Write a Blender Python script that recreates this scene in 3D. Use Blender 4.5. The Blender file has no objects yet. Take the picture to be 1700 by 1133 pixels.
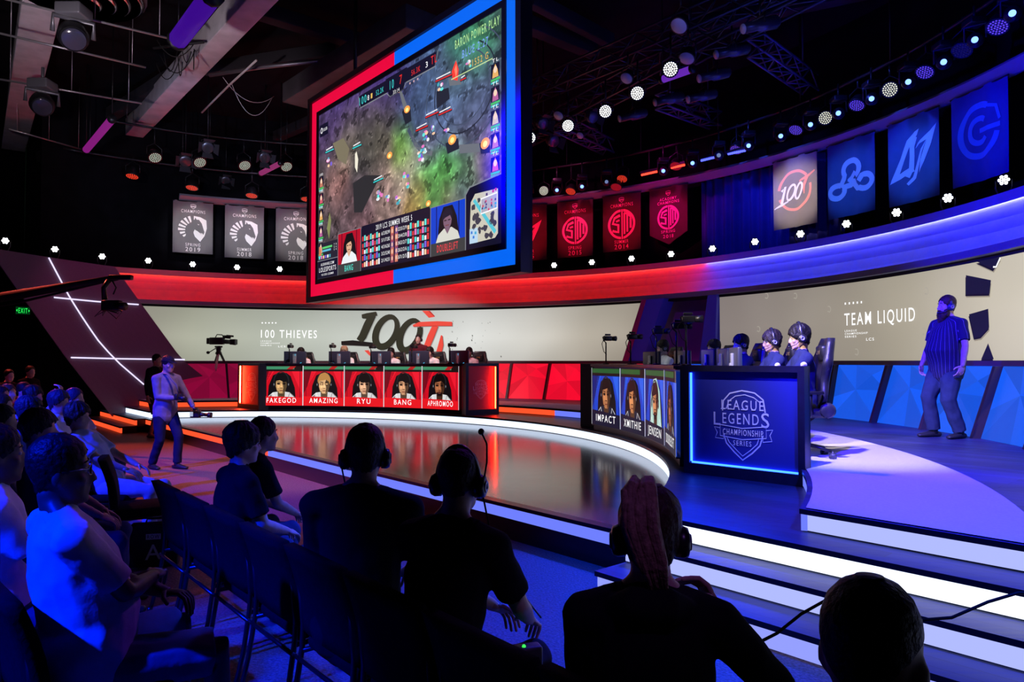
import bpy, bmesh, math, random
from math import sin, cos, pi, radians as rad, degrees as deg, atan2, sqrt, hypot
from mathutils import Vector, Matrix, noise as mnoise
from mathutils.geometry import tessellate_polygon

C = bpy.context.scene.collection
RND = random.Random(11)
EYE = 1.65                     # camera height above the audience floor
F = 1180.0                     # focal length in pixels of a 1700 x 1133 frame
TH = math.atan(33.5 / F)       # slight upward tilt

# ------------------------------------------------------------------ camera
cam_d = bpy.data.cameras.new('camera')
cam_d.sensor_width = 36.0
cam_d.lens = F / 1700 * 36
cam_d.clip_end = 200
cam = bpy.data.objects.new('camera', cam_d)
C.objects.link(cam)
cam.location = (0, 0, EYE)
cam.rotation_euler = (pi / 2 + TH, 0, 0)
bpy.context.scene.camera = cam

# ------------------------------------------------------------------ world and exposure
W_ = bpy.data.worlds.new('dark_hall')
bpy.context.scene.world = W_
W_.use_nodes = True
W_.node_tree.nodes['Background'].inputs[0].default_value = (0.10, 0.10, 0.45, 1)
W_.node_tree.nodes['Background'].inputs[1].default_value = 0.004
vs = bpy.context.scene.view_settings
vs.view_transform = 'Standard'
vs.look = 'None'
vs.exposure = 0.0
vs.gamma = 1.0
vs.use_curve_mapping = False

# ------------------------------------------------------------------ geometry of the place
CS = Vector((-5.93, 9.14))     # centre of the round stage
CW = Vector((-3.9, 9.95))      # centre of the curved backdrop
Z1, Z2, Z3, Z4 = .16, .32, .49, .65
AX = 40.5                      # direction of the stage axis, degrees


def ray(x, y):
    a = (x - 850) / F
    b = (566.5 - y) / F
    return Vector((a, cos(TH) - b * sin(TH), sin(TH) + b * cos(TH)))


def at_z(x, y, z):
    r = ray(x, y)
    return Vector((0, 0, EYE)) + r * ((z - EYE) / r.z)


def at_d(x, y, d):
    r = ray(x, y)
    return Vector((0, 0, EYE)) + r * (d / r.y)


def uv(u, v, z=0.0):           # stage axes: u along the stage front, v into the stage
    return Vector((.65 * u + .76 * v, -.76 * u + .65 * v, z))


def ps(a, r, z=0.0):
    return Vector((CS.x + r * cos(rad(a)), CS.y + r * sin(rad(a)), z))


def pw(a, r, z=0.0):
    return Vector((CW.x + r * cos(rad(a)), CW.y + r * sin(rad(a)), z))


def wang(px, r, cc=CW):        # bearing (deg) at which the sight line through px meets the ring
    a = (px - 850) / F
    A = 1 + a * a
    B = -2 * (a * cc.x + cc.y)
    K = cc.x ** 2 + cc.y ** 2 - r * r
    Y = (-B + sqrt(max(B * B - 4 * A * K, 0))) / (2 * A)
    return deg(atan2(Y - cc.y, a * Y - cc.x)), Y


def wp(px, py, r):             # (bearing, height) of a photo point on the backdrop ring
    a, Y = wang(px, r)
    q = ray(px, py)
    return a, EYE + q.z / q.y * Y


# ------------------------------------------------------------------ lamps of the rig and a few added ones
def spot(loc, tgt, col, power, size=40, blend=.5, rad_=.12):
    d = bpy.data.lights.new('stage_light', 'SPOT')
    d.color = col
    d.energy = power
    d.spot_size = rad(size)
    d.spot_blend = blend
    d.shadow_soft_size = rad_
    o = bpy.data.objects.new('stage_light', d)
    C.objects.link(o)
    o.location = loc
    o.rotation_euler = (Vector(tgt) - Vector(loc)).to_track_quat('-Z', 'Y').to_euler()
    return o


BLUE = (.01, .035, 1.0)
VIOLET = (.30, .16, 1.0)
LAV = (.74, .64, 1.0)
REDL = (1.0, .03, .05)
WHITE = (1.0, .95, .92)
# audience washes
spot((-6.5, -1.5, 6.8), (-2.6, 2.55, .9), (.0, .012, 1), 16000, 21, .6)
spot((-9.5, 1.5, 7.0), (-6.3, 7.2, .6), (.01, .02, 1), 17000, 42)
spot((3.0, 8.5, 7.0), (-.1, 4.5, 0), (.0, .04, 1), 8500, 26)
spot((-2, 8.0, 7.2), (-5.35, 10.95, 1.25), BLUE, 900, 11)
spot((-12, 15, 7.5), (-6.5, 11.0, 0), (1.0, .10, .07), 4200, 44)
spot((-13, 20, 6.5), (-10.4, 12.4, 1.2), (1, .05, .18), 300, 40)
spot((2.5, 9.5, 7.0), (-.6, 4.3, 0), (.30, .03, .85), 380, 40)
# stage washes, with lamps added for hair, beam and frieze
spot((.5, 4.5, 7.2), (3.7, 8.0, Z4), LAV, 4300, 25, .8)
spot((-.6, 9.0, 7.4), (3.6, 4.9, Z4), (.15, .045, 1), 5600, 25, .7)
spot((.5, 3.0, 7.0), (5.4, 8.4, .7), (.03, .01, 1), 12000, 34)
spot((1.0, 6.5, 6.2), (5.6, 9.2, 2.0), (.40, .16, .9), 420, 20)
spot((-1.5, 5.2, 4.8), (3.0, 7.9, 1.9), (1, .86, .74), 2600, 16)
spot((-1.5, 12.0, 6.6), (2.4, 11.2, 1.8), WHITE, 420, 30)
spot((-3.2, 14.2, 6.4), (-3.2, 18.2, 1.9), WHITE, 1300, 60)
spot((-2.5, 8.0, 7.2), (-2.6, 12.2, Z2), (1.0, .42, .36), 1700, 56)
spot((3.0, 10.0, 6.6), (2.0, 6.2, .5), (.01, .02, 1), 300, 40)
spot((3.0, 1.0, 6.6), (2.6, 4.6, .3), (.0, .05, 1), 5200, 40)
spot((1.4, -1.2, 5.2), (.36, 1.85, 1.35), (.40, .14, .95), 110, 9)  # narrow unseen lamp, added behind the camera to tint the ponytail
spot((-7, 12, 6.5), (-9.6, 19.2, 2.2), (.75, .06, .34), 420, 46)
spot((-8, 11, 6.5), (-11.5, 17.4, 3.2), (.5, .24, .46), 200, 46)
spot((-2.5, 13.6, 6.4), (-2, 19.6, 1.2), REDL, 700, 70)
spot((0, 8, 6.4), (4.2, 16.4, 2.4), (.35, .02, .75), 420, 24)
spot((-6, 8, 4.6), (-8.4, 16.5, 8.2), (.95, .80, .88), 950, 54)  # unseen upward lamp, added to lighten the grey ceiling beam
spot((-1.0, 9.0, 4.6), pw(10, 11, 3.6), (0, 0, 1), 5200, 95, 1)  # unseen pure blue lamp, added to deepen the blue of the frieze
spot((-2, 4, 5.5), (-3.4, 14.0, 8.2), (.6, .45, .65), 80, 60)

# ------------------------------------------------------------------ materials


def lin(c):
    def g(v):
        v = v / 255.0
        return v / 12.92 if v <= .04045 else ((v + .055) / 1.055) ** 2.4
    return tuple(g(v) for v in c)


_M = {}


def mat(name, col, rough=.6, metal=0.0, var=0.0, scale=8.0, bump=0.0, spec=.5):
    if name in _M:
        return _M[name]
    m = bpy.data.materials.new(name)
    m.use_nodes = True
    nt = m.node_tree
    b = nt.nodes['Principled BSDF']
    b.inputs['Base Color'].default_value = (*col, 1)
    b.inputs['Roughness'].default_value = rough
    b.inputs['Metallic'].default_value = metal
    b.inputs['Specular IOR Level'].default_value = spec
    tc = nt.nodes.new('ShaderNodeTexCoord')
    no = nt.nodes.new('ShaderNodeTexNoise')
    no.inputs['Scale'].default_value = scale
    no.inputs['Detail'].default_value = 4
    nt.links.new(tc.outputs['Object'], no.inputs['Vector'])
    if var:
        rp = nt.nodes.new('ShaderNodeValToRGB')
        rp.color_ramp.elements[0].position = .3
        rp.color_ramp.elements[1].position = .7
        rp.color_ramp.elements[0].color = (*[c * (1 - var) for c in col], 1)
        rp.color_ramp.elements[1].color = (*[min(1, c * (1 + var)) for c in col], 1)
        nt.links.new(no.outputs['Fac'], rp.inputs['Fac'])
        nt.links.new(rp.outputs['Color'], b.inputs['Base Color'])
    if bump:
        bp = nt.nodes.new('ShaderNodeBump')
        bp.inputs['Strength'].default_value = bump
        bp.inputs['Distance'].default_value = .02
        nt.links.new(no.outputs['Fac'], bp.inputs['Height'])
        nt.links.new(bp.outputs['Normal'], b.inputs['Normal'])
    _M[name] = m
    return m


def emat(col, k=1.0, name=None):          # lamps and lit screens; col in 0-255 display values
    key = name or 'glow_%d_%d_%d_%d' % (*col, int(k * 100))
    if key in _M:
        return _M[key]
    m = bpy.data.materials.new(key)
    m.use_nodes = True
    nt = m.node_tree
    b = nt.nodes['Principled BSDF']
    b.inputs['Base Color'].default_value = (.01, .01, .01, 1)
    b.inputs['Roughness'].default_value = .45
    b.inputs['Specular IOR Level'].default_value = .2
    b.inputs['Emission Color'].default_value = (*lin(col), 1)
    b.inputs['Emission Strength'].default_value = k
    _M[key] = m
    return m


def amat(name, k=1.0):                    # a screen picture held in a colour attribute
    if name in _M:
        return _M[name]
    m = bpy.data.materials.new(name)
    m.use_nodes = True
    nt = m.node_tree
    b = nt.nodes['Principled BSDF']
    b.inputs['Base Color'].default_value = (.01, .01, .01, 1)
    b.inputs['Roughness'].default_value = .5
    b.inputs['Specular IOR Level'].default_value = .2
    a = nt.nodes.new('ShaderNodeAttribute')
    a.attribute_name = 'picture'
    nt.links.new(a.outputs['Color'], b.inputs['Emission Color'])
    b.inputs['Emission Strength'].default_value = k
    _M[name] = m
    return m


def plank_mat(name, c1, c2, rough, ang, sx=1.0, row=.12, bw=1.8):
    if name in _M:
        return _M[name]
    m = bpy.data.materials.new(name)
    m.use_nodes = True
    nt = m.node_tree
    b = nt.nodes['Principled BSDF']
    tc = nt.nodes.new('ShaderNodeTexCoord')
    mp = nt.nodes.new('ShaderNodeMapping')
    mp.inputs['Rotation'].default_value = (0, 0, ang)
    br = nt.nodes.new('ShaderNodeTexBrick')
    br.inputs['Color1'].default_value = (*c1, 1)
    br.inputs['Color2'].default_value = (*c2, 1)
    br.inputs['Mortar'].default_value = (*[c * .35 for c in c1], 1)
    br.inputs['Scale'].default_value = sx
    br.inputs['Mortar Size'].default_value = .002
    br.inputs['Brick Width'].default_value = bw
    br.inputs['Row Height'].default_value = row
    mp2 = nt.nodes.new('ShaderNodeMapping')
    mp2.inputs['Rotation'].default_value = (0, 0, ang)
    mp2.inputs['Scale'].default_value = (2.2, 34, 1)
    no = nt.nodes.new('ShaderNodeTexNoise')
    no.inputs['Scale'].default_value = 1.0
    no.inputs['Detail'].default_value = 5
    mx = nt.nodes.new('ShaderNodeMix')
    mx.data_type = 'RGBA'
    mx.blend_type = 'MULTIPLY'
    mx.inputs[0].default_value = .7
    rp = nt.nodes.new('ShaderNodeValToRGB')
    rp.color_ramp.elements[0].color = (.35, .35, .35, 1)
    rp.color_ramp.elements[1].color = (1.3, 1.3, 1.3, 1)
    rr = nt.nodes.new('ShaderNodeMapRange')
    rr.inputs[3].default_value = rough * .75
    rr.inputs[4].default_value = rough * 1.3
    L = nt.links.new
    L(tc.outputs['Object'], mp.inputs['Vector'])
    L(mp.outputs[0], br.inputs['Vector'])
    L(tc.outputs['Object'], mp2.inputs['Vector'])
    L(mp2.outputs[0], no.inputs['Vector'])
    L(no.outputs['Fac'], rp.inputs['Fac'])
    L(br.outputs['Color'], mx.inputs[6])
    L(rp.outputs['Color'], mx.inputs[7])
    L(mx.outputs[2], b.inputs['Base Color'])
    L(no.outputs['Fac'], rr.inputs[0])
    L(rr.outputs[0], b.inputs['Roughness'])
    _M[name] = m
    return m


BLACK = mat('matt_black', (.006, .006, .007), .7)
BLACKM = mat('black_metal', (.012, .012, .014), .35, .4)
DRAPE = mat('black_drape', (.004, .004, .006), .9, 0, .3, 3, .2, .05)
STEEL = mat('grey_steel', (.25, .25, .27), .4, .8)
CHROME = mat('chrome', (.6, .6, .63), .18, 1.0)
NAVY = mat('navy_lacquer', (.012, .012, .03), .35, 0, .2, 20)
NOSING = mat('black_nosing', (.008, .008, .012), .3)
PAINTW = mat('grey_scenic_paint', (.24, .24, .25), .6, 0, .05, 2)
WOOD = plank_mat('stage_wood', (.11, .052, .032), (.17, .08, .052), .14, rad(49.5))
STEPM = plank_mat('step_wood', (.03, .04, .10), (.045, .06, .14), .42, rad(49.5))
WOODB = plank_mat('platform_wood', (.034, .036, .11), (.055, .06, .18), .42, rad(49.5))
WOODB.node_tree.nodes['Principled BSDF'].inputs['Specular IOR Level'].default_value = .15
CARPET = mat('hall_carpet', (.15, .10, .11), .55, 0, .5, 60, .35, .3)
RUGM = mat('white_rug', (.62, .60, .66), .85, 0, .06, 60, .1)
SUEDE = mat('purple_grey_scrim', (.16, .12, .15), .8, 0, .12, 90, .1)
GREYB = mat('grey_beam_paint', (.48, .46, .48), .7, 0, .15, 3)
DUCTM = mat('dull_duct', (.10, .10, .11), .5, .4, .3, 2)
CEILM = mat('black_ceiling', (.005, .005, .007), .9, 0, .4, 2, 0, .1)


# ------------------------------------------------------------------ mesh builder
class MB:
    def __init__(s):
        s.v = []
        s.f = []
        s.m = []
        s.sm = []

    def add(s, vs_, fs, m=0, smooth=False):
        o = len(s.v)
        s.v += [tuple(p) for p in vs_]
        for q in fs:
            s.f.append([i + o for i in q])
            s.m.append(m)
            s.sm.append(smooth)

    def box(s, c, d, m=0, M=None):
        x, y, z = d[0] / 2, d[1] / 2, d[2] / 2
        P = [Vector((sx * x, sy * y, sz * z)) for sz in (-1, 1) for sy in (-1, 1) for sx in (-1, 1)]
        if M is not None:
            P = [M @ p for p in P]
        s.add([p + Vector(c) for p in P],
              [(0, 2, 3, 1), (4, 5, 7, 6), (0, 1, 5, 4), (2, 6, 7, 3), (0, 4, 6, 2), (1, 3, 7, 5)], m)

    def rbox(s, c, d, r=.02, m=0, M=None):       # box with bevelled edges
        bm = bmesh.new()
        bmesh.ops.create_cube(bm, size=1)
        for v in bm.verts:
            v.co = Vector((v.co.x * d[0], v.co.y * d[1], v.co.z * d[2]))
        bmesh.ops.bevel(bm, geom=bm.edges[:], offset=r, segments=3, affect='EDGES', profile=.5)
        bm.verts.index_update()
        P = [v.co.copy() for v in bm.verts]
        if M is not None:
            P = [M @ p for p in P]
        s.add([p + Vector(c) for p in P], [[v.index for v in q.verts] for q in bm.faces], m, True)
        bm.free()

    def cyl(s, p0, p1, r0, r1=None, n=12, m=0, smooth=True):
        s.tube([p0, p1], [r0, r0 if r1 is None else r1], n, m, smooth)

    def tube(s, pts, r, n=8, m=0, smooth=True, rnd=False, up=None, closed=False):
        pts = [Vector(p) for p in pts]
        if not isinstance(r, (list, tuple)):
            r = [r] * len(pts)
        k = len(pts)
        T = []
        for i in range(k):
            a = pts[max(0, i - 1)]
            b = pts[min(k - 1, i + 1)]
            t = (b - a)
            T.append(t.normalized() if t.length > 1e-9 else Vector((0, 0, 1)))
        ref = Vector(up) if up is not None else (Vector((0, 0, 1)) if abs(T[0].z) < .9 else Vector((1, 0, 0)))
        X = (ref - T[0] * ref.dot(T[0])).normalized()
        vs_, fs = [], []
        rings = []
        P2, R2, T2 = list(pts), list(r), list(T)
        if rnd:
            def rr(q):
                return max(q) if isinstance(q, (tuple, list)) else q
            for w, sg in ((0, -1), (-1, 1)):
                for a in (.5, .87, .985) if True else ():
                    h = a
                    sc_ = sqrt(1 - h * h)
                    q = r[w]
                    qq = tuple(x * sc_ for x in q) if isinstance(q, (tuple, list)) else q * sc_
                    if w == 0:
                        P2.insert(0, pts[0] - T[0] * (min(q) if isinstance(q, (tuple, list)) else q) * h)
                        R2.insert(0, qq)
                        T2.insert(0, T[0])
                    else:
                        P2.append(pts[-1] + T[-1] * (min(q) if isinstance(q, (tuple, list)) else q) * h)
                        R2.append(qq)
                        T2.append(T[-1])
        for i, p in enumerate(P2):
            t = T2[i]
            X = (X - t * X.dot(t))
            X = X.normalized() if X.length > 1e-6 else t.orthogonal().normalized()
            Y = t.cross(X)
            q = R2[i]
            rx, ry = q if isinstance(q, (tuple, list)) else (q, q)
            rings.append(len(vs_))
            for j in range(n):
                a = 2 * pi * j / n
                vs_.append(p + X * (ry * cos(a)) + Y * (rx * sin(a)))
        for i in range(len(P2) - 1):
            for j in range(n):
                a = rings[i] + j
                b = rings[i] + (j + 1) % n
                c = rings[i + 1] + (j + 1) % n
                d = rings[i + 1] + j
                fs.append((a, b, c, d))
        fs.append(list(range(n))[::-1])
        fs.append([rings[-1] + j for j in range(n)])
        s.add(vs_, fs, m, smooth)

    def ell(s, c, r, m=0, M=None, nu=14, nv=9):
        vs_, fs = [Vector((0, 0, -r[2]))], []
        for i in range(1, nv):
            t = -pi / 2 + pi * i / nv
            for j in range(nu):
                a = 2 * pi * j / nu
                vs_.append(Vector((r[0] * cos(t) * cos(a), r[1] * cos(t) * sin(a), r[2] * sin(t))))
        vs_.append(Vector((0, 0, r[2])))
        for j in range(nu):
            fs.append((0, 1 + (j + 1) % nu, 1 + j))
            fs.append((len(vs_) - 1, 1 + (nv - 2) * nu + j, 1 + (nv - 2) * nu + (j + 1) % nu))
        for i in range(nv - 2):
            for j in range(nu):
                a = 1 + i * nu + j
                b = 1 + i * nu + (j + 1) % nu
                fs.append((a, b, b + nu, a + nu))
        if M is not None:
            vs_ = [M @ p for p in vs_]
        s.add([p + Vector(c) for p in vs_], fs, m, True)

    def lathe(s, prof, c=(0, 0, 0), n=24, m=0, M=None, smooth=True):
        vs_, fs = [], []
        for (r, z) in prof:
            for j in range(n):
                a = 2 * pi * j / n
                vs_.append(Vector((r * cos(a), r * sin(a), z)))
        for i in range(len(prof) - 1):
            for j in range(n):
                a = i * n + j
                b = i * n + (j + 1) % n
                fs.append((a, b, b + n, a + n))
        fs.append(list(range(n))[::-1])
        fs.append([(len(prof) - 1) * n + j for j in range(n)])
        if M is not None:
            vs_ = [M @ p for p in vs_]
        s.add([p + Vector(c) for p in vs_], fs, m, smooth)

    def prism(s, poly, f0, f1, m=0):            # poly: list of 2-D points, f0/f1 map them to the two faces
        a = [f0(p) for p in poly]
        b = [f1(p) for p in poly]
        n = len(poly)
        fs = [list(range(n))[::-1], [n + i for i in range(n)]]
        fs += [(i, (i + 1) % n, n + (i + 1) % n, n + i) for i in range(n)]
        s.add(a + b, fs, m)

    def ring(s, prof, a0, a1, n, at, m=0, closed=True, caps=True, smooth=False):   # profile swept round a centre
        vs_, fs = [], []
        k = len(prof)
        for i in range(n + 1):
            a = a0 + (a1 - a0) * i / n
            for (r, z) in prof:
                vs_.append(at(a, r, z))
        kk = k if closed else k - 1
        for i in range(n):
            for j in range(kk):
                p = i * k + j
                q = i * k + (j + 1) % k
                fs.append((p, q, q + k, p + k))
        if closed and caps:
            fs.append(list(range(k)))
            fs.append([n * k + j for j in range(k)][::-1])
        s.add(vs_, fs, m, smooth)

    def build(s, name, mats, parent=None, world=False, kind=None):
        me = bpy.data.meshes.new(name)
        me.from_pydata(s.v, [], s.f)
        if not isinstance(mats, (list, tuple)):
            mats = [mats]
        for m_ in mats:
            me.materials.append(m_)
        me.polygons.foreach_set('material_index', s.m)
        me.polygons.foreach_set('use_smooth', s.sm)
        me.update()
        o = bpy.data.objects.new(name, me)
        C.objects.link(o)
        if parent is not None:
            o.parent = parent
            if world:
                o.matrix_parent_inverse = BASE[parent.name].inverted()
        if kind:
            o['kind'] = kind
        return o


BASE = {}


def thing(name, label, cat, loc=(0, 0, 0), rz=0.0, group=None, M=None):
    o = bpy.data.objects.new(name, None)
    o.empty_display_size = .1
    C.objects.link(o)
    mw = Matrix.Translation(Vector(loc)) @ Matrix.Rotation(rz, 4, 'Z') if M is None else M
    o.matrix_world = mw
    BASE[o.name] = mw
    tag(o, label, cat, group)
    return o


def tag(o, label, cat, group=None):
    o['label'] = label
    o['category'] = cat
    if group:
        o['group'] = group
    return o


def kids(o):
    return [c for c in bpy.data.objects if c.parent == o]


def dup(root, children, loc, rz, label, group=None, M=None):
    r = root.copy()
    C.objects.link(r)
    mw = Matrix.Translation(Vector(loc)) @ Matrix.Rotation(rz, 4, 'Z') if M is None else M
    r.matrix_world = mw
    r['label'] = label
    if group:
        r['group'] = group
    for ch, gs in children:
        c = ch.copy()
        C.objects.link(c)
        c.parent = r
        for g in gs:
            d = g.copy()
            C.objects.link(d)
            d.parent = c
    return r


ORD = ['first', 'second', 'third', 'fourth', 'fifth', 'sixth', 'seventh', 'eighth', 'ninth', 'tenth', 'eleventh', 'twelfth',
       'thirteenth', 'fourteenth', 'fifteenth', 'sixteenth', 'seventeenth', 'eighteenth', 'nineteenth', 'twentieth', 'twenty-first']


# ------------------------------------------------------------------ flat artwork (screens, banners, signs)
_T = {}


def glyphs(s_):
    if s_ in _T:
        return _T[s_]
    cu = bpy.data.curves.new('lettering', 'FONT')
    cu.body = s_
    cu.resolution_u = 3
    cu.offset = .004
    cu.space_character = 1.28
    o = bpy.data.objects.new('lettering', cu)
    C.objects.link(o)
    bpy.context.view_layer.update()
    dg = bpy.context.evaluated_depsgraph_get()
    me = bpy.data.meshes.new_from_object(o.evaluated_get(dg))
    V = [(v.co.x, v.co.y) for v in me.vertices]
    P = [list(p.vertices) for p in me.polygons]
    bpy.data.objects.remove(o)
    bpy.data.meshes.remove(me)
    bpy.data.curves.remove(cu)
    x0 = min(v[0] for v in V)
    x1 = max(v[0] for v in V)
    y0 = min(v[1] for v in V)
    y1 = max(v[1] for v in V)
    _T[s_] = (V, P, x0, x1, y0, y1)
    return _T[s_]


class Art:
    """2-D shapes in panel coordinates, later laid on a flat or curved panel."""

    def __init__(s):
        s.sh = []          # (verts2d, faces, material, layer)

    def poly(s, pts, m, L=1):
        pts = [tuple(p) for p in pts]
        tri = tessellate_polygon([[Vector((p[0], p[1], 0)) for p in pts]])
        s.sh.append((pts, [list(t) for t in tri], m, L))

    def rect(s, x0, y0, x1, y1, m, L=1):
        s.sh.append(([(x0, y0), (x1, y0), (x1, y1), (x0, y1)], [[0, 1, 2, 3]], m, L))

    def oval(s, cx, cy, rx, ry, m, L=1, n=20, a0=0, a1=360):
        full = a1 - a0 >= 360
        pts = [(cx + rx * cos(rad(a0 + (a1 - a0) * i / n)), cy + ry * sin(rad(a0 + (a1 - a0) * i / n))) for i in range(n + (0 if full else 1))]
        s.poly(pts, m, L)

    def stroke(s, pts, w, m, L=1, closed=False):
        """a pen line of width w (number or list)"""
        n = len(pts)
        ws = w if isinstance(w, (list, tuple)) else [w] * n
        a, b = [], []
        for i in range(n):
            if closed:
                p, q = pts[(i - 1) % n], pts[(i + 1) % n]
            else:
                p, q = pts[max(0, i - 1)], pts[min(n - 1, i + 1)]
            dx, dy = q[0] - p[0], q[1] - p[1]
            l = hypot(dx, dy) or 1
            nx, ny = -dy / l * ws[i] / 2, dx / l * ws[i] / 2
            a.append((pts[i][0] + nx, pts[i][1] + ny))
            b.append((pts[i][0] - nx, pts[i][1] - ny))
        fs = [[i, i + 1, n + i + 1, n + i] for i in range(n - 1)]
        if closed:
            fs.append([n - 1, 0, n, 2 * n - 1])
        s.sh.append((a + b, fs, m, L))

    def arc(s, cx, cy, rx, ry, a0, a1, w, m, L=1, n=24):
        s.stroke([(cx + rx * cos(rad(a0 + (a1 - a0) * i / n)), cy + ry * sin(rad(a0 + (a1 - a0) * i / n))) for i in range(n + 1)], w, m, L)

    def text(s, t, x, y, h, m, L=2, w=None, al='c', sl=0.0):
        """letters of height h; w squeezes the line to that width; (x, y) is the lower edge"""
        V, P, x0, x1, y0, y1 = glyphs(t)
        k = h / .69
        kx = k if w is None else w / (x1 - x0)
        ww = (x1 - x0) * kx
        ox = x - (ww / 2 if al == 'c' else (ww if al == 'r' else 0))
        s.sh.append(([(ox + (p[0] - x0) * kx + sl * p[1] * k, y + p[1] * k) for p in V], P, m, L))

    def build(s, name, fn, parent=None, world=False, cut=None, step=.0015, kind=None):
        mats = []
        mb = MB()
        for pts, fs, m, L in s.sh:
            if m not in mats:
                mats.append(m)
            mi = mats.index(m)
            if cut:
                bm = bmesh.new()
                vv = [bm.verts.new((p[0], p[1], 0)) for p in pts]
                for q in fs:
                    try:
                        bm.faces.new([vv[i] for i in q])
                    except ValueError:
                        pass
                xs = [p[0] for p in pts]
                x = math.floor(min(xs) / cut + 1) * cut
                while x < max(xs):
                    bmesh.ops.bisect_plane(bm, geom=bm.verts[:] + bm.edges[:] + bm.faces[:], plane_co=(x, 0, 0), plane_no=(1, 0, 0))
                    x += cut
                bm.verts.index_update()
                mb.add([fn(v.co.x, v.co.y, L * step) for v in bm.verts], [[v.index for v in q.verts] for q in bm.faces], mi)
                bm.free()
            else:
                mb.add([fn(p[0], p[1], L * step) for p in pts], fs, mi)
        return mb.build(name, mats, parent, world, kind)
# ================================================================== THE SETTING


def plane(name, pts, m, kind='structure'):
    mb = MB()
    mb.add(pts, [list(range(len(pts)))])
    return mb.build(name, m, kind=kind)


plane('floor', [(-22, -8, 0), (14, -8, 0), (14, 28, 0), (-22, 28, 0)], CARPET)
mb = MB()
mb.box((-4, 10, 9.3), (36, 36, .2))
mb.build('ceiling', CEILM, kind='structure')
mb = MB()
mb.box((-16.6, 10, 4.6), (.2, 36, 9.2))
mb.build('wall_left', DRAPE, kind='structure')
mb = MB()
mb.box((-4, -8, 4.6), (36, .2, 9.2))
mb.build('wall_rear', DRAPE, kind='structure')
mb = MB()
mb.ring([(12.75, 0), (12.75, 9.2), (12.9, 9.2), (12.9, 0)], -62, 134, 90, pw)
mb.build('wall_back', DRAPE, kind='structure')

VC = 1.44


def vang(r, v):
    return deg(math.acos((v - VC) / r))


def arcpts(r, a0, a1, n, f=ps):
    return [f(a0 + (a1 - a0) * i / n, r) for i in range(n + 1)]


def platform(name, poly, z0, z1, top, nose=.035):
    mb = MB()
    n = len(poly)
    tri = tessellate_polygon([[Vector((p.x, p.y, 0)) for p in poly]])
    lo = [Vector((p.x, p.y, z0)) for p in poly]
    hi = [Vector((p.x, p.y, z1)) for p in poly]
    mb.add(hi, [list(t) for t in tri], 1)
    # make sure the top faces up
    for i, q in enumerate(mb.f):
        a, b, c = [Vector(mb.v[j]) for j in q]
        if (b - a).cross(c - a).z < 0:
            mb.f[i] = q[::-1]
    mb.add(lo + hi, [(i, (i + 1) % n, n + (i + 1) % n, n + i) for i in range(n)], 0)
    return mb.build(name, [NOSING, top], kind='structure')


V1, V2, V3, V4 = 3.756, 4.061, 4.335, 4.646
R3, R4 = 7.76, 8.97
a3 = vang(R3, V3)
a4 = vang(R4, V4)
UR, UL = -3.49, -18.1           # inner ends of the two staircases
# round wooden floor
poly = arcpts(R3 + .06, AX - a3 - .3, AX + a3 + .3, 72)
platform('stage_floor', [uv(-22, V3, 0), uv(2.4, V3, 0)] + [] if False else poly, 0, Z2, WOOD)
# ring one riser higher, and the players' ring above it
outer = arcpts(10.75, -24, 121, 60, pw)
poly3 = [uv(2.2, V3)] + outer + [uv(-22.1, 6.0), uv(-22.1, V3)] + arcpts(R3, AX + a3, AX - a3, 72)
platform('stage_platform', poly3, Z3 - .035, Z3, STEPM)
outer4 = arcpts(10.7, -22, 120, 60, pw)
poly4 = [uv(1.9, V4)] + outer4 + [uv(-21.0, 5.9), uv(-21.0, V4)] + arcpts(R4, AX + a4, AX - a4, 72)
platform('stage_platform', poly4, Z4 - .035, Z4, WOODB)
# white rug ring
mb = MB()
N = 80
vi, vo = vang(9.01, V4 + .03), vang(10.3, V4 + .03)
P = []
for i in range(N + 1):
    t = i / N
    P += [ps(AX - vi + 2 * vi * t, 9.01, Z4 + .008), ps(AX - vo + 2 * vo * t, 10.3, Z4 + .008)]
mb.add(P, [(2 * i, 2 * i + 1, 2 * i + 3, 2 * i + 2) for i in range(N)])
mb.build('floor_rug', RUGM, kind='structure')

G_WHITE = emat((226, 234, 255), 1.5)
G_LAV = emat((150, 160, 255), 1.0)
G_LAV2 = emat((175, 185, 255), 1.05)
G_BLUE = emat((112, 128, 255), 1.0)
G_ORANGE = emat((255, 82, 42), 1.15)
G_ICE = emat((214, 230, 255), 1.5)


def riser_strip(name, u0, u1, v, z0, z1, m, label):
    mb = MB()
    a, b = uv(u0, v + .02), uv(u1, v + .02)
    mb.prism([(0, z0), (1, z0), (1, z1), (0, z1)], lambda p: a.lerp(b, p[0]) + Vector((0, 0, p[1])),
             lambda p: a.lerp(b, p[0]) + uv(0, .03) + Vector((0, 0, p[1])))
    o = mb.build(name, m, kind='structure')
    o['label'] = label
    return o


def core(u0, u1, v0, v1, z0, z1):
    mb = MB()
    P = [uv(u0, v0), uv(u1, v0), uv(u1, v1), uv(u0, v1)]
    mb.prism(P, lambda p: Vector((p.x, p.y, z0)), lambda p: Vector((p.x, p.y, z1)))
    mb.build('stage_base', NOSING, kind='structure')


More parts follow.
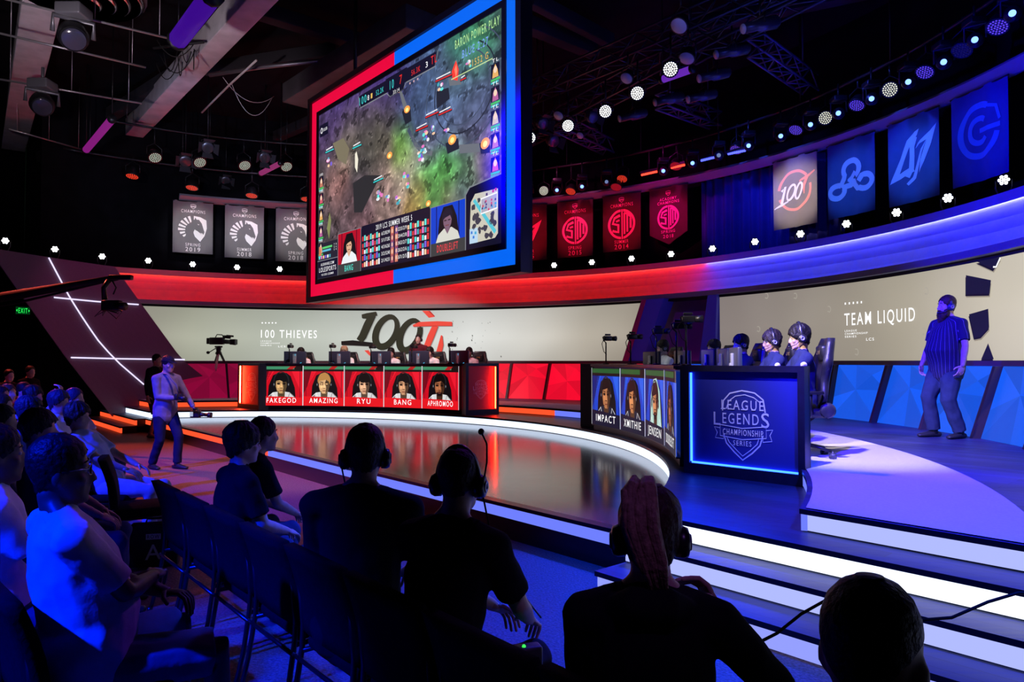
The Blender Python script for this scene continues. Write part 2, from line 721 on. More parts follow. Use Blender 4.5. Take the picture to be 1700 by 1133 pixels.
# staircase by the blue booth
U9 = 2.2
for k, (va, vb, z, g) in enumerate([(V1, V2 + .05, Z1, G_LAV), (V2, V3 + .05, Z2, G_LAV2)]):
    platform('stage_step', [uv(UR, va), uv(U9, va), uv(U9, vb), uv(UR, vb)], z - .035, z, STEPM)
    riser_strip('riser_light', UR + .01, U9, va, z - Z1 + .014, z - .035, g, 'lavender lit riser of the wide stairs beside the blue booth')
    core(UR, U9, va + .05, vb, max(0, z - Z1 - .02), z - .035)
riser_strip('riser_light', UR - .1, U9, V3, Z2 + .014, Z3 - .035, G_WHITE, 'bright white lit riser of the wide stairs beside the blue booth')
riser_strip('riser_light', uv(0, 0).x - 2.41, 1.9, V4, Z3 + .014, Z4 - .035, G_LAV2, 'pale lit riser under the edge of the white rug')
core(UR - .1, U9, V3 + .05, V4 + .06, 0, Z3 - .035)
core(-2.43, 1.9, V4 + .05, V4 + .25, Z3, Z4 - .035)
# staircase on the red side
ULL = -22.0
for k, (va, vb, z) in enumerate([(V1, V2 + .05, Z1), (V2, V3 + .05, Z2)]):
    platform('stage_step', [uv(ULL, va), uv(UL, va), uv(UL, vb), uv(ULL, vb)], z - .035, z, STEPM)
    riser_strip('riser_light', ULL, UL, va, z - Z1 + .014, z - .035, G_ORANGE, 'orange lit riser of the stairs behind the cameraman')
    core(ULL, UL, va + .05, vb, max(0, z - Z1 - .02), z - .035)
riser_strip('riser_light', ULL, UL + .1, V3, Z2 + .014, Z3 - .035, G_ICE, 'white lit riser above the orange steps')
riser_strip('riser_light', -21.0, -19.0, V4, Z3 + .014, Z4 - .035, G_ORANGE, 'orange lit riser on top of the white riser')
core(ULL, UL + .1, V3 + .05, V4 + .06, 0, Z3 - .035)
# front strip of the round floor: red half, blue half
zc = .2
uc = -10.8
platform('stage_base', [uv(UL, V3 - .045), uv(UR, V3 - .045), uv(UR, V3 + .25), uv(UL, V3 + .25)], 0, .19, NOSING)
mb = MB()
mb.prism([(UL, V3 - .06), (UR, V3 - .06), (UR, V3 + .05), (UL, V3 + .05)], lambda p: uv(p[0], p[1], Z2 - .03), lambda p: uv(p[0], p[1], Z2 + .004))
mb.build('stage_edge', NOSING, kind='structure')
riser_strip('riser_light', UL, uc, V3 - .065, .19, Z2 - .03, G_ORANGE, 'orange lit strip along the front of the round wooden floor')
riser_strip('riser_light', uc, UR, V3 - .065, .19, Z2 - .03, G_BLUE, 'blue lit strip along the front of the round wooden floor')
# curved white riser round the floor
mb = MB()
mb.ring([(R3 + .015, Z2 + .012), (R3 + .015, Z3 - .035), (R3 + .05, Z3 - .035), (R3 + .05, Z2 + .012)], AX - a3, AX + a3, 90, ps)
o = mb.build('riser_light', G_ICE, kind='structure')
o['label'] = 'curved white lit riser around the round wooden floor'
mb = MB()
mb.ring([(R4 + .01, Z3 + .014), (R4 + .01, Z4 - .035), (R4 + .05, Z4 - .035), (R4 + .05, Z3 + .014)], AX, AX + a4, 60, ps)
mb.build('riser_light', G_ORANGE, kind='structure')['label'] = 'curved orange lit riser behind the red desk'
mb = MB()
mb.ring([(R4 + .01, Z3 + .014), (R4 + .01, Z4 - .035), (R4 + .05, Z4 - .035), (R4 + .05, Z3 + .014)], AX - a4, AX, 60, ps)
mb.build('riser_light', G_BLUE, kind='structure')['label'] = 'curved blue lit riser behind the blue desk'

# ------------------------------------------------------------------ backdrop ring
TRIM = mat('purple_brown_trim', (.06, .035, .055), .4)
mb = MB()
mb.ring([(10.6, 1.58), (10.6, 1.655), (11.0, 1.655), (11.0, 1.58)], -24, 127, 90, pw)
mb.build('trim_1', TRIM, kind='structure')
mb = MB()
mb.ring([(10.84, 3.13), (10.84, 3.2), (11.1, 3.2), (11.1, 3.13)], -24, 127, 90, pw)
mb.build('trim_2', BLACK, kind='structure')
# frieze: cove with hidden light strips
mb = MB()
prof = [(10.70, 3.19), (10.70, 3.30), (10.76, 3.30), (10.76, 3.24), (10.95, 3.24), (11.0, 3.27), (11.15, 3.42), (11.3, 3.62), (11.38, 3.82),
        (11.40, 3.98), (11.40, 4.10), (11.30, 4.10), (11.30, 4.03), (11.27, 4.03), (11.27, 4.18), (12.1, 4.18), (12.1, 3.19)]
mb.ring(prof, -24, 127.3, 120, pw)
o = mb.build('frieze', PAINTW, kind='structure')
o['label'] = 'curved coved frieze above the screens, red half and blue half'
for (a0, a1, top, bot) in ((AX, 127.2, emat((255, 16, 16), 30), emat((255, 4, 20), 26)), (-24, AX, emat((16, 18, 255), 42), emat((4, 8, 255), 40))):
    mb = MB()
    mb.ring([(11.315, 4.085), (11.315, 4.097), (11.39, 4.097), (11.39, 4.085)], a0, a1, 60, pw)
    mb.build('cove_light', top, kind='structure')
    mb = MB()
    mb.ring([(11.365, 4.06), (11.365, 4.08), (11.38, 4.08), (11.38, 4.06)], a0, a1, 60, pw)  # extra pale strip, added to whiten the glow under the top lip
    mb.build('cove_light', emat((255, 120, 95), 9) if a0 == AX else emat((215, 215, 255), 17), kind='structure')
    mb = MB()
    mb.ring([(10.78, 3.243), (10.78, 3.252), (10.88, 3.252), (10.88, 3.243)], a0, a1, 60, pw)
    mb.build('cove_light', bot, kind='structure')
# banner rail
mb = MB()
mb.ring([(11.95, 6.46), (12.2, 6.34), (12.26, 6.34), (12.26, 6.5), (12.0, 6.52)], -24, 118.6, 90, pw)
o = mb.build('banner_rail', mat('grey_fascia', (.26, .25, .28), .6), kind='structure')
# recess between the two video walls
RECESS = mat('purple_recess_paint', (.30, .10, .34), .6, 0, .1, 2)
mb = MB()
mb.ring([(11.5, .6), (11.5, 3.25), (11.6, 3.25), (11.6, .6)], 34, 52, 20, pw)
mb.build('wall_recess', RECESS, kind='structure')


def slab(name, tl, tr, br_, bl, r0, r1, z0, z1, m, parent=None):
    """slanted pilaster on the ring, corners given as bearings"""
    mb = MB()
    q = [(tl, z1), (tr, z1), (br_, z0), (bl, z0)]
    mb.prism(q, lambda p: pw(p[0], r0, p[1]), lambda p: pw(p[0], r1, p[1]))
    o = mb.build(name, m, kind='structure')
    return o


PILB = mat('blue_pilaster_paint', (.10, .12, .75), .5)
slab('pilaster', 46.9, 44.2, 47.6, 49.8, 10.62, 11.1, 1.655, 3.19, PILB)
slab('pilaster', 47.6, 46.9, 49.8, 50.7, 10.60, 11.1, 1.655, 3.19, mat('magenta_edge_paint', (.6, .02, .16), .5))
slab('pilaster', 38.0, 36.65, 37.0, 39.4, 10.75, 11.1, 1.655, 3.19, PILB)

# ------------------------------------------------------------------ pictures with soft colours: grid with a colour attribute


def lerp_stops(st, t):
    if t <= st[0][0]:
        return st[0][1]
    for (a, ca), (b, cb) in zip(st, st[1:]):
        if t <= b:
            k = (t - a) / (b - a)
            return tuple(x + (y - x) * k for x, y in zip(ca, cb))
    return st[-1][1]


def picture_grid(name, fn, nx, ny, colfn, m, parent=None, world=False):
    """fn(s, t) places the grid, colfn(s, t) gives its display colour"""
    mb = MB()
    P = [fn(i / nx, j / ny) for j in range(ny + 1) for i in range(nx + 1)]
    mb.add(P, [(j * (nx + 1) + i, j * (nx + 1) + i + 1, (j + 1) * (nx + 1) + i + 1, (j + 1) * (nx + 1) + i) for j in range(ny) for i in range(nx)])
    o = mb.build(name, m, parent, world)
    at = o.data.color_attributes.new('picture', 'FLOAT_COLOR', 'POINT')
    k = 0
    for j in range(ny + 1):
        for i in range(nx + 1):
            c = lin([max(0, min(255, q)) for q in colfn(i / nx, j / ny)])
            at.data[k].color = (*c, 1)
            k += 1
    return o


RL = 10.85
LZ0, LZ1 = 1.66, 3.15


def led_fn(a0):
    return lambda x, y, off=0.0: pw(a0 - deg(x / RL), RL - .02 - off, y)


# pale video wall behind the red desk
vl = thing('video_wall', 'long pale curved video wall with the red and black team emblem behind the red desk', 'screen', pw(88, RL, LZ0))
BZ = .02
LA, LB = 126.5, 47.6


def lfn(s, t):
    a = LA + (LB + 2.9 * (1 - t) - LA) * s
    return pw(a, RL, LZ0 + (LZ1 - LZ0) * t)


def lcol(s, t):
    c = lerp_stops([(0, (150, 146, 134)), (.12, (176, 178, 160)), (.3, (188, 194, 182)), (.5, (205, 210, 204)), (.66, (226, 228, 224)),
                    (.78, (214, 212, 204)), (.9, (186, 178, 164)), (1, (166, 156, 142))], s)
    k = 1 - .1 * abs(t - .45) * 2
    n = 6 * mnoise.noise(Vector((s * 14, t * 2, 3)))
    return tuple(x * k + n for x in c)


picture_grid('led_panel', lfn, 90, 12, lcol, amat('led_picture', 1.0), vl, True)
LA0 = 126.5


def LX(px, py):
    a, z = wp(px, py, RL)
    return (rad(LA0 - a) * RL, z)


TXT = emat((255, 255, 255), 1.15)
art = Art()
x0, z0 = LX(433, 561)
x1, _ = LX(526, 561)
h = LX(433, 548)[1] - z0
art.text('100 THIEVES', x0, z0, h, TXT, 2, x1 - x0, 'l')
for i in range(5):
    x, z = LX(435 + i * 5.6, 536.5)
    art.rect(x - .018, z - .018, x + .018, z + .018, TXT, 2)
for i, (t, w) in enumerate((('LEAGUE', 18), ('CHAMPIONSHIP', 32), ('SERIES', 18))):
    x, z = LX(432.5, 567.5 + i * 3.6)
    art.text(t, x, z, .034, TXT, 2, LX(432.5 + w, 570)[0] - x, 'l')
x, z = LX(462, 577)
art.text('LCS', x, z, .05, TXT, 2, LX(474, 577)[0] - x, 'l')
art.build('caption', led_fn(LA0), vl, True, cut=.4)


def crop2px(x0, y0, k):
    return lambda x, y: (x0 + x / k, y0 + y / k)


K = crop2px(380, 480, 3.696)


def LK(x, y):
    return LX(*K(x, y))


OLV = emat((42, 44, 30), 1.0)
OLVD = emat((16, 15, 14), 1.0)
CORAL = emat((236, 74, 60), 1.0)
CORALD = emat((186, 44, 38), 1.0)
SHADE = emat((150, 152, 146), 1.0)
art = Art()


def brush(pts, w, m, md, L=3):
    """thick painted stroke with its darker side edge"""
    q = [LK(*p) for p in pts]
    art.stroke([(p[0] + .035, p[1] - .03) for p in q], w, SHADE, L - 2)
    art.stroke([(p[0] + .014, p[1] - .014) for p in q], w, md, L - 1)
    art.stroke(q, w, m, L)


def oval_px(cx, cy, rx, ry, a0, a1, n, lean=.28):
    return [(cx + rx * cos(rad(a0 + (a1 - a0) * i / n)) + lean * ry * sin(rad(a0 + (a1 - a0) * i / n)), cy - ry * sin(rad(a0 + (a1 - a0) * i / n))) for i in range(n + 1)]


def wv(n, a, b):
    return [a + (b - a) * sin(pi * i / n) for i in range(n + 1)]


def c2m(w):
    return w / 3.696 / F * 20.6


brush([(690, 332), (760, 330), (850, 338), (1000, 345)], [c2m(22), c2m(30), c2m(24), c2m(10)], OLVD, OLVD, 4)
brush([(815, 168), (850, 165), (905, 150)], [c2m(22), c2m(34), c2m(22)], OLV, OLVD, 5)
brush([(880, 158), (850, 220), (820, 290), (800, 318)], [c2m(42), c2m(46), c2m(44), c2m(40)], OLV, OLVD, 6)
brush(oval_px(965, 262, 62, 92, 60, 420, 30), wv(30, c2m(26), c2m(40)), OLV, OLVD, 7)
brush(oval_px(1110, 285, 58, 92, 70, 430, 30), wv(30, c2m(26), c2m(42)), OLV, OLVD, 9)
brush(oval_px(1190, 300, 152, 172, 75, 108, 8, 0), c2m(30), CORAL, CORALD, 6) if False else None
art.poly([LK(*p) for p in [(1186, 134), (1222, 134), (1262, 172), (1228, 178)]], CORAL, 8)
art.poly([LK(*p) for p in [(1222, 134), (1234, 134), (1266, 168), (1262, 172)]], CORALD, 8)
brush([(1130, 226), (1170, 216), (1280, 212), (1370, 214)], [c2m(10), c2m(26), c2m(28), c2m(24)], CORAL, CORALD, 11)
brush([(1270, 220), (1240, 290), (1216, 350), (1200, 380)], [c2m(34), c2m(40), c2m(36), c2m(26)], CORAL, CORALD, 10)
brush([(1306, 285), (1302, 340), (1288, 395), (1268, 428)], [c2m(8), c2m(30), c2m(34), c2m(20)], CORAL, CORALD, 9)
art.poly([LK(*p) for p in [(832, 378), (858, 376), (886, 418), (862, 408)]], CORAL, 8)
for i in range(26):
    x = 1340 + RND.random() * 330
    y = 180 + RND.random() * 230
    s_ = 2 + RND.random() * 5
    art.poly([LK(x, y), LK(x + s_, y + s_ * .6), LK(x + s_ * .8, y + s_ * 2), LK(x - s_ * .2, y + s_ * 1.4)], emat((170, 172, 168), 1.0) if i % 3 else emat((110, 110, 104), 1.0), 2)
art.build('team_emblem', led_fn(LA0), vl, True, cut=.4)

# pale video wall on the blue side
vr = thing('video_wall', 'pale curved video wall with white team name lettering behind the standing man', 'screen', pw(15, RL, LZ0))


def rfn(s, t):
    return pw(36.63 - 58 * s, RL, LZ0 + (LZ1 - LZ0) * t)


def rcol(s, t):
    c = lerp_stops([(0, (138, 128, 124)), (.15, (146, 137, 130)), (.35, (160, 152, 138)), (.5, (186, 178, 160)), (.62, (206, 198, 178)), (.72, (218, 210, 190)), (1, (205, 198, 180))], s)
    n = 5 * mnoise.noise(Vector((s * 12, t * 2, 8)))
    return tuple(x * (1 - .08 * abs(t - .5)) + n for x in c)


picture_grid('led_panel', rfn, 70, 12, rcol, amat('led_picture', 1.0), vr, True)


def RX(px, py):
    a, z = wp(px, py, RL)
    return (rad(36.63 - a) * RL, z)


art = Art()
x0, z0 = RX(1404, 541)
x1, z1_ = RX(1522, 534)
art.text('TEAM LIQUID', x0, z0, RX(1404, 521)[1] - z0, TXT, 2, x1 - x0, 'l')
for i in range(5):
    x, z = RX(1406 + i * 6.7, 504.5 - i * .6)
    art.rect(x - .016, z - .02, x + .016, z + .02, TXT, 2)
for i, (t, w) in enumerate((('LEAGUE', 20), ('CHAMPIONSHIP', 38), ('SERIES', 19))):
    x, z = RX(1404.5, 551.5 + i * 4.8)
    art.text(t, x, z, .036, TXT, 2, RX(1404.5 + w, 555)[0] - x, 'l')
x, z = RX(1440, 566)
art.text('LCS', x, z, .05, TXT, 2, RX(1453, 566)[0] - x, 'l')
for (px, py) in ((1322, 492), (1260, 547), (1541, 484), (1274, 492), (1536, 551), (1423, 585), (1378, 514)):
    x, z = RX(px, py)
    art.arc(x, z, .05, .06, -80, 120, .014, emat((172, 166, 154), 1.0), 1, 10)
    art.rect(x - .03, z - .05, x + .01, z - .03, emat((168, 162, 150), 1.0), 1)
art.build('caption', led_fn(36.63), vr, True, cut=.4)
art = Art()
NV = emat((18, 20, 46), 1.0)
NVD = emat((10, 11, 24), 1.0)
K4 = crop2px(1400, 280, 4.357)


def RK(x, y):
    return RX(*K4(x, y))


for P in ([(985, 672), (1165, 642), (1110, 728)], [(908, 772), (1090, 808), (1078, 905), (905, 910)],
          [(925, 1055), (1066, 1015), (1070, 1150), (1010, 1215), (960, 1225)], [(1008, 1380), (1060, 1265), (1100, 1380)]):
    q = [RK(*p) for p in P]
    art.poly([(p[0] + .0, p[1] - .05) for p in q], emat((150, 140, 124), 1.0), 1)
    art.poly([(p[0] - .012, p[1] - .03) for p in q], NVD, 2)
    art.poly(q, NV, 3)
    xs = [p[0] for p in q]
    zs = [p[1] for p in q]
art.stroke([RK(1162, 645), RK(1130, 712), RK(1108, 712)], .025, TXT, 4)
art.build('team_emblem', led_fn(36.63), vr, True, cut=.4)

# ------------------------------------------------------------------ slanted scrim with light lines at the far end of the backdrop
RWING = 10.3
wg = thing('slanted_scrim', 'tall slanted purple grey scrim crossed by white light lines at the backdrop end', 'scrim', pw(122, RWING, .3))
top = [(-24, 411), (30, 419.5), (80, 427), (135, 435.5), (188, 443)]


def wing_pt(s, t):             # s across, t down
    def edge(pts, t):
        A = [wp(*p, RWING) for p in pts]
        ts = [0, .62, 1]
        return lerp_stops(list(zip(ts, A)), t)
    l = edge([(-24, 411), (112, 597), (188, 692)], t)
    r = edge([(188, 443), (302, 597), (392, 668)], t)
    return pw(l[0] + (r[0] - l[0]) * s, RWING, l[1] + (r[1] - l[1]) * s)


mb = MB()
NX, NY = 16, 14
for off in (0, .06):
    P = []
    for j in range(NY + 1):
        for i in range(NX + 1):
            p = wing_pt(i / NX, j / NY)
            d = Vector((p.x - CW.x, p.y - CW.y, 0)).normalized()
            P.append(p + d * off)
    mb.add(P, [(j * (NX + 1) + i, j * (NX + 1) + i + 1, (j + 1) * (NX + 1) + i + 1, (j + 1) * (NX + 1) + i) for j in range(NY) for i in range(NX)])
mb.build('panel', SUEDE, wg, True)
LINE = emat((225, 215, 255), 1.3)


def wline(pts, w=.017):
    mb = MB()
    q = [wp(px, py, RWING - .03) for px, py in pts]
    n = 14
    out = []
    for (a, b) in zip(q, q[1:]):
        for i in range(n):
            k = i / n
            out.append(pw(a[0] + (b[0] - a[0]) * k, RWING - .03, a[1] + (b[1] - a[1]) * k))
    out.append(pw(q[-1][0], RWING - .03, q[-1][1]))
    mb.tube(out, w, 6)
    mb.build('light_line', LINE, wg, True)


wline([(78, 428), (95, 459), (112, 490), (122, 506), (135, 526), (148, 545), (163, 566), (180, 585), (200, 605), (220, 622), (240, 639)])
wline([(88, 494), (160, 501), (229, 506)])
wline([(118, 594), (200, 596), (307, 597.5)])

# ------------------------------------------------------------------ faceted backlit panels under the screens
MULL = mat('dark_mullion', (.03, .015, .03), .4)


def facet_mats(base, k):
    out = []
    for i, q in enumerate((.89, .94, .99, 1.03, .91)):
        out.append(emat(tuple(min(255, int(c * q)) for c in base), k))
    return out


FR = facet_mats((250, 12, 48), 1.0)
FB = facet_mats((22, 92, 240), 1.0)
FM = facet_mats((150, 8, 60), .8)
edges = [(118.6, 118.2), (112.3, 111.9), (106.0, 105.6), (99.7, 99.3), (93.4, 93.0), (87.1, 86.6), (80.8, 80.3), (74.5, 74.0), (68.22, 67.65), (61.98, 61.4), (55.7, 55.0),
         (49.4, 48.5), (43.2, 42.0), (37.0, 35.4), (31.0, 29.0), (25.0, 22.8), (18.7, 16.2), (11.6, 9.6), (5.0, 2.7), (-1.5, -4.2), (-8.0, -11.0), (-14.6, -17.8)]
ri = 0
for k, ((t0, b0), (t1, b1)) in enumerate(zip(edges, edges[1:])):
    red = t1 > 40
    mats_ = (FM if k < 2 else FR) if red else FB
    n_ = len(edges) - 1
    lab = 'backlit red faceted panel under the pale screen, %s from the scrim end' % ORD[k] if red else \
        'backlit blue faceted panel under the pale screen, %s on from the purple recess' % ORD[k - 12 if k >= 12 else 0]
    p = thing('backdrop_panel', lab, 'panel', pw((b0 + b1) / 2, 10.1, Z4), 0, 'faceted backlit panels below the video walls')

    def pt(s, t, off=0.0):
        a = (b0 + (b1 - b0) * s) * (1 - t) + (t0 + (t1 - t0) * s) * t
        r = 10.0 + .6 * t - off
        return pw(a, r, Z4 + (1.58 - Z4) * t)
    mb = MB()
    rr = random.Random(k)
    cx, cy = .42 + rr.random() * .2, .42 + rr.random() * .25
    ex, ey = .62 + rr.random() * .2, .75 + rr.random() * .15
    S_ = [(0, 0), (.55, 0), (1, 0), (1, .55), (1, 1), (.35, 1), (0, 1), (0, .38), (cx, cy), (ex, ey)]
    OFF = [.02, .02, .02, .02, .02, .02, .02, .02, .10, .06]
    V_ = [pt(s, t, o_) for (s, t), o_ in zip(S_, OFF)]
    T_ = [(0, 1, 8), (1, 2, 8), (2, 3, 8), (3, 9, 8), (3, 4, 9), (4, 5, 9), (5, 8, 9), (5, 6, 8), (6, 7, 8), (7, 0, 8)]
    for i, q in enumerate(T_):
        mb.add([V_[j] for j in q], [(0, 1, 2)], (i * 3 + k) % 5)
    back = [pt(0, 0, -.08), pt(1, 0, -.08), pt(1, 1, -.08), pt(0, 1, -.08)]
    fr = [pt(0, 0, .02), pt(1, 0, .02), pt(1, 1, .02), pt(0, 1, .02)]
    mb.add(fr + back, [(0, 1, 5, 4), (1, 2, 6, 5), (2, 3, 7, 6), (3, 0, 4, 7), (4, 5, 6, 7)], 0)
    mb.build('facet_face', mats_, p, True)
    mb = MB()
    w = .045 / (10.3 * rad(6.3))
    mb.prism([(1 - w, 0), (1 + w * .3, 0), (1 + w * .3, 1), (1 - w, 1)], lambda q: pt(q[0], q[1], .13), lambda q: pt(q[0], q[1], -.05))
    mb.build('mullion', MULL, p, True)
# ================================================================== HANGING VIDEO SCREEN
KS = 1.3                        # real size: picture 3.25 m high
SCRH, SCRW = 3.25, 5.78
p_bl = at_d(528, 462, 10.85 * KS)
p_br = at_d(834, 408, 7.49 * KS)
sdir = Vector((p_br.x - p_bl.x, p_br.y - p_bl.y, 0)).normalized()
zb_ = (p_bl.z + p_br.z) / 2
SO = Vector((p_bl.x, p_bl.y, zb_))
SCRW = hypot(p_br.x - p_bl.x, p_br.y - p_bl.y)
SCRH = at_d(528, 190, 10.85 * KS).z - p_bl.z
sn = Vector((sdir.y, -sdir.x, 0))      # towards the audience


def sp(x, y, off=0.0):
    return SO + sdir * x + Vector((0, 0, y)) + sn * off


def scr(px, py):
    """photo point -> picture coordinates on the hanging screen"""
    q = ray(px, py)
    o = Vector((0, 0, EYE))
    t = (SO - o).dot(sn) / q.dot(sn)
    p = o + q * t - SO
    return (p.dot(sdir), p.z)


def c2(x, y):
    return scr(500 + x / 2.266, y / 2.266)


hs = thing('hanging_screen', 'huge hanging video screen with half red half blue glowing frame above the stage', 'screen', sp(SCRW / 2, -.5))
CASE = mat('screen_casing', (.012, .012, .02), .4)
b1, b2, b3 = .09, .33, .44
mb = MB()


def frame(mb, a, b, y0, y1, m=0):
    for (x0, x1, z0, z1) in ((-b, SCRW + b, -b, -a), (-b, SCRW + b, SCRH + a, SCRH + b), (-b, -a, -a, SCRH + a), (SCRW + a, SCRW + b, -a, SCRH + a)):
        mb.prism([(x0, z0), (x1, z0), (x1, z1), (x0, z1)], lambda p: sp(p[0], p[1], y0), lambda p: sp(p[0], p[1], y1), m)


frame(mb, b2, b3, -.14, .05)
frame(mb, 0, b1, -.12, .02)
mb.prism([(-b3, -b3), (SCRW + b3, -b3), (SCRW + b3, SCRH + b3), (-b3, SCRH + b3)], lambda p: sp(p[0], p[1], -.16), lambda p: sp(p[0], p[1], -.12))
mb.build('casing', CASE, hs, True)
BEZR, BEZB = emat((236, 8, 62), 1.0), emat((6, 104, 246), 1.0)
xm = SCRW * .5
for (xa, xb, m_) in ((-b2, xm, BEZR), (xm, SCRW + b2, BEZB)):
    mb = MB()
    for (x0, x1, z0, z1) in ((xa, xb, -b2, -b1), (xa, xb, SCRH + b1, SCRH + b2), (xa if xa < 0 else SCRW + b1, -b1 if xa < 0 else xb, -b1, SCRH + b1)):
        mb.prism([(x0, z0), (x1, z0), (x1, z1), (x0, z1)], lambda p: sp(p[0], p[1], -.1), lambda p: sp(p[0], p[1], 0))
    mb.build('glowing_bezel', m_, hs, True)['label'] = 'red half of the glowing frame' if xa < 0 else 'blue half of the glowing frame'
# picture: overhead view of a painted landscape
CTRL = [((90, 520), (58, 44, 74), 90), ((150, 400), (52, 36, 92), 90), ((250, 350), (56, 40, 96), 80), ((110, 450), (60, 52, 70), 60), ((170, 480), (78, 74, 62), 60), ((230, 450), (74, 70, 58), 70),
        ((90, 640), (72, 66, 60), 70), ((160, 560), (112, 104, 84), 50), ((130, 700), (130, 92, 88), 60), ((240, 560), (58, 56, 54), 70), ((300, 480), (70, 68, 54), 60),
        ((330, 420), (52, 46, 62), 50), ((380, 520), (78, 116, 50), 34), ((375, 580), (86, 124, 52), 40), ((320, 660), (126, 104, 100), 60), ((290, 600), (66, 62, 58), 50),
        ((230, 700), (44, 44, 50), 60), ((220, 760), (96, 70, 74), 60), ((170, 800), (70, 58, 62), 60), ((100, 800), (58, 52, 56), 60), ((340, 760), (104, 88, 84), 60),
        ((400, 640), (138, 136, 120), 50), ((440, 740), (120, 104, 66), 40), ((420, 790), (116, 96, 56), 40), ((480, 660), (70, 118, 66), 46), ((560, 640), (66, 124, 62), 46), ((500, 730), (62, 104, 60), 40),
        ((640, 650), (74, 108, 66), 44), ((700, 620), (108, 76, 112), 44), ((600, 710), (72, 84, 104), 40), ((690, 690), (74, 58, 78), 50), ((560, 730), (92, 84, 62), 40),
        ((420, 450), (52, 60, 84), 50), ((450, 380), (58, 72, 98), 60), ((520, 420), (64, 76, 104), 60), ((600, 400), (66, 80, 104), 60), ((650, 350), (74, 84, 106), 50), ((700, 400), (60, 66, 92), 60),
        ((470, 280), (64, 82, 108), 60), ((420, 320), (50, 62, 88), 60), ((540, 300), (52, 58, 70), 50), ((620, 260), (62, 84, 92), 50), ((640, 150), (46, 92, 66), 50), ((680, 180), (56, 130, 84), 40), ((600, 190), (44, 84, 74), 40),
        ((740, 120), (48, 70, 64), 60), ((730, 250), (50, 56, 72), 60), ((480, 540), (92, 90, 110), 40), ((620, 500), (76, 72, 92), 50), ((720, 520), (92, 74, 108), 40), ((400, 300), (48, 44, 78), 50), ((340, 330), (54, 42, 90), 50)]
CT = [(c2(*p), c, s_ * SCRW / 700) for p, c, s_ in CTRL]


def scol(s, t):
    x, y = s * SCRW, t * SCRH
    x += .10 * mnoise.noise(Vector((x * 3, y * 3, 1)))
    y += .10 * mnoise.noise(Vector((x * 3, y * 3, 5)))
    W, A = 1e-6, [0, 0, 0]
    for (p, c, r) in CT:
        w = math.exp(-((x - p[0]) ** 2 + (y - p[1]) ** 2) / (r * r * .8)) + 1e-9
        W += w
        for i in range(3):
            A[i] += c[i] * w
    n = 1 + .34 * mnoise.fractal(Vector((x * 4, y * 4, 2)), 1, 2, 4) + .14 * mnoise.noise(Vector((x * 22, y * 22, 4)))
    n *= 1.12
    v = mnoise.noise(Vector((x * 4.5, y * 5.5, 11))) + .5 * mnoise.noise(Vector((x * 11, y * 13, 21)))
    if v > .34:
        n *= .60 + .5 * max(0, mnoise.noise(Vector((x * 30, y * 30, 7))))
    elif v > .27:
        n *= 1.35
    elif v < -.42:
        n *= 1.22
    A = [a / W * n for a in A]
    g = sum(A) / 3
    return tuple(g + (a - g) * 1.12 for a in A)


picture_grid('screen_picture', lambda s, t: sp(s * SCRW, t * SCRH, .002), 250, 140, scol, amat('landscape_picture', 1.35), hs, True)
art = Art()


def E_(r, g, b, k=1.15):
    return emat((r, g, b), k)


STN, STD, STL = E_(66, 76, 98), E_(34, 36, 48), E_(104, 108, 116)


def P2(pts, m, L=1):
    art.poly([c2(*p) for p in pts], m, L)


def S2(pts, w, m, L=1):
    art.stroke([c2(*p) for p in pts], w * SCRW / 690, m, L)


def D2(x, y, rx, ry, m, L=1, n=14):
    P2([(x + rx * cos(2 * pi * i / n), y + ry * sin(2 * pi * i / n) - .42 * rx * cos(2 * pi * i / n)) for i in range(n)], m, L)


# rings and steps of the stone arena
for (r, k) in ((96, STN), (74, STD), (60, STN)):
    art.arc(*c2(612, 330), r * SCRW / 560, r * SCRW / 640, 150, 420, .02, k, 2, 30)
for i in range(4):
    S2([(404 + i * 8, 486 + i * 18), (430 + i * 8, 540 + i * 10), (470 + i * 8, 560 + i * 6)], 9, STL if i % 2 else STN, 2)
P2([(366, 330), (380, 345), (408, 420), (392, 432)], STL, 2)
P2([(380, 420), (412, 400), (416, 455), (394, 470)], STD, 3)
P2([(544, 540), (592, 520), (596, 560), (552, 580)], STD, 3)
P2([(596, 545), (672, 540), (674, 572), (598, 578)], STL, 3)
P2([(672, 540), (710, 535), (712, 575), (678, 580)], STD, 3)
P2([(510, 345), (556, 330), (560, 372), (512, 410)], STD, 3)
P2([(556, 296), (600, 286), (604, 318), (560, 324)], STL, 3)
P2([(196, 690), (240, 660), (300, 660), (270, 720), (230, 800), (200, 800)], E_(46, 44, 48), 2)
P2([(120, 540), (160, 520), (182, 560), (170, 620), (140, 600)], E_(120, 112, 92), 2)
# flames and beacons
FL1, FL2 = E_(250, 150, 70, 1.4), E_(255, 214, 130, 1.5)
for (x, y, r) in ((369, 338, 9), (400, 412, 11), (570, 526, 15), (694, 540, 17), (334, 585, 10), (480, 766, 9)):
    D2(x, y, r, r * 1.25, FL1, 4)
    D2(x, y + 2, r * .5, r * .7, FL2, 5)
P2([(568, 270), (584, 228), (594, 262), (590, 304), (572, 300)], E_(235, 56, 44, 1.3), 4)
P2([(578, 262), (586, 240), (590, 270), (584, 292)], E_(255, 120, 96, 1.3), 5)
P2([(204, 580), (210, 570), (216, 600), (212, 650), (204, 630)], E_(230, 224, 206), 4)
P2([(98, 860), (108, 800), (114, 830), (106, 900)], E_(130, 136, 86), 2)
art.build('scenery_print', lambda x, y, o: sp(x, y, .004 + o), hs, True, step=.0012)
art = Art()
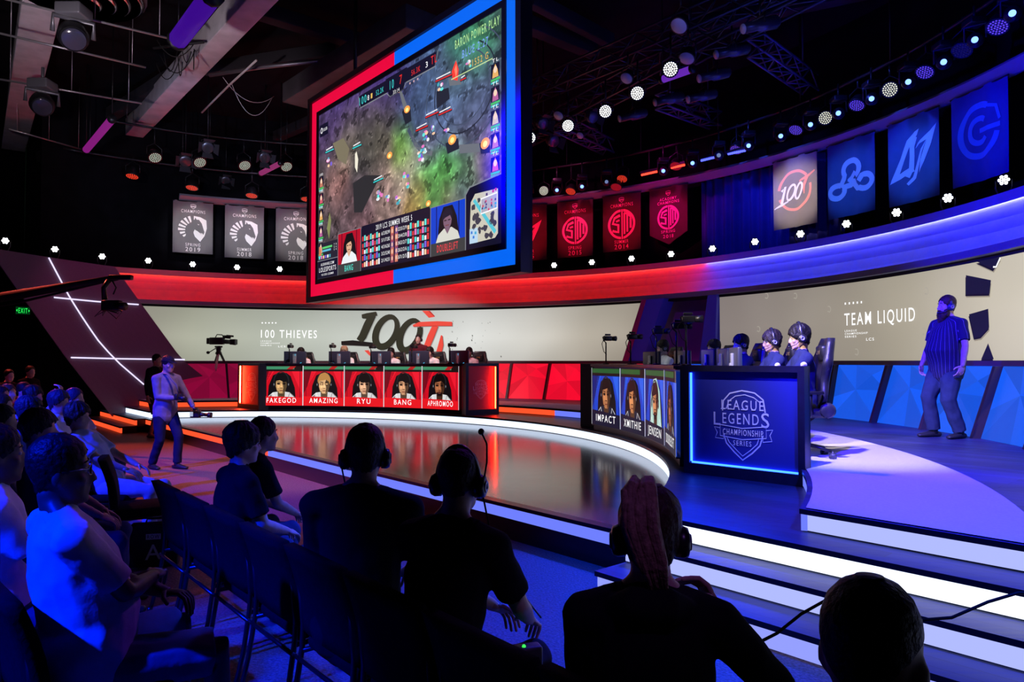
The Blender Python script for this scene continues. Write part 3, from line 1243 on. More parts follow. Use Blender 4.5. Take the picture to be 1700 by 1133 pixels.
# small figures with their bars
PAL = [(96, 220, 214), (226, 120, 190), (240, 196, 160), (120, 96, 214), (236, 232, 240), (70, 160, 180)]
for (x, y, n, c0) in ((108, 612, 5, 1), (296, 735, 8, 0), (368, 752, 6, 1), (398, 650, 4, 0), (396, 690, 4, 5), (460, 560, 9, 4), (452, 590, 8, 3), (494, 488, 6, 0), (546, 480, 4, 1), (470, 510, 6, 2), (524, 330, 5, 4), (322, 740, 6, 0), (632, 236, 4, 4)):
    for i in range(n):
        D2(x + RND.uniform(-9, 9), y + RND.uniform(-16, 16), RND.uniform(3, 7), RND.uniform(4, 8), E_(*PAL[(c0 + i) % 6]), 4)
TEAL, REDB = E_(60, 196, 196), E_(216, 44, 40)
for (x, y, w, m_) in ((92, 572, 34, TEAL), (194, 556, 36, TEAL), (272, 684, 40, TEAL), (432, 490, 48, REDB), (468, 440, 52, REDB), (518, 430, 52, REDB), (506, 304, 64, REDB), (600, 300, 24, REDB)):
    s_ = -.42
    P2([(x, y), (x + w, y + w * s_), (x + w, y + w * s_ + 9), (x, y + 9)], E_(20, 22, 30), 5)
    P2([(x + 1.5, y + 1), (x + w - 1.5, y + w * s_ + 1), (x + w - 1.5, y + w * s_ + 6), (x + 1.5, y + 6)], m_, 6)
    P2([(x + 4, y - 8), (x + w - 6, y + w * s_ - 8), (x + w - 6, y + w * s_ - 4), (x + 4, y - 4)], E_(236, 236, 240), 6)
art.build('figure_print', lambda x, y, o: sp(x, y, .004 + o), hs, True, step=.0012)
art = Art()
# overlay panels
HUD, HUDL, WHT = E_(20, 18, 40), E_(120, 124, 132), E_(240, 240, 244)
GOLD = E_(214, 176, 90)


def T2(t, a, b, h, m, L=8):
    """text along the line a-b in crop coordinates, h high"""
    (x0, y0), (x1, y1) = c2(*a), c2(*b)
    art.text(t, x0, y0, h, m, L, x1 - x0, 'l')


def R2(a, b, m, L=6):            # screen-aligned rectangle from top-left to bottom-right
    (x0, y0), (x1, y1) = c2(*a), c2(*b)
    art.rect(min(x0, x1), min(y0, y1), max(x0, x1), max(y0, y1), m, L)


XL, XR = 0.0, SCRW
# top bar
art.rect(SCRW * .29, SCRH - .30, SCRW * .72, SCRH - .08, HUD, 6)
art.stroke([(SCRW * .285, SCRH - .08), (SCRW * .30, SCRH - .31), (SCRW * .46, SCRH - .31), (SCRW * .48, SCRH - .40), (SCRW * .55, SCRH - .40), (SCRW * .57, SCRH - .31), (SCRW * .715, SCRH - .31), (SCRW * .73, SCRH - .08)], .02, HUDL, 7)
art.poly([(SCRW * .455, SCRH - .06), (SCRW * .575, SCRH - .06), (SCRW * .555, SCRH - .41), (SCRW * .475, SCRH - .41)], HUD, 7)
art.text('100', SCRW * .315, SCRH - .26, .14, TEAL, 8, .26)
art.text('10', SCRW * .49, SCRH - .28, .15, TEAL, 8, .13)
art.text('7', SCRW * .54, SCRH - .28, .15, REDB, 8, .08)
art.text('TL', SCRW * .71, SCRH - .25, .13, REDB, 8, .16)
art.text('52.2K', SCRW * .42, SCRH - .25, .09, TEAL, 8, .26)
art.text('56.3K', SCRW * .62, SCRH - .25, .09, REDB, 8, .26)
art.text('33:14', SCRW * .515, SCRH - .39, .06, WHT, 8, .2)
for k in range(3):
    art.rect(SCRW * (.365 + .0), SCRH - .25 + k * .0, SCRW * .375, SCRH - .16, GOLD, 8)
    art.oval(SCRW * (.59 + k * .02), SCRH - .36, .02, .02, E_(200, 160, 170), 8, 8)
art.text('8', SCRW * .35, SCRH - .25, .09, WHT, 8, .06)
art.text('3', SCRW * .675, SCRH - .25, .09, WHT, 8, .06)
# badge
art.rect(.06, SCRH - .46, .42, SCRH - .22, HUD, 6)
art.oval(.14, SCRH - .34, .05, .06, WHT, 7, 10)
art.oval(.14, SCRH - .34, .03, .04, HUD, 8, 10)
art.text('SUB', .30, SCRH - .37, .06, WHT, 7, .16)
# corner title
art.text('BARON POWER PLAY', SCRW - .05, SCRH - .22, .13, E_(176, 226, 150), 8, 1.05, 'r')
art.text('BLUE 2:27', SCRW - .30, SCRH - .42, .12, E_(120, 160, 236), 8, .62, 'r')
art.text('+1552 G', SCRW - .30, SCRH - .62, .10, GOLD, 8, .46, 'r')
art.rect(SCRW - 1.2, SCRH - .66, SCRW - .2, SCRH - .645, E_(190, 214, 150), 7)
art.build('scoreboard_print', lambda x, y, o: sp(x, y, .004 + o), hs, True, step=.0012)
art = Art()
# side portraits
for i in range(5):
    yy = SCRH - 1.36 - i * .33
    for (x0, side) in ((.04, 0), (SCRW - .24, 1)):
        c_ = [(190, 120, 96), (206, 92, 110), (224, 170, 96), (176, 96, 150), (206, 190, 160)][(i + side * 2) % 5]
        yv = yy + (.42 if side else -.1)
        art.rect(x0, yv, x0 + .19, yv + .2, HUD, 6)
        art.poly([(x0 + .03, yv), (x0 + .05, yv + .12), (x0 + .1, yv + .19), (x0 + .15, yv + .1), (x0 + .17, yv)], E_(*c_), 7)
        art.oval(x0 + .1, yv + .11, .04, .05, E_(236, 206, 180), 8, 8)
        art.rect(x0, yv - .045, x0 + .2, yv - .015, E_(70, 190, 96), 7)
        art.rect(x0, yv - .08, x0 + .17, yv - .055, TEAL, 7)
        art.text('TL' if side else '100', x0 + .1, yv + .22, .05, WHT, 8, .14)
art.build('side_portraits', lambda x, y, o: sp(x, y, .004 + o), hs, True, step=.0012)
art = Art()
# lower third, measured on the picture
yb = 0.0


def sy(px, py):
    return scr(px, py)[1]


xs1 = scr(562, 440)[0]
xs2 = scr(600, 436)[0]
xs3 = scr(716, 415)[0]
xs4 = scr(774, 400)[0]
hA = .78
art.rect(0, 0, xs1, .70, E_(40, 36, 50), 6)
art.rect(0.02, .02, xs1 - .02, .35, HUD, 7)
art.rect(0, .35, xs1, .365, HUDL, 8)
art.text('ALIENWARE.COM/', xs1 * .5, .25, .055, WHT, 8, xs1 * .66)
art.text('LOLESPORTS', xs1 * .5, .13, .09, WHT, 8, xs1 * .82)
art.text('YOU CODE: LCSSUMMER', xs1 * .5, .055, .04, WHT, 8, xs1 * .6)
art.rect(.06, .46, .17, .64, E_(206, 120, 84), 8)
art.rect(.22, .58, xs1 * .72, .62, E_(90, 200, 110), 8)
art.rect(.22, .52, xs1 * .66, .56, E_(90, 180, 206), 8)
for i in range(6):
    art.rect(.06 + i * .09, .39, .12 + i * .09, .45, E_(*PAL[i]), 8)
    art.text('%d' % (3 + i), xs1 * .82 + (i % 2) * .08, .5 + (i // 2) * .05, .035, WHT, 8)


def cam_box(x0, x1, y1, bg, bg2, name, namec, hair, skin, shirt):
    nb = .2
    art.rect(x0, 0, x1, nb, E_(58, 60, 62), 7)
    art.rect(x0, nb, x1, y1, bg, 6)
    w, h = x1 - x0, y1 - nb
    for k in (.16, .8):
        art.rect(x0 + w * k, nb, x0 + w * (k + .03), y1, bg2, 7)
    cx = x0 + w * .5
    art.poly([(cx - w * .3, nb), (cx - w * .24, nb + h * .62), (cx - w * .12, nb + h * .92), (cx + w * .14, nb + h * .92), (cx + w * .26, nb + h * .6), (cx + w * .34, nb)], E_(18, 16, 24), 8)
    art.poly([(cx - w * .34, nb), (cx - w * .27, nb + h * .2), (cx - w * .1, nb + h * .34), (cx + w * .12, nb + h * .34), (cx + w * .29, nb + h * .2), (cx + w * .35, nb)], shirt, 9)
    art.poly([(cx - w * .08, nb + h * .34), (cx, nb + h * .18), (cx + w * .09, nb + h * .34)], skin, 10)
    art.oval(cx, nb + h * .54, w * .12, h * .23, skin, 10, 16)
    art.poly([(cx - w * .15, nb + h * .55), (cx - w * .15, nb + h * .74), (cx - w * .05, nb + h * .86), (cx + w * .08, nb + h * .86), (cx + w * .15, nb + h * .72), (cx + w * .14, nb + h * .5), (cx + w * .08, nb + h * .66), (cx - w * .06, nb + h * .62)], hair, 11)
    art.rect(cx - w * .09, nb + h * .53, cx - w * .02, nb + h * .56, E_(40, 24, 22), 12)
    art.rect(cx + w * .02, nb + h * .53, cx + w * .09, nb + h * .56, E_(40, 24, 22), 12)
    art.rect(cx - w * .05, nb + h * .4, cx + w * .05, nb + h * .42, E_(120, 56, 50), 12)
    art.text(name, x0 + w * .5, .05, .11, namec, 12, min(w * .6, .08 * len(name)))
    for x in (x0, x1):
        art.rect(x - .008, 0, x + .008, y1, HUDL, 9)
    art.rect(x0, y1 - .012, x1, y1, HUDL, 9)


art.build('sponsor_panel', lambda x, y, o: sp(x, y, .004 + o), hs, True, step=.0012)
art = Art()
y_bang = sy(583, 383)
cam_box(xs1, xs2, y_bang, E_(176, 16, 40), E_(84, 8, 34), 'BANG', E_(80, 226, 206), E_(22, 16, 18), E_(214, 166, 136), E_(226, 230, 234))
art.build('player_inset', lambda x, y, o: sp(x, y, .004 + o), hs, True, step=.0012)
art = Art()
y_tab = sy(650, 362)
art.poly([(xs2, 0), (xs3, 0), (xs3, y_tab - .06), (xs3 - .04, y_tab), (xs2 + .04, y_tab), (xs2, y_tab - .06)], HUD, 7)
art.text('2019 LCS SUMMER WEEK 5', (xs2 + xs3) / 2, y_tab - .14, .09, WHT, 9, (xs3 - xs2) * .52)
for r in range(5):
    y = .06 + r * (y_tab - .22) / 5
    hh = .1
    W3 = xs3 - xs2
    for i in range(9):
        c_ = PAL[(i * 2 + r) % 6] if i % 3 else (206, 54, 60)
        for x in (xs2 + .05 + i * W3 * .032, xs3 - .1 - i * W3 * .032):
            art.rect(x, y, x + W3 * .024, y + hh * (.7 + .3 * ((i * 7 + r) % 3) / 2), E_(*c_), 9)
    art.text('%d/%d/%d' % (2 + r, 1 + r % 3, 4 + r), xs2 + W3 * .365, y + .02, .06, WHT, 9, W3 * .075)
    art.text('%d' % (231 + 17 * r), xs2 + W3 * .43, y + .02, .06, WHT, 9, W3 * .04)
    art.text('%d' % (267 - 11 * r), xs2 + W3 * .585, y + .02, .06, WHT, 9, W3 * .04)
    art.text('%d/%d/%d' % (1 + r, 2, 5 + r), xs2 + W3 * .65, y + .02, .06, WHT, 9, W3 * .075)
    for k, x in enumerate((xs2 + W3 * .465, xs2 + W3 * .525)):
        art.rect(x, y - .02, x + W3 * .042, y + .12, E_(*[(150, 70, 90), (206, 120, 96), (110, 70, 130)][(r + k) % 3]), 9)
        art.oval(x + W3 * .021, y + .05, W3 * .012, .04, E_(226, 180, 160), 10, 8)
art.build('statistics_table', lambda x, y, o: sp(x, y, .004 + o), hs, True, step=.0012)
art = Art()
y_dl = sy(745, 337)
cam_box(xs3, xs4, y_dl, E_(10, 62, 196), E_(8, 24, 110), 'DOUBLELIFT', E_(236, 64, 72), E_(26, 24, 44), E_(122, 92, 112), E_(206, 206, 196))
art.build('player_inset', lambda x, y, o: sp(x, y, .004 + o), hs, True, step=.0012)
art = Art()
# map
xm0, xm1 = xs4 + .04, SCRW
ym1 = sy(805, 318) + .02
art.poly([(xs4, 0), (SCRW, 0), (SCRW, ym1 + .16), (xs4 + .1, ym1 + .10), (xs4, ym1)], HUD, 7)
art.stroke([(xs4, 0), (xs4, ym1), (xs4 + .1, ym1 + .1), (SCRW, ym1 + .16)], .02, HUDL, 8)
w, h = SCRW - .06 - (xs4 + .12), ym1 - .1
X0, Y0 = xs4 + .1, .08


def MP(pts, m, L):
    art.poly([(X0 + p[0] * w, Y0 + p[1] * h) for p in pts], m, L)


MP([(.12, 0), (.9, .02), (1, .1), (1, .98), (.2, 1), (.04, .85), (0, .1)], E_(196, 192, 176), 8)
DK = E_(66, 62, 76)
rr = random.Random(5)
for i in range(34):
    x, y = rr.uniform(.08, .9), rr.uniform(.08, .86)
    if abs(x + y - 1) < .12 or (x < .3 and y < .28) or (x > .66 and y > .66):
        continue
    r = rr.uniform(.05, .1)
    MP([(x + r * cos(a) * rr.uniform(.6, 1.2), y + r * .8 * sin(a) * rr.uniform(.6, 1.2)) for a in [k * pi / 4 for k in range(8)]], DK, 9)
MP([(.12, .86), (.2, .9), (.95, .16), (.88, .1)], E_(86, 190, 206), 9)
MP([(0, 0), (.3, 0), (.3, .3), (0, .3)], E_(180, 206, 226), 9)
MP([(.42, .56), (.98, .6), (.98, .9), (.42, .86)], E_(170, 166, 178), 10)
art.stroke([(X0 + a * w, Y0 + b * h) for a, b in ((.42, .56), (.98, .6), (.98, .9), (.42, .86))], .022, WHT, 11, True)
for i in range(16):
    x, y = rr.uniform(.45, .95), rr.uniform(.6, .85)
    c_ = [(60, 60, 120), (206, 60, 84), (70, 160, 206)][i % 3]
    MP([(x - .025, y - .02), (x + .03, y - .01), (x + .02, y + .03), (x - .02, y + .025)], E_(*c_), 11)
for (x, y, c_) in ((.84, .95, (190, 50, 96)), (.93, .97, (190, 50, 96)), (.62, .92, (80, 60, 80)), (.15, .12, (60, 120, 206)), (.08, .22, (60, 120, 206)), (.22, .2, (60, 160, 206))):
    MP([(x - .035, y - .025), (x + .035, y - .025), (x + .03, y + .03), (x - .03, y + .03)], E_(*c_), 10)
art.build('map_inset', lambda x, y, o: sp(x, y, .004 + o), hs, True, step=.0012)
for t in (.2, .8):
    mb = MB()
    p = sp(SCRW * t, SCRH + b3 - .02, -.18)
    mb.cyl(p, (p.x, p.y, 9.2), .035, n=8)
    mb.build('hanger', BLACKM, hs, True)

# ================================================================== PORTRAIT DESKS AND BOOTHS
RD = 7.86
SKINS = [(206, 160, 110), (214, 170, 130), (206, 160, 128), (196, 144, 108), (134, 84, 58)]


def portrait(art, w, h, name, red, k):
    """head-and-shoulders picture with a name bar, panel w x h"""
    rr = random.Random(k * 7 + 3)
    skin, hair, hat, dark = [((190, 150, 100), (10, 10, 12), 0, 1), ((214, 168, 120), (178, 128, 70), 0, 0), ((206, 158, 124), (12, 10, 10), 0, 0), ((190, 140, 104), (12, 10, 12), 0, 1), ((150, 92, 60), (8, 8, 8), 0, 1),
                             ((170, 110, 70), (12, 10, 12), 0, 1), ((186, 122, 76), (14, 12, 14), 0, 1), ((176, 116, 76), (34, 22, 16), 1, 1), ((140, 84, 54), (30, 20, 18), 0, 1), ((150, 100, 70), (12, 12, 12), 0, 1)][k]
    bg = E_(196, 10, 30) if red else E_(20, 62, 190)
    bgd = E_(110, 4, 22) if red else E_(10, 26, 110)
    bgl = E_(226, 24, 44) if red else E_(34, 92, 220)
    art.rect(0, 0, w, h, bg, 1)
    art.poly([(0, h * .3), (w * .3, h * .9), (0, h * .9)], bgd, 2)
    art.poly([(w, h * .25), (w * .72, h * .9), (w, h * .9)], bgl, 2)
    art.poly([(w * .1, h * .5), (w * .2, h * .9), (w * .34, h * .9)], bgl, 2)
    art.rect(0, h * .86, w, h, E_(14, 12, 14) if not red else E_(24, 16, 16), 3)
    art.rect(0, h * .91, w * (1 if k % 2 else .8), h * .985, E_(60, 132, 96) if red else E_(26, 84, 40), 4)
    if red:
        art.poly([(w * .62, h * .91), (w * .7, h * .985), (w * .84, h * .985), (w * .76, h * .91)], E_(170, 30, 30), 5)
    for x in (.05, .93):
        art.rect(w * x, 0, w * (x + .015), h * .88, bgd, 3)
    cx = w * (.5 + rr.uniform(-.02, .04))
    ch = E_(12, 10, 14)
    art.poly([(cx - w * .33, h * .1), (cx - w * .3, h * .5), (cx - w * .2, h * .76), (cx - w * .08, h * .82), (cx + w * .12, h * .82), (cx + w * .22, h * .74), (cx + w * .32, h * .45), (cx + w * .35, h * .1)], ch, 4)
    sh = E_(206, 206, 206) if red else E_(24, 30, 50)
    shd = E_(120, 112, 116) if red else E_(12, 14, 26)
    art.poly([(cx - w * .36, 0), (cx - w * .34, h * .2), (cx - w * .2, h * .33), (cx, h * .36), (cx + w * .2, h * .33), (cx + w * .34, h * .2), (cx + w * .37, 0)], sh, 5)
    art.poly([(cx - w * .36, 0), (cx - w * .34, h * .2), (cx - w * .24, h * .3), (cx - w * .18, 0)], shd, 6)
    art.stroke([(cx - w * .33, h * .2), (cx - w * .2, h * .32), (cx - w * .12, h * .1)], .012, E_(240, 240, 240), 7)
    art.stroke([(cx + w * .33, h * .2), (cx + w * .2, h * .32), (cx + w * .14, h * .1)], .012, E_(20, 20, 24) if red else E_(230, 232, 236), 7)
    sd = tuple(int(c * .42) for c in skin)
    sl = tuple(min(255, int(c * 1.2)) for c in skin)
    art.poly([(cx - w * .08, h * .2), (cx + w * .08, h * .2), (cx + w * .09, h * .42), (cx - w * .09, h * .42)], E_(*sd), 7)
    fy = h * .5
    if hat:                       # pale hood
        art.poly([(cx - w * .27, h * .12), (cx - w * .24, h * .62), (cx - w * .1, h * .86), (cx + w * .06, h * .88), (cx + w * .22, h * .7), (cx + w * .3, h * .2), (cx + w * .2, h * .1)], E_(170, 206, 196), 6)
    face = [(cx - w * .125, fy + h * .12), (cx - w * .13, fy - h * .02), (cx - w * .10, fy - h * .13), (cx - w * .04, fy - h * .195), (cx + w * .04, fy - h * .195), (cx + w * .10, fy - h * .13), (cx + w * .13, fy - h * .02), (cx + w * .125, fy + h * .12), (cx + w * .06, fy + h * .2), (cx - w * .06, fy + h * .2)]
    art.poly(face, E_(*skin), 8)
    art.poly([face[i] for i in (5, 6, 7, 8)] + [(cx + w * .03, fy + h * .1), (cx + w * .05, fy - h * .05), (cx + w * .03, fy - h * .195)], E_(*sd), 9)
    art.poly([(cx - w * .10, fy + h * .03), (cx - w * .09, fy - h * .06), (cx - w * .04, fy - h * .05), (cx - w * .03, fy + h * .01)], E_(*sl), 9)
    ey = fy + h * .045
    dk = E_(20, 12, 12)
    for sx in (-1, 1):
        art.poly([(cx + sx * w * .025, ey - h * .01), (cx + sx * w * .03, ey + h * .02), (cx + sx * w * .09, ey + h * .03), (cx + sx * w * .105, ey), (cx + sx * w * .08, ey - h * .022)], dk, 10)
        art.stroke([(cx + sx * w * .02, ey + h * .04), (cx + sx * w * .11, ey + h * .06)], .014, dk, 10)
    art.poly([(cx - w * .03, fy - h * .055), (cx + w * .035, fy - h * .055), (cx + w * .012, fy + h * .05), (cx - w * .008, fy + h * .05)], E_(*sl), 10)
    art.rect(cx - w * .03, fy - h * .068, cx + w * .035, fy - h * .054, dk, 11)
    art.poly([(cx - w * .05, fy - h * .115), (cx + w * .05, fy - h * .115), (cx + w * .03, fy - h * .135), (cx - w * .03, fy - h * .135)], E_(120, 56, 44), 11)
    if k in (4, 7):
        art.poly([(cx - w * .09, fy - h * .12), (cx, fy - h * .09), (cx + w * .09, fy - h * .12), (cx + w * .05, fy - h * .2), (cx - w * .05, fy - h * .2)], dk, 10)
    if k in (1,):
        for sx in (-1, 1):
            art.rect(cx + sx * w * .062 - w * .042, ey - h * .028, cx + sx * w * .062 + w * .042, ey + h * .028, dk, 11)
            art.rect(cx + sx * w * .062 - w * .03, ey - h * .016, cx + sx * w * .062 + w * .03, ey + h * .016, E_(*skin), 12)
    hr = E_(*hair)
    art.poly([(cx - w * .15, fy + h * .02), (cx - w * .165, fy + h * .16), (cx - w * .1, fy + h * .30), (cx + w * .02, fy + h * .33), (cx + w * .12, fy + h * .29), (cx + w * .165, fy + h * .15), (cx + w * .145, fy + h * .0), (cx + w * .12, fy + h * .1), (cx + w * .05, fy + h * .155 - (.06 * h if k in (0, 2, 3) else 0)), (cx - w * .03, fy + h * .135 - (.05 * h if k in (2,) else 0)), (cx - w * .115, fy + h * .12)], hr, 11)
    # headset
    art.arc(cx, fy + h * .1, w * .175, h * .245, 0, 180, .022, E_(34, 34, 38), 12, 18)
    for sx in (-1, 1):
        art.oval(cx + sx * w * .17, fy + h * .03, w * .03, h * .075, E_(20, 20, 24), 12, 12)
        art.oval(cx + sx * w * .172, fy + h * .03, w * .012, h * .03, E_(120, 120, 126), 13, 8)
    art.stroke([(cx - w * .17, fy), (cx - w * .12, fy - h * .13), (cx - w * .05, fy - h * .15)], .01, E_(12, 12, 14), 12)
    # name bar
    if red:
        art.poly([(0, 0), (w, 0), (w, h * .2), (w * .6, h * .22), (0, h * .235)], E_(220, 20, 30), 13)
    else:
        art.poly([(0, 0), (w, 0), (w, h * .22), (0, h * .26)], E_(8, 12, 40), 13)
    if name:
        art.text(name, w * .5, h * .07, h * .12, E_(250, 250, 250), 14, w * min(.7, .115 * len(name)))


def desk(label, a_left, a_right, names, red, k0, cat='desk'):
    """curved desk on the ring; a_left > a_right are bearings as seen from the round floor"""
    t = thing('player_desk', label, cat, ps((a_left + a_right) / 2, RD + .35, Z3))
    mb = MB()
    n = 40
    e = .0
    mb.ring([(RD + .02, Z3), (RD + .02, Z3 + .085), (RD - .02, Z3 + .085), (RD - .02, Z3 + .10), (RD + .03, Z3 + .10), (RD + .03, 1.555), (RD - .02, 1.555), (RD - .02, 1.565),
             (RD + .5, 1.565), (RD + .5, 1.52), (RD + .2, 1.50), (RD + .2, Z3)], a_right - e, a_left + e, n, ps)
    mb.build('desk_body', NAVY, t, True)
    mb = MB()
    mb.ring([(RD - .04, 1.565), (RD - .04, 1.6), (RD + .52, 1.6), (RD + .52, 1.565)], a_right - e, a_left + e, n, ps)
    mb.build('desk_top', NAVY, t, True)
    mb = MB()
    mb.ring([(RD + .2, 1.34), (RD + .2, 1.37), (RD + .95, 1.37), (RD + .95, 1.34)], a_right - e, a_left + e, n, ps)
    mb.build('table_shelf', NAVY, t, True)
    m = len(names)
    for i, nm in enumerate(names):
        b0 = a_left + (a_right - a_left) * i / m
        b1 = a_left + (a_right - a_left) * (i + 1) / m
        A, B = ps(b0, RD - .005), ps(b1, RD - .005)
        d = (B - A)
        L = d.length
        d.normalize()
        nn = Vector((CS.x, CS.y, 0)) - (A + B) / 2
        nn.z = 0
        nn.normalize()
        base = A + Vector((0, 0, Z3 + .105)) + nn * .0
        fn = lambda x, y, o, base=base, d=d, nn=nn: base + d * (x + .012) + Vector((0, 0, y)) + nn * (o + .002)
        art = Art()
        w, h = L - .024, .945
        portrait(art, w, h, nm, red, k0 + i)
        for x in (-.012, w):
            art.rect(x, 0, x + .012, h, E_(206, 206, 214), 15)
        o = art.build('portrait_screen', fn, t, True, step=.0009)
    return t


desk('curved navy desk fronted by five red portrait screens', 90.6, 52.4, ['FAKEGOD', 'AMAZING', 'RYU', 'BANG', 'APHROMOO'], True, 0)
desk('curved navy desk fronted by blue portrait screens beside the blue booth', 21.8, -9.4, ['IMPACT', 'XMITHIE', 'JENSEN', 'DOUBLELIFT'], False, 5)


def booth(label, A, B, h, depth, colour, logo, strip_sides='lrtb', k=7, pr=.055):
    A, B = Vector((*A, Z3)), Vector((*B, Z3))
    d = (B - A)
    w = d.length
    rz = atan2(d.y, d.x)
    t = thing('logo_booth', label, 'booth', A, rz)
    mb = MB()
    fr = .085 * min(1.2, w)
    lo = .11
    hi = .06
    fr = .065
    # frame members
    for (x0, x1, z0, z1) in ((0, fr, 0, h), (w - fr, w, 0, h), (fr, w - fr, 0, lo), (fr, w - fr, h - hi, h)):
        mb.box(((x0 + x1) / 2, depth / 2, (z0 + z1) / 2), (x1 - x0, depth, z1 - z0))
    mb.box((w / 2, depth - .02, h / 2), (w, .04, h))
    mb.build('booth_case', NAVY, t)
    mb = MB()
    mb.box((w / 2, pr, (lo + h - hi) / 2), (w - 2 * fr, .02, h - hi - lo))
    mb.build('back_panel', mat('booth_panel_' + ('blue' if colour[2] > colour[0] else 'red'), (.018, .028, .26) if colour[2] > colour[0] else (.75, .09, .11), .5), t)
    # light strips hidden behind the frame edge
    mb = MB()
    s_ = .012
    x0, x1, z0, z1 = fr, w - fr, lo, h - hi
    if 'l' in strip_sides:
        mb.box((x0 + .006, .033, (z0 + z1) / 2), (.018, .02, z1 - z0 - .03))
    if 'r' in strip_sides:
        mb.box((x1 - .006, .033, (z0 + z1) / 2), (.018, .02, z1 - z0 - .03))
    if 'b' in strip_sides:
        mb.box(((x0 + x1) / 2, .033, z0 + .006), (x1 - x0 - .03, .02, .018))
    if 't' in strip_sides:
        mb.box(((x0 + x1) / 2, .033, z1 - .006), (x1 - x0 - .03, .02, .018))
    mb.build('edge_light', emat(colour, k), t)
    if logo:
        art = Art()
        LG = mat('pale_logo_blue', (.62, .68, 1), .35) if colour[2] > colour[0] else mat('pale_logo_red', (1, .85, .8), .35)
        LW = mat('white_logo', (.85, .87, .95), .35) if colour[2] > colour[0] else mat('pale_logo_red', (1, .85, .8), .35)
        cx = w / 2
        cy = (z0 + z1) / 2 - .02
        q = (w - 2 * fr) / 1.13

        def A_(pts):
            return [(cx + x * q, cy + y * q) for x, y in pts]
        # shield outline: domed top, pointed foot
        top_ = [(-.21, .10), (-.2, .2), (-.13, .275), (0, .305), (.13, .285), (.215, .22), (.235, .10)]
        art.stroke(A_(top_), .014 * q, LG, 1)
        art.stroke(A_([(-.17, .12), (-.14, .2), (-.07, .25), (.03, .265), (.12, .24), (.19, .19)]), .009 * q, LG, 1)
        art.stroke(A_([(-.2, -.13), (-.17, -.22), (-.09, -.30), (0, -.375), (.1, -.30), (.18, -.22), (.21, -.12)]), .014 * q, LG, 1)
        art.stroke(A_([(-.17, -.15), (-.14, -.21), (-.07, -.275), (0, -.335), (.08, -.275), (.15, -.21), (.17, -.15)]), .009 * q, LG, 1)
        art.text('LEAGUE', cx - .0 * q, cy + .115 * q, .095 * q, LG, 2, .44 * q)
        art.text('L', cx - .27 * q, cy - .045 * q, .13 * q, LG, 2, .075 * q)
        art.text('EGEND', cx - .02 * q, cy - .025 * q, .105 * q, LG, 2, .38 * q)
        art.text('S', cx + .235 * q, cy - .045 * q, .14 * q, LG, 2, .08 * q)
        for (x, y) in ((-.215, .115), (-.11, .115), (.0, .115), (.11, .115)):
            art.rect(cx + (x - .012) * q, cy + y * q, cx + (x + .03) * q, cy + (y + .009) * q, LG, 3)
        rib = [(-.235, -.04), (0, -.065), (.245, -.035), (.245, -.145), (0, -.175), (-.235, -.15)]
        art.stroke(A_(rib), .009 * q, LG, 3, True)
        art.stroke(A_([(-.235, -.075), (-.3, -.065), (-.268, -.12), (-.29, -.175), (-.2, -.18), (-.2, -.155)]), .008 * q, LG, 2)
        art.stroke(A_([(.245, -.07), (.31, -.06), (.28, -.115), (.3, -.17), (.21, -.185), (.21, -.155)]), .008 * q, LG, 2)
        art.text('CHAMPIONSHIP', cx + .005 * q, cy - .135 * q, .058 * q, LW, 4, .42 * q)
        art.text('SERIES', cx + .0 * q, cy - .235 * q, .048 * q, LW, 4, .19 * q)
        art.build('logo', lambda x, y, o: Vector((x, pr - .011 - o, y)), t, step=.002)
    return t, w, h


booth('blue glowing logo booth with white championship lettering beside the wide stairs', (1.79, 7.44), (2.69, 6.55), 1.115, .13, (34, 80, 255), True, 'lb', 9)
booth('red glowing logo booth with pale crest closing the red desk', (-.985, 15.2), (-.285, 15.62), 1.115, .3, (255, 50, 24), True, 'r', 40, .1)
booth('red glowing booth with bright orange edge beside the tripod camera', (-6.86, 17.8), (-5.99, 16.86), 1.115, .45, (255, 60, 30), True, 'l', 170, .1)
booth('dark side of the booth at the near end of the blue desk', (2.0, 13.25), (1.22, 12.7), 1.115, .45, (20, 60, 255), False, 'l', 3)

# ================================================================== BANNERS
RB = 12.1
BW = mat('grey_banner_cloth', (.17, .165, .175), .85, 0, .06, 3)
BR_ = mat('dark_red_banner_cloth', (.075, .012, .02), .85, 0, .1, 3)
BB = mat('blue_banner_cloth', (.02, .07, .30), .85, 0, .1, 3)
BBD = mat('deep_blue_banner_cloth', (.015, .035, .28), .85, 0, .1, 3)
PW_ = mat('white_print', (.95, .95, .95), .8)
PR = mat('red_print', (.95, .14, .40), .8)
PC = mat('coral_print', (.95, .38, .33), .8)
PB = mat('light_blue_print', (.30, .48, .95), .8)
PBD = mat('mid_blue_print', (.05, .17, .62), .8)
PGR = mat('grey_print', (.36, .36, .38), .8)


def crest(a, x, y, s_, m):
    a.stroke([(x - s_, y + s_ * .7), (x - s_ * .9, y - s_ * .3), (x, y - s_ * 1.0), (x + s_ * .9, y - s_ * .3), (x + s_, y + s_ * .7), (x, y + s_ * .95)], s_ * .22, m, 1, True)
    a.rect(x - s_ * 1.1, y - s_ * .25, x + s_ * 1.1, y + s_ * .15, m, 2)
    a.text('LCS', x, y + s_ * .22, s_ * .42, m, 2, s_ * 1.2)


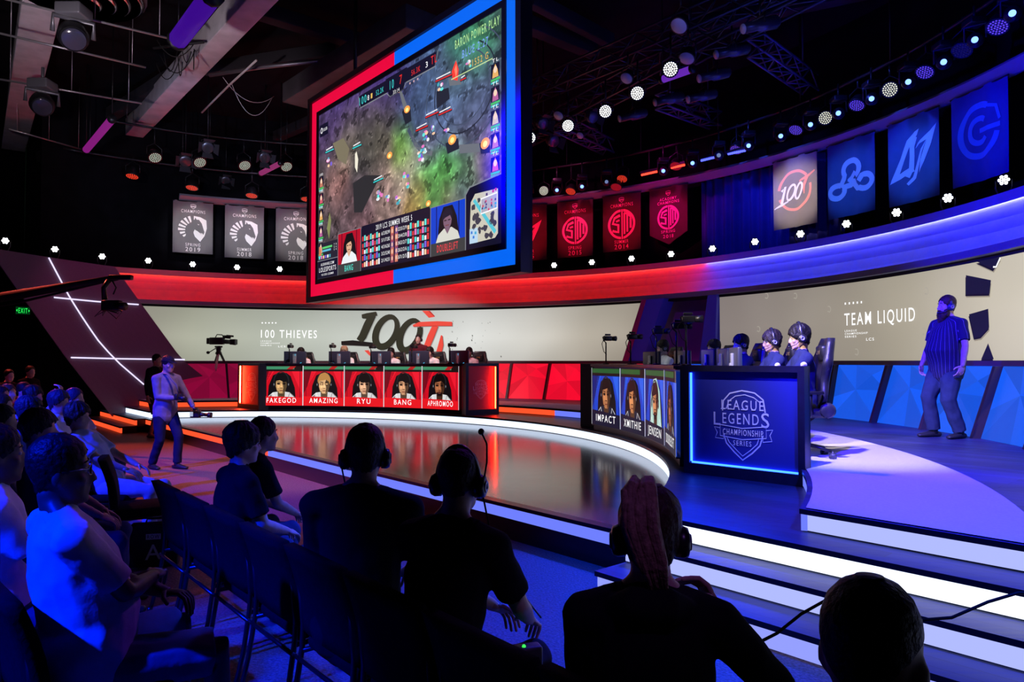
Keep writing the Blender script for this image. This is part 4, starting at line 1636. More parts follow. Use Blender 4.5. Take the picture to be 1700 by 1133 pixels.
def horse(a, cx, cy, s_, m, bgm):
    def q(pts):
        return [(cx + x * s_, cy + y * s_) for x, y in pts]
    # shield half
    a.poly(q([(0.02, .50), (.25, .46), (.46, .36), (.48, .05), (.40, -.25), (.25, -.48), (.06, -.28), (0.0, -.12), (.03, .02)]), m, 1)
    # horse head cut out of it
    a.poly(q([(.06, .46), (.12, .36), (.20, .36), (.30, .22), (.36, .02), (.40, -.10), (.36, -.20), (.28, -.18), (.16, -.08), (.06, -.02), (.02, -.16), (.08, -.32), (-.3, -.5), (-.2, 0), (-.08, .24), (.0, .34), (.05, .36)]), bgm, 2)
    a.poly(q([(.26, -.135), (.345, -.165), (.33, -.195), (.27, -.16)]), m, 3)
    a.poly(q([(.15, .20), (.22, .17), (.18, .155)]), m, 3)
    # mane stripes
    for i in range(7):
        a0 = 104 + i * 17.5
        a1 = a0 + 10
        r0, r1 = (.30, .55) if i < 5 else (.32, .50 - .05 * (i - 5))
        P_ = [(r0 * cos(rad(a0)) + .03, r0 * sin(rad(a0)) - .05), (r1 * cos(rad(a0)) + .03, r1 * sin(rad(a0)) - .05), (r1 * cos(rad(a1)) + .03, r1 * sin(rad(a1)) - .05), (r0 * cos(rad(a1)) + .03, r0 * sin(rad(a1)) - .05)]
        a.poly(q(P_), m, 1)


def ring_sm(a, cx, cy, s_, m, bgm):
    a.arc(cx, cy, s_ * .46, s_ * .46, 0, 360, s_ * .08, m, 1, 40)
    a.rect(cx - s_ * .035, cy - s_ * .5, cx - s_ * .015, cy + s_ * .5, bgm, 3)
    a.rect(cx + s_ * .035, cy - s_ * .5, cx + s_ * .055, cy + s_ * .5, bgm, 3)
    a.rect(cx - s_ * .012, cy - s_ * .44, cx + s_ * .032, cy + s_ * .44, m, 2)
    w = s_ * .085
    a.stroke([(cx - s_ * .06, cy + s_ * .30), (cx - s_ * .26, cy + s_ * .22), (cx - s_ * .33, cy + s_ * .04), (cx - s_ * .12, cy - s_ * .02), (cx - s_ * .12, cy - s_ * .26), (cx - s_ * .34, cy - s_ * .20)], w, m, 2)
    a.stroke([(cx - s_ * .08, cy + s_ * .14), (cx - s_ * .2, cy + s_ * .10)], w * .7, m, 2)
    for x, y1 in ((.10, .36), (.22, .30), (.34, .18)):
        a.rect(cx + x * s_ - w * .42, cy - s_ * (y1 - .02), cx + x * s_ + w * .42, cy + s_ * y1, m, 2)
    a.stroke([(cx + s_ * .08, cy + s_ * .36), (cx + s_ * .22, cy + s_ * .33), (cx + s_ * .36, cy + s_ * .2)], w * .8, m, 2)


def slash_c(a, cx, cy, s_, m, bgm):
    def q(pts):
        return [(cx + x * s_, cy + y * s_) for x, y in pts]
    a.poly(q([(-.5, -.40), (-.22, .16), (-.12, .34), (.04, .46), (.16, .48), (.10, .38), (-.02, .30), (-.10, .16), (-.30, -.24), (-.02, -.16), (.02, -.26)]), m, 1)
    a.poly(q([(.50, .46), (.12, .22), (.05, .14), (.16, .20), (.30, .24), (.22, .04), (.14, -.20), (.05, -.40), (-.10, -.50), (-.14, -.46), (-.02, -.36), (.08, -.14), (.2, .1)]), m, 1)
    a.stroke(q([(.06, .36), (-.02, .20), (-.02, .02), (-.04, -.20), (-.12, -.34)]), s_ * .10, m, 2)
    a.poly(q([(.52, .48), (.40, .16), (.26, -.14), (.14, -.32), (.18, -.1), (.3, .22)]), m, 1)


def banner(label, px0, px1, zb, cloth, draw, pointed=False, zt=6.34):
    a0, _ = wang(px0, RB)
    a1, _ = wang(px1, RB)
    A, B = pw(a0, RB), pw(a1, RB)
    d = B - A
    w = d.length
    d.normalize()
    nn = (Vector((CW.x, CW.y, 0)) - (A + B) / 2)
    nn.z = 0
    nn.normalize()
    t = thing('banner', label, 'banner', (A + B) / 2 + Vector((0, 0, zb)), 0, 'cloth banners hanging above the frieze')
    h = zt - zb

    def fn(x, y, o=0.0):
        wv_ = .018 * sin(x / w * 9 + y * 1.1) * (1 - .6 * y / h) + .012 * sin(x / w * 21)
        return A + d * x + Vector((0, 0, zb + y)) + nn * (o + wv_)
    mb = MB()
    nx, ny = 24, 14
    fs = [(j * (nx + 1) + i, j * (nx + 1) + i + 1, (j + 1) * (nx + 1) + i + 1, (j + 1) * (nx + 1) + i) for j in range(ny) for i in range(nx)]

    def yb_(s_):
        return abs(s_ - .5) * 2 * .2 * h - .05 * h if pointed else 0
    for off in (0, -.008):
        mb.add([fn(i / nx * w, yb_(i / nx) + (h - yb_(i / nx)) * j / ny, off) for j in range(ny + 1) for i in range(nx + 1)], fs, 0, True)
    mb.build('cloth', cloth, t, True)
    mb = MB()
    mb.tube([fn(-.02, h - .01, 0), fn(w / 2, h - .01, 0), fn(w + .02, h - .01, 0)], .016, 6)
    mb.build('batten', BLACKM, t, True)
    art = Art()
    draw(art, w, h)
    art.build('emblem', lambda x, y, o: fn(x, y, .006 + o), t, True, cut=w / 12, step=.002)
    return t


def champ(season, year, emb, m, bgm, top='CHAMPIONS', s_=.62, ey=.5):
    def draw(a, w, h):
        crest(a, w / 2, h * .90, h * .045, m)
        if top == 'CHAMPIONS':
            a.text('CHAMPIONS', w / 2, h * .775, h * .06, m, 1, w * .6)
        else:
            a.text('ACADEMY', w / 2, h * .795, h * .055, m, 1, w * .44)
            a.text('CHAMPIONS', w / 2, h * .725, h * .055, m, 1, w * .58)
        emb(a, w * .5, h * ey, w * s_, m, bgm)
        a.text(season, w / 2, h * .135, h * .058, m, 1, w * .37)
        a.text(year, w / 2, h * .035, h * .08, m, 1, w * .37)
    return draw


HB = BW
banner('grey cloth banner with white horse crest, lettered spring 2019', 284, 351, 4.81, BW, champ('SPRING', '2019', horse, PW_, BW, s_=.72, ey=.47))
banner('grey cloth banner with white horse crest, lettered summer 2018', 371, 436, 4.75, BW, champ('SUMMER', '2018', horse, PW_, BW, s_=.72, ey=.47))
banner('grey cloth banner with white horse crest, lettered spring 2018', 456, 523, 4.70, BW, champ('SPRING', '2018', horse, PW_, BW, s_=.72, ey=.47))
banner('dark red banner with slashed letter emblem, lettered summer 2015', 842, 908, 4.66, BR_, champ('SUMMER', '2015', slash_c, PR, BR_, s_=.72, ey=.46))
banner('dark red banner with ringed letter emblem, lettered spring 2015', 926, 985, 4.68, BR_, champ('SPRING', '2015', ring_sm, PR, BR_, s_=.72, ey=.47))
banner('dark red banner with ringed letter emblem, lettered summer 2014', 1002, 1065, 4.74, BR_, champ('SUMMER', '2014', ring_sm, PR, BR_, s_=.72, ey=.47))


def acad(a, w, h):
    crest(a, w / 2, h * .88, h * .045, PR)
    a.text('ACADEMY', w / 2, h * .75, h * .05, PR, 1, w * .46)
    a.text('CHAMPIONS', w / 2, h * .685, h * .05, PR, 1, w * .58)
    ring_sm(a, w / 2, h * .44, w * .58, PR, BR_)
    a.text('SPRING', w / 2, h * .16, h * .05, PR, 1, w * .37)
    a.text('2018', w / 2, h * .07, h * .06, PR, 1, w * .27)


banner('dark red banner with pointed foot and ringed letter emblem, lettered academy', 1080, 1143, 4.85, BR_, acad, True)


def hundred(a, w, h):
    cx, cy = w * .5, h * .52
    R_ = w * .36
    a.arc(cx, cy, R_, R_ * 1.05, 40, 172, w * .055, PC, 1, 20)
    a.arc(cx, cy, R_, R_ * 1.05, 200, 372, w * .055, PC, 1, 24)
    a.stroke([(w * .62, h * .63), (w * .78, h * .67), (w * .96, h * .735)], [w * .03, w * .06, w * .03], PC, 2)
    a.stroke([(w * .79, h * .67), (w * .72, h * .55), (w * .73, h * .44)], [w * .06, w * .06, w * .02], PC, 2)
    a.stroke([(w * .04, h * .30), (w * .2, h * .345), (w * .36, h * .38)], [w * .02, w * .05, w * .03], PW_, 3)
    a.stroke([(w * .2, h * .54), (w * .29, h * .6), (w * .2, h * .36)], w * .055, PW_, 3)
    for x in (.42, .6):
        a.stroke([(w * x + w * .075 * cos(rad(t)) + w * .05 * sin(rad(t)), h * .5 + h * .105 * sin(rad(t))) for t in range(0, 361, 20)], w * .045, PW_, 3)


banner('grey cloth banner with white numerals inside a coral ring', 1287, 1360, 4.72, mat('warm_grey_banner_cloth', (.30, .26, .26), .85, 0, .06, 3), hundred)


def cloud(a, w, h):
    def C_(x, y):
        return (w * x, h * y)
    a.stroke([C_(.52 + .17 * cos(rad(t)), .60 + .115 * sin(rad(t))) for t in range(-60, 215, 15)] + [C_(.36, .50), C_(.28, .40)], w * .1, PB, 1)
    a.stroke([C_(.22 + .15 * cos(rad(t)), .345 + .085 * sin(rad(t))) for t in range(60, 400, 15)] + [C_(.5, .40), C_(.62, .44)], w * .1, PB, 1)
    a.stroke([C_(.47, .50), C_(.58, .40), C_(.66, .33)] + [C_(.80 + .15 * cos(rad(t)), .40 + .09 * sin(rad(t))) for t in range(230, 480, 15)] + [C_(.68, .42)], w * .1, PB, 2)
    a.stroke([C_(.60, .56), C_(.46, .44)], w * .08, PB, 2)


banner('blue cloth banner with looping three lobed light blue cloud emblem', 1378, 1457, 4.72, BB, cloud)
banner('blue cloth banner with slashed light blue letter emblem', 1480, 1565, 4.69, BB, lambda a, w, h: slash_c(a, w * .5, h * .52, w * .9, PB, BB))


def gee(a, w, h):
    cx, cy = w * .5, h * .54
    a.arc(cx, cy, w * .33, h * .27, 60, 345, w * .09, PBD, 1, 40)
    a.arc(cx, cy, w * .16, h * .13, 50, 320, w * .08, PBD, 1, 24)
    a.rect(cx, cy - h * .03, cx + w * .37, cy + h * .02, PBD, 1)
    a.stroke([(cx + w * .1, cy + h * .25), (cx + w * .3, cy + h * .20), (cx + w * .36, cy + h * .05)], w * .05, PBD, 1)


banner('deep blue cloth banner with dim round double letter emblem', 1587, 1682, 4.73, BBD, gee)
# blue curtain between the red and the white banner
mb = MB()
n = 140
a0, a1 = 44.6, 26.5
P = []
for i in range(n + 1):
    t = i / n
    r = 12.52 + .05 * sin(t * 95) + .025 * sin(t * 41 + 1)
    for z in (4.1, 5.2, 6.4):
        P.append(pw(a0 + (a1 - a0) * t, r, z))
mb.add(P, [(3 * i + j, 3 * i + j + 1, 3 * i + j + 4, 3 * i + j + 3) for i in range(n) for j in range(2)], 0, True)
o = mb.build('curtain', mat('blue_curtain_velvet', (.03, .03, .30), .9, 0, .1, 4))
tag(o, 'pleated blue curtain hanging between the red pointed banner and the grey ringed one', 'curtain')
# small spotlights that paint the banners
for (px, col, e) in ((318, WHITE, 270), (404, WHITE, 270), (490, WHITE, 230), (876, REDL, 420), (956, REDL, 420), (1034, REDL, 420), (1112, (1, .02, .25), 420), (1323, (1, .86, .8), 420), (1418, (.1, .3, 1), 420), (1522, (.1, .3, 1), 420), (1634, (.03, .10, 1), 300)):
    a, _ = wang(px, RB)
    spot(pw(a, 9.2, 5.6), pw(a, RB, 5.46), col, e * (.62 if col[0] < .2 else .8), 36, .75, .05)
a, _ = wang(1230, RB)
spot(pw(a, 9.0, 7.0), pw(a, 12.5, 5.2), BLUE, 220, 40)
for px, col, e in ((420, (.6, .45, .8), 60), (960, (.8, .12, .4), 160), (1120, (.8, .02, .5), 200), (1280, (.05, .08, 1), 260), (1500, (.05, .09, 1), 200)):
    a, _ = wang(px, 12)
    spot(pw(a, 9.6, 7.2), pw(a, 12.1, 6.42), col, e, 60, .8, .05)
# ================================================================== LIGHTING RIG
UPL = [(5, 400), (88, 414), (167, 426), (244, 433), (318, 439), (392, 444), (463, 447), (730, 449), (792, 447), (857, 444.5), (920, 440.6), (983, 435.6), (1049, 429.6), (1115, 422), (1184, 413), (1255, 401.6), (1331, 388.6), (1408, 372), (1492, 353), (1578, 329), (1672, 299)]
LED7 = emat((250, 252, 255), 6.0)


def basis(d):
    d = Vector(d).normalized()
    x = d.cross(Vector((0, 0, 1)))
    x = x.normalized() if x.length > 1e-4 else Vector((1, 0, 0))
    y = x.cross(d)
    return Matrix((x, y, d)).transposed()      # columns: x, y, d


for i, (px, py) in enumerate(UPL):
    a, Y = wang(px, 11.62)
    base = pw(a, 11.62, 4.18)
    zc_ = EYE + ray(px, py).z / ray(px, py).y * Y
    if px < 120:
        base.z = zc_ - .3
    t = thing('uplight', 'small white seven bulb uplight on the frieze ledge, %s from the exit sign end' % ORD[i], 'light', base, 0, 'white uplights along the frieze ledge')
    hd = Vector((base.x, base.y, zc_))
    aim = (Vector((0, 0, EYE + 1.5)) - hd).normalized()
    B_ = basis(aim)
    mb = MB()
    mb.lathe([(.05, -.16), (.085, -.12), (.095, -.01), (.095, .0)], hd, 14, 0, B_)
    mb.build('lamp_head', BLACKM, t, True)
    mb = MB()
    for k in range(7):
        q = Vector((0, 0, 0)) if k == 6 else Vector((.056 * cos(k * pi / 3), .056 * sin(k * pi / 3), 0))
        mb.lathe([(.024, .001), (.024, .006), (.0, .008)], hd + B_ @ q, 10, 0, B_)
    mb.build('bulb_cluster', LED7, t, True)
    mb = MB()
    s_ = B_ @ Vector((1, 0, 0))
    mb.tube([hd + s_ * .11, hd + s_ * .11 + Vector((0, 0, -.12)), base + Vector((0, 0, .02)) + s_ * .05, base + Vector((0, 0, .02)) - s_ * .05, hd - s_ * .11 + Vector((0, 0, -.12)), hd - s_ * .11], .012, 6)
    mb.build('yoke', BLACKM, t, True)
    mb = MB()
    mb.rbox(base + Vector((0, 0, .012)), (.2, .2, .024), .008)
    mb.build('base', BLACKM, t, True)

LENS_W = emat((250, 250, 246), 3.2)
LENS_DIM = mat('unlit_lens', (.42, .44, .46), .35)
LENS_R = emat((255, 66, 40), 1.1)
LENS_V = emat((84, 60, 206), 1.3)
LENS_G = emat((226, 226, 206), 1.2)
LENS_P = emat((186, 206, 190), .9)  # lenses of unlit lamps, their paleness given as a glow
GRILL = mat('lens_rim', (.05, .05, .06), .4)


def par(pos, aim, R_, lens, label, cat='light', group=None, topz=None, dots=True):
    """stage can: body, yoke, clamp and a lens of many small emitters"""
    aim = Vector(aim).normalized()
    B_ = basis(aim)
    t = thing('stage_lamp', label, cat, pos, 0, group)
    mb = MB()
    mb.lathe([(R_ * .45, -R_ * 1.5), (R_ * .7, -R_ * 1.3), (R_ * .95, -R_ * .7), (R_ * 1.06, -.02), (R_ * 1.06, .005), (R_ * 1.0, .005)], (0, 0, 0), 20, 0, B_)
    mb.build('lamp_body', BLACKM, t)
    mb = MB()
    if dots:
        mb.lathe([(R_ * .98, .0), (R_ * .98, .003), (0, .003)], (0, 0, 0), 20, 1, B_)
        for (rg, n_) in ((0, 1), (.27, 6), (.53, 12), (.79, 18)):
            for k in range(n_):
                q = Vector((R_ * rg * cos(2 * pi * k / n_), R_ * rg * sin(2 * pi * k / n_), 0))
                mb.lathe([(R_ * .105, .003), (R_ * .09, .008), (0, .009)], B_ @ q, 8, 0, B_)
        mb.build('lens', [lens, GRILL], t)
    else:
        mb.lathe([(R_ * .98, .0), (R_ * .9, .01), (0, .016)], (0, 0, 0), 20, 0, B_)
        mb.build('lens', lens, t)
    mb = MB()
    x = B_ @ Vector((1, 0, 0))
    up = Vector((0, 0, 1))
    c = -aim * R_ * .6
    mb.tube([c + x * R_ * 1.12, c + x * R_ * 1.12 + up * R_ * 1.2, c + up * R_ * 1.9, c - x * R_ * 1.12 + up * R_ * 1.2, c - x * R_ * 1.12], R_ * .09, 6)
    mb.build('yoke', BLACKM, t)
    mb = MB()
    tz = (topz - pos[2]) if topz else R_ * 2.6
    mb.cyl(c + up * R_ * 1.85, c + up * max(tz, R_ * 2.2), R_ * .13, n=8)
    mb.build('clamp', BLACKM, t)
    return t


# bright cans on the long truss above the stage
MID = Vector((0, 6, EYE))
TRZ = 7.35
for i, (px, py) in enumerate([(1113, 115), (1058, 155), (1005, 185), (943, 209), (880, 229)]):
    p = at_z(px, py, 6.7)
    par(p, Vector((-p.x * .9 - .3, -p.y * .75, -3.0)), .135, LENS_W, 'bright white round stage lamp on the long truss, %s from the nearest' % ORD[i], 'light', 'bright round stage lamps on the long truss', TRZ)
for i, (px, py, R_) in enumerate([(1127, 43, .14), (1040, 130, .12), (927, 192, .11), (1140, 97, .14), (963, 225, .09)]):
    p = at_z(px, py, 6.9)
    par(p, Vector((-p.x * .5 - 3.5, -p.y * .35, -7.6 if i != 3 else -11.5)), R_, LENS_DIM, 'unlit grey faced stage lamp on the long truss, %s in order of size' % ORD[i], 'light', 'unlit lamps on the long truss', TRZ, dots=False)
# rows of lamps on the pipe above the banner rail
RR = 11.2
RED_P = [(215, 293), (315, 312), (415, 325), (507, 331), (863, 331), (948, 318), (1034, 297), (1024, 311), (1124, 276)]
for i, (px, py) in enumerate(RED_P):
    a, z = wp(px, py, RR)
    p = pw(a, RR, z)
    dim = i in (7, 8)
    par(p, Vector((0, -.25, -1)) if i < 4 else Vector((-.3, -.5, -1)), .17 if i < 4 else .15, emat((150, 14, 30), .8) if dim else LENS_R,
        'red glowing stage lamp above the banner rail, %s from the exit sign side' % ORD[i], 'light', 'red lamps above the banner rail', 7.12, dots=not dim)
for i, (px, py) in enumerate([(1225, 249), (1325, 216), (1428, 175), (1543, 120), (1667, 45), (1606, 84)]):
    a, z = wp(px, py, RR)
    p = pw(a, RR, z)
    par(p, Vector((-.5, -.35, -1)), .15, LENS_V if i < 5 else emat((20, 16, 60), 1), 'violet glowing stage lamp above the blue banners, %s from the curtain' % ORD[i], 'light', 'violet lamps above the blue banners', 7.12)
for i, (px, py) in enumerate([(903, 317), (1375, 196), (1484, 149)]):
    a, z = wp(px, py, RR)
    p = pw(a, RR, z)
    par(p, Vector((-p.x - .5, -p.y, EYE - z + 1.2)), .14, LENS_G, 'pale round stage lamp with spotted face, %s along the banner rail' % ORD[i], 'light', 'pale spotted lamps above the banner rail', 7.12)
for i, (px, py) in enumerate([(253, 262), (328, 270), (403, 275), (473, 277)]):
    a, z = wp(px, py, 10.6)
    p = pw(a, 10.6, z)
    par(p, Vector((.75, -.75, -1.25)), .17, LENS_P, 'pale green tilted stage lamp above the grey banners, %s from the exit sign side' % ORD[i], 'light', 'pale green tilted lamps', 7.9)
SPK = emat((110, 150, 255), 3.0)
for i, (px, py) in enumerate([(877, 321), (925, 316), (967, 310), (1008, 302), (1103, 284), (1152, 271), (1196, 258), (1246, 242), (1300, 226), (1350, 207), (1397, 188), (1453, 164), (1515, 136), (1575, 103), (1628, 66), (1692, 22)]):
    a, z = wp(px, py, RR - .15)
    p = pw(a, RR - .15, z)
    lit = i not in (0, 3, 6)
    t = thing('moving_light', 'small moving head light with blue white lens above the rail, %s from the hanging screen' % ORD[i], 'light', p, 0, 'moving head lights above the banner rail')
    aim = Vector((-p.x - 1.5, -p.y, EYE - p.z + 1.0)).normalized()
    B_ = basis(aim)
    mb = MB()
    mb.lathe([(.05, -.26), (.10, -.2), (.12, -.08), (.10, .0)], (0, 0, 0), 16, 0, B_)
    mb.build('lamp_head', BLACKM, t)
    mb = MB()
    mb.lathe([(.048, .001), (.04, .01), (0, .016)], (0, 0, 0), 14, 0, B_)
    mb.build('lens', SPK if lit else emat((120, 140, 190), .8), t)
    mb = MB()
    x = B_ @ Vector((1, 0, 0))
    mb.tube([x * .14 - aim * .1, x * .14 + Vector((0, 0, .22)), -x * .14 + Vector((0, 0, .22)), -x * .14 - aim * .1], .022, 6)
    mb.build('yoke', BLACKM, t)
    mb = MB()
    mb.rbox((0, 0, .27), (.26, .26, .1), .02)
    mb.cyl((0, 0, .3), (0, 0, 7.12 - p.z), .02, n=8)
    mb.build('base', BLACKM, t)
# thin light bars
for i, (p0, p1, col, lab) in enumerate([((1066, 291), (1093, 285), (255, 60, 40), 'thin red light bar above the pointed banner'), ((1116, 279), (1139, 274), (255, 60, 40), 'short red light bar next to the red lamp'),
                                        ((1166, 267), (1191, 261), (70, 80, 255), 'thin blue light bar above the curtain'), ((1211, 256), (1241, 250), (70, 80, 255), 'thin blue light bar beside the violet lamp')]):
    A = pw(*[wp(*p0, RR)[0], RR, wp(*p0, RR)[1]])
    B = pw(*[wp(*p1, RR)[0], RR, wp(*p1, RR)[1]])
    t = thing('light_bar', lab, 'light', (A + B) / 2)
    mb = MB()
    for k in range(9):
        p = A.lerp(B, (k + .5) / 9)
        mb.ell(p, (.03, .03, .03), nu=8, nv=5)
    mb.build('emitter_row', emat(col, 3.0), t, True)
    mb = MB()
    M_ = Matrix.Rotation(atan2(B.y - A.y, B.x - A.x), 3, 'Z')
    mb.box((A + B) / 2 + Vector((0, 0, .06)), ((B - A).length + .05, .08, .06), 0, M_)
    mb.cyl((A + B) / 2 + Vector((0, 0, .08)), ((A + B) / 2).to_2d().to_3d() + Vector((0, 0, 7.12)), .015, n=6)
    mb.build('housing', BLACKM, t, True)
# the curved hanging pipe they are clamped to
mb = MB()
mb.tube([pw(133 - 157 * i / 100, RR, 7.12) for i in range(101)], .03, 8)
for i in range(14):
    q = pw(130 - 11.5 * i, RR, 7.12)
    mb.cyl(q, q + Vector((0, 0, 2.1)), .012, n=6)
tag(mb.build('lighting_pipe', BLACKM), 'long curved black lighting pipe above the banner rail', 'pipe')
mb = MB()
mb.tube([pw(128 - 60 * i / 50, 10.6, 7.9) for i in range(51)], .03, 8)
for i in range(6):
    q = pw(126 - 11 * i, 10.6, 7.9)
    mb.cyl(q, q + Vector((0, 0, 1.3)), .012, n=6)
tag(mb.build('lighting_pipe', BLACKM), 'curved black lighting pipe holding the pale green tilted lamps', 'pipe')


def truss(p0, p1, w, label, m=BLACKM, n=None, rad_=.025):
    p0, p1 = Vector(p0), Vector(p1)
    d = (p1 - p0)
    L = d.length
    d.normalize()
    s = d.cross(Vector((0, 0, 1))).normalized() * w / 2
    u = Vector((0, 0, w / 2))
    n = n or max(2, int(L / (w * 1.2)))
    t = thing('lighting_truss', label, 'truss', (p0 + p1) / 2)
    mb = MB()
    for a in (-1, 1):
        for b in (-1, 1):
            mb.cyl(p0 + s * a + u * b, p1 + s * a + u * b, rad_, n=7)
    mb.build('chords', m, t, True)['kind'] = 'stuff'
    mb = MB()
    for i in range(n):
        a, b = p0 + d * (L * i / n), p0 + d * (L * (i + 1) / n)
        f = 1 if i % 2 else -1
        for z in (-1, 1):
            mb.cyl(a + s * f + u * z, b - s * f + u * z, rad_ * .6, n=5)
            mb.cyl(a + s + u * z, a - s + u * z, rad_ * .6, n=5)
        for y in (-1, 1):
            mb.cyl(a + s * y + u * f, b + s * y - u * f, rad_ * .6, n=5)
    mb.build('bracing', m, t, True)['kind'] = 'stuff'
    mb = MB()
    for k in (.15, .85):
        q = p0 + d * (L * k)
        mb.cyl(q + u, (q.x, q.y, 9.2), .015, n=6)
    mb.build('hanger_rods', m, t, True)['kind'] = 'stuff'
    return t


ALU = mat('dark_truss_metal', (.05, .05, .06), .3, .6)
A_ = at_z(850, 240, 7.55)
B_2 = at_z(1190, 60, 7.55)
dd = (B_2 - A_).normalized()
truss(A_ - dd * 2.0, B_2 + dd * 4.5, .4, 'long black truss running over the stage with the bright white lamps', ALU)
truss(at_z(840, 172, 7.9), at_z(1330, -40, 7.9), .38, 'second black truss running behind the bright lamps', ALU)
for i, (p0, p1, z, lab) in enumerate([((1098, 166), (1188, 200), 7.6, 'short blue lit ladder truss below the bright lamps'), ((1255, 76), (1345, 140), 7.6, 'short blue lit ladder truss near the corner of the ceiling'), ((930, 205), (1010, 245), 7.5, 'short dark ladder truss behind the smallest lamp')]):
    truss(at_z(*p0, z), at_z(*p1, z), .34, lab, mat('blue_grey_truss', (.09, .10, .2), .35, .4))
for i, (px, py) in enumerate([(1110, 165), (1165, 160), (1215, 85), (1262, 42), (1050, 192), (1185, 125)]):
    p = at_z(px, py, 7.1)
    t = thing('profile_spotlight', 'long barrelled dark spotlight on the trusses, %s from the screen' % ORD[[1, 2, 4, 5, 0, 3][i]], 'light', p, 0, 'long dark spotlights on the trusses')
    d = Vector((-.8, -.2, -.25)).normalized()
    mb = MB()
    mb.tube([d * -.35, d * -.3, d * 0, d * .05, d * .32], [.07, .11, .11, .08, .085], 14)
    mb.build('barrel', mat('spot_barrel', (.06, .055, .08), .3, .5), t)
    mb = MB()
    x = d.cross(Vector((0, 0, 1))).normalized()
    mb.tube([x * .13, x * .13 + Vector((0, 0, .16)), -x * .13 + Vector((0, 0, .16)), -x * .13], .014, 6)
    mb.cyl((0, 0, .15), (0, 0, .45), .018, n=6)
    mb.build('yoke', BLACKM, t)
    mb = MB()
    mb.lathe([(.08, 0), (.08, .01), (0, .015)], d * .32, 14, 0, basis(d))
    mb.build('lens', LENS_DIM, t)

# ------------------------------------------------------------------ ceiling furniture


def beam(name, p0, p1, w, h, m, lab=None, cat=None):
    p0, p1 = Vector(p0), Vector(p1)
    mb = MB()
    d = p1 - p0
    M_ = Matrix.Rotation(atan2(d.y, d.x), 3, 'Z')
    mb.rbox((p0 + p1) / 2 + Vector((0, 0, h / 2)), (d.length, w, h), .02, 0, M_)
    o = mb.build(name, m, kind=None if lab else 'structure')
    if lab:
        tag(o, lab, cat)
    return o


ZB = 8.2
beam('ceiling_beam', at_z(190, 262, ZB), at_z(448, -12, ZB), .46, .5, GREYB)
beam('ceiling_beam', at_z(78, -30, ZB), at_z(22, 250, ZB), .62, .4, GREYB)
DARKB = mat('dark_joist', (.014, .012, .016), .8)
for (p0, p1, w) in (((0, 310), (330, 110), .3), ((400, 260), (820, 80), .25), ((430, 30), (760, 130), .3), ((340, 125), (560, 92), .16), ((860, 45), (985, 95), .3), ((880, 10), (1015, 80), .2), ((1300, 160), (1700, 60), .3), ((1130, 60), (1700, -60), .3)):
    beam('ceiling_beam', at_z(*p0, 8.6), at_z(*p1, 8.6), w, .3, DARKB)
beam('ventilation_duct', at_z(492, 176, 7.7), at_z(700, 55, 7.7), .7, .45, DUCTM, 'square grey ventilation duct above the hanging screen', 'duct')
mb = MB()
mb.tube([at_z(348, 125, 8.15), at_z(432, 112, 8.15), at_z(560, 98, 8.15)], .045, 8)
tag(mb.build('conduit', STEEL), 'pale horizontal conduit crossing under the roof beside the big beam', 'pipe')
mb = MB()
mb.tube([at_z(335, 187, 7.6), at_z(381, 141, 7.8), at_z(426, 100, 8.0)], .022, 8)
tag(mb.build('ceiling_pole', mat('pale_pole', (.5, .48, .45), .5)), 'thin pale pole hanging aslant beside the big grey beam', 'pole')
for i, (p0, p1) in enumerate([((8, -2), (290, 66)), ((-10, 53), (242, 112)), ((-10, 130), (236, 172)), ((14, 214), (142, 250))]):
    mb = MB()
    a, b = at_z(*p0, 7.5), at_z(*p1, 7.5)
    mb.cyl(a, b, .022, n=8)
    for k in (.1, .5, .9):
        q = a.lerp(b, k)
        mb.cyl(q, q + Vector((0, 0, 1.72)), .008, n=5)
    tag(mb.build('lighting_pipe', mat('worn_pipe', (.30, .29, .30), .35, .7)), 'thin straight pipe under the ceiling, %s from the round diffuser' % ORD[i], 'pipe', 'straight pipes under the ceiling')
PURT = [((352, -8), (296, 66), .15, (64, 12, 150), 'long purple glowing tube below the ceiling by the big beam'), ((186, 198), (143, 249), .085, (140, 30, 130), 'short magenta glowing tube between beam and pipes'),
        ((466, 271), (433, 288), .07, (150, 50, 110), 'short pink glowing tube above the grey banners'), ((1148, 115), (1100, 132), .07, (110, 44, 190), 'short purple glowing tube beside the nearest bright lamp')]
for (p0, p1, w, c, lab) in PURT:
    a, b = at_z(*p0, 7.0), at_z(*p1, 7.0)
    t = thing('light_tube', lab, 'light', (a + b) / 2)
    mb = MB()
    mb.tube([a, b], w, 10)
    mb.build('tube', emat(c, .8), t, True)
    mb = MB()
    for q, d in ((a, a - b), (b, b - a)):
        d = d.normalized()
        mb.cyl(q - d * .02, q + d * .05, w * 1.15, n=10)
        mb.cyl(q, (q.x, q.y, 9.2), .01, n=5)
    mb.build('end_caps', BLACKM, t, True)['kind'] = 'stuff'
p = at_z(130, -6, 8.2)
t = thing('ceiling_diffuser', 'big round ceiling air diffuser of concentric bright rings', 'diffuser', p)
for i, r in enumerate((1.0, .8, .58, .34)):
    mb = MB()
    mb.lathe([(r, 0), (r + .06, .05), (r + .02, .1), (r - .05, .06), (r, 0)], (0, 0, -.05 * i), 40)
    mb.build('ring', CHROME, t)
mb = MB()
mb.lathe([(1.1, .1), (1.1, 1.0), (.3, 1.1)], (0, 0, 0), 24)
mb.build('neck', DUCTM, t)
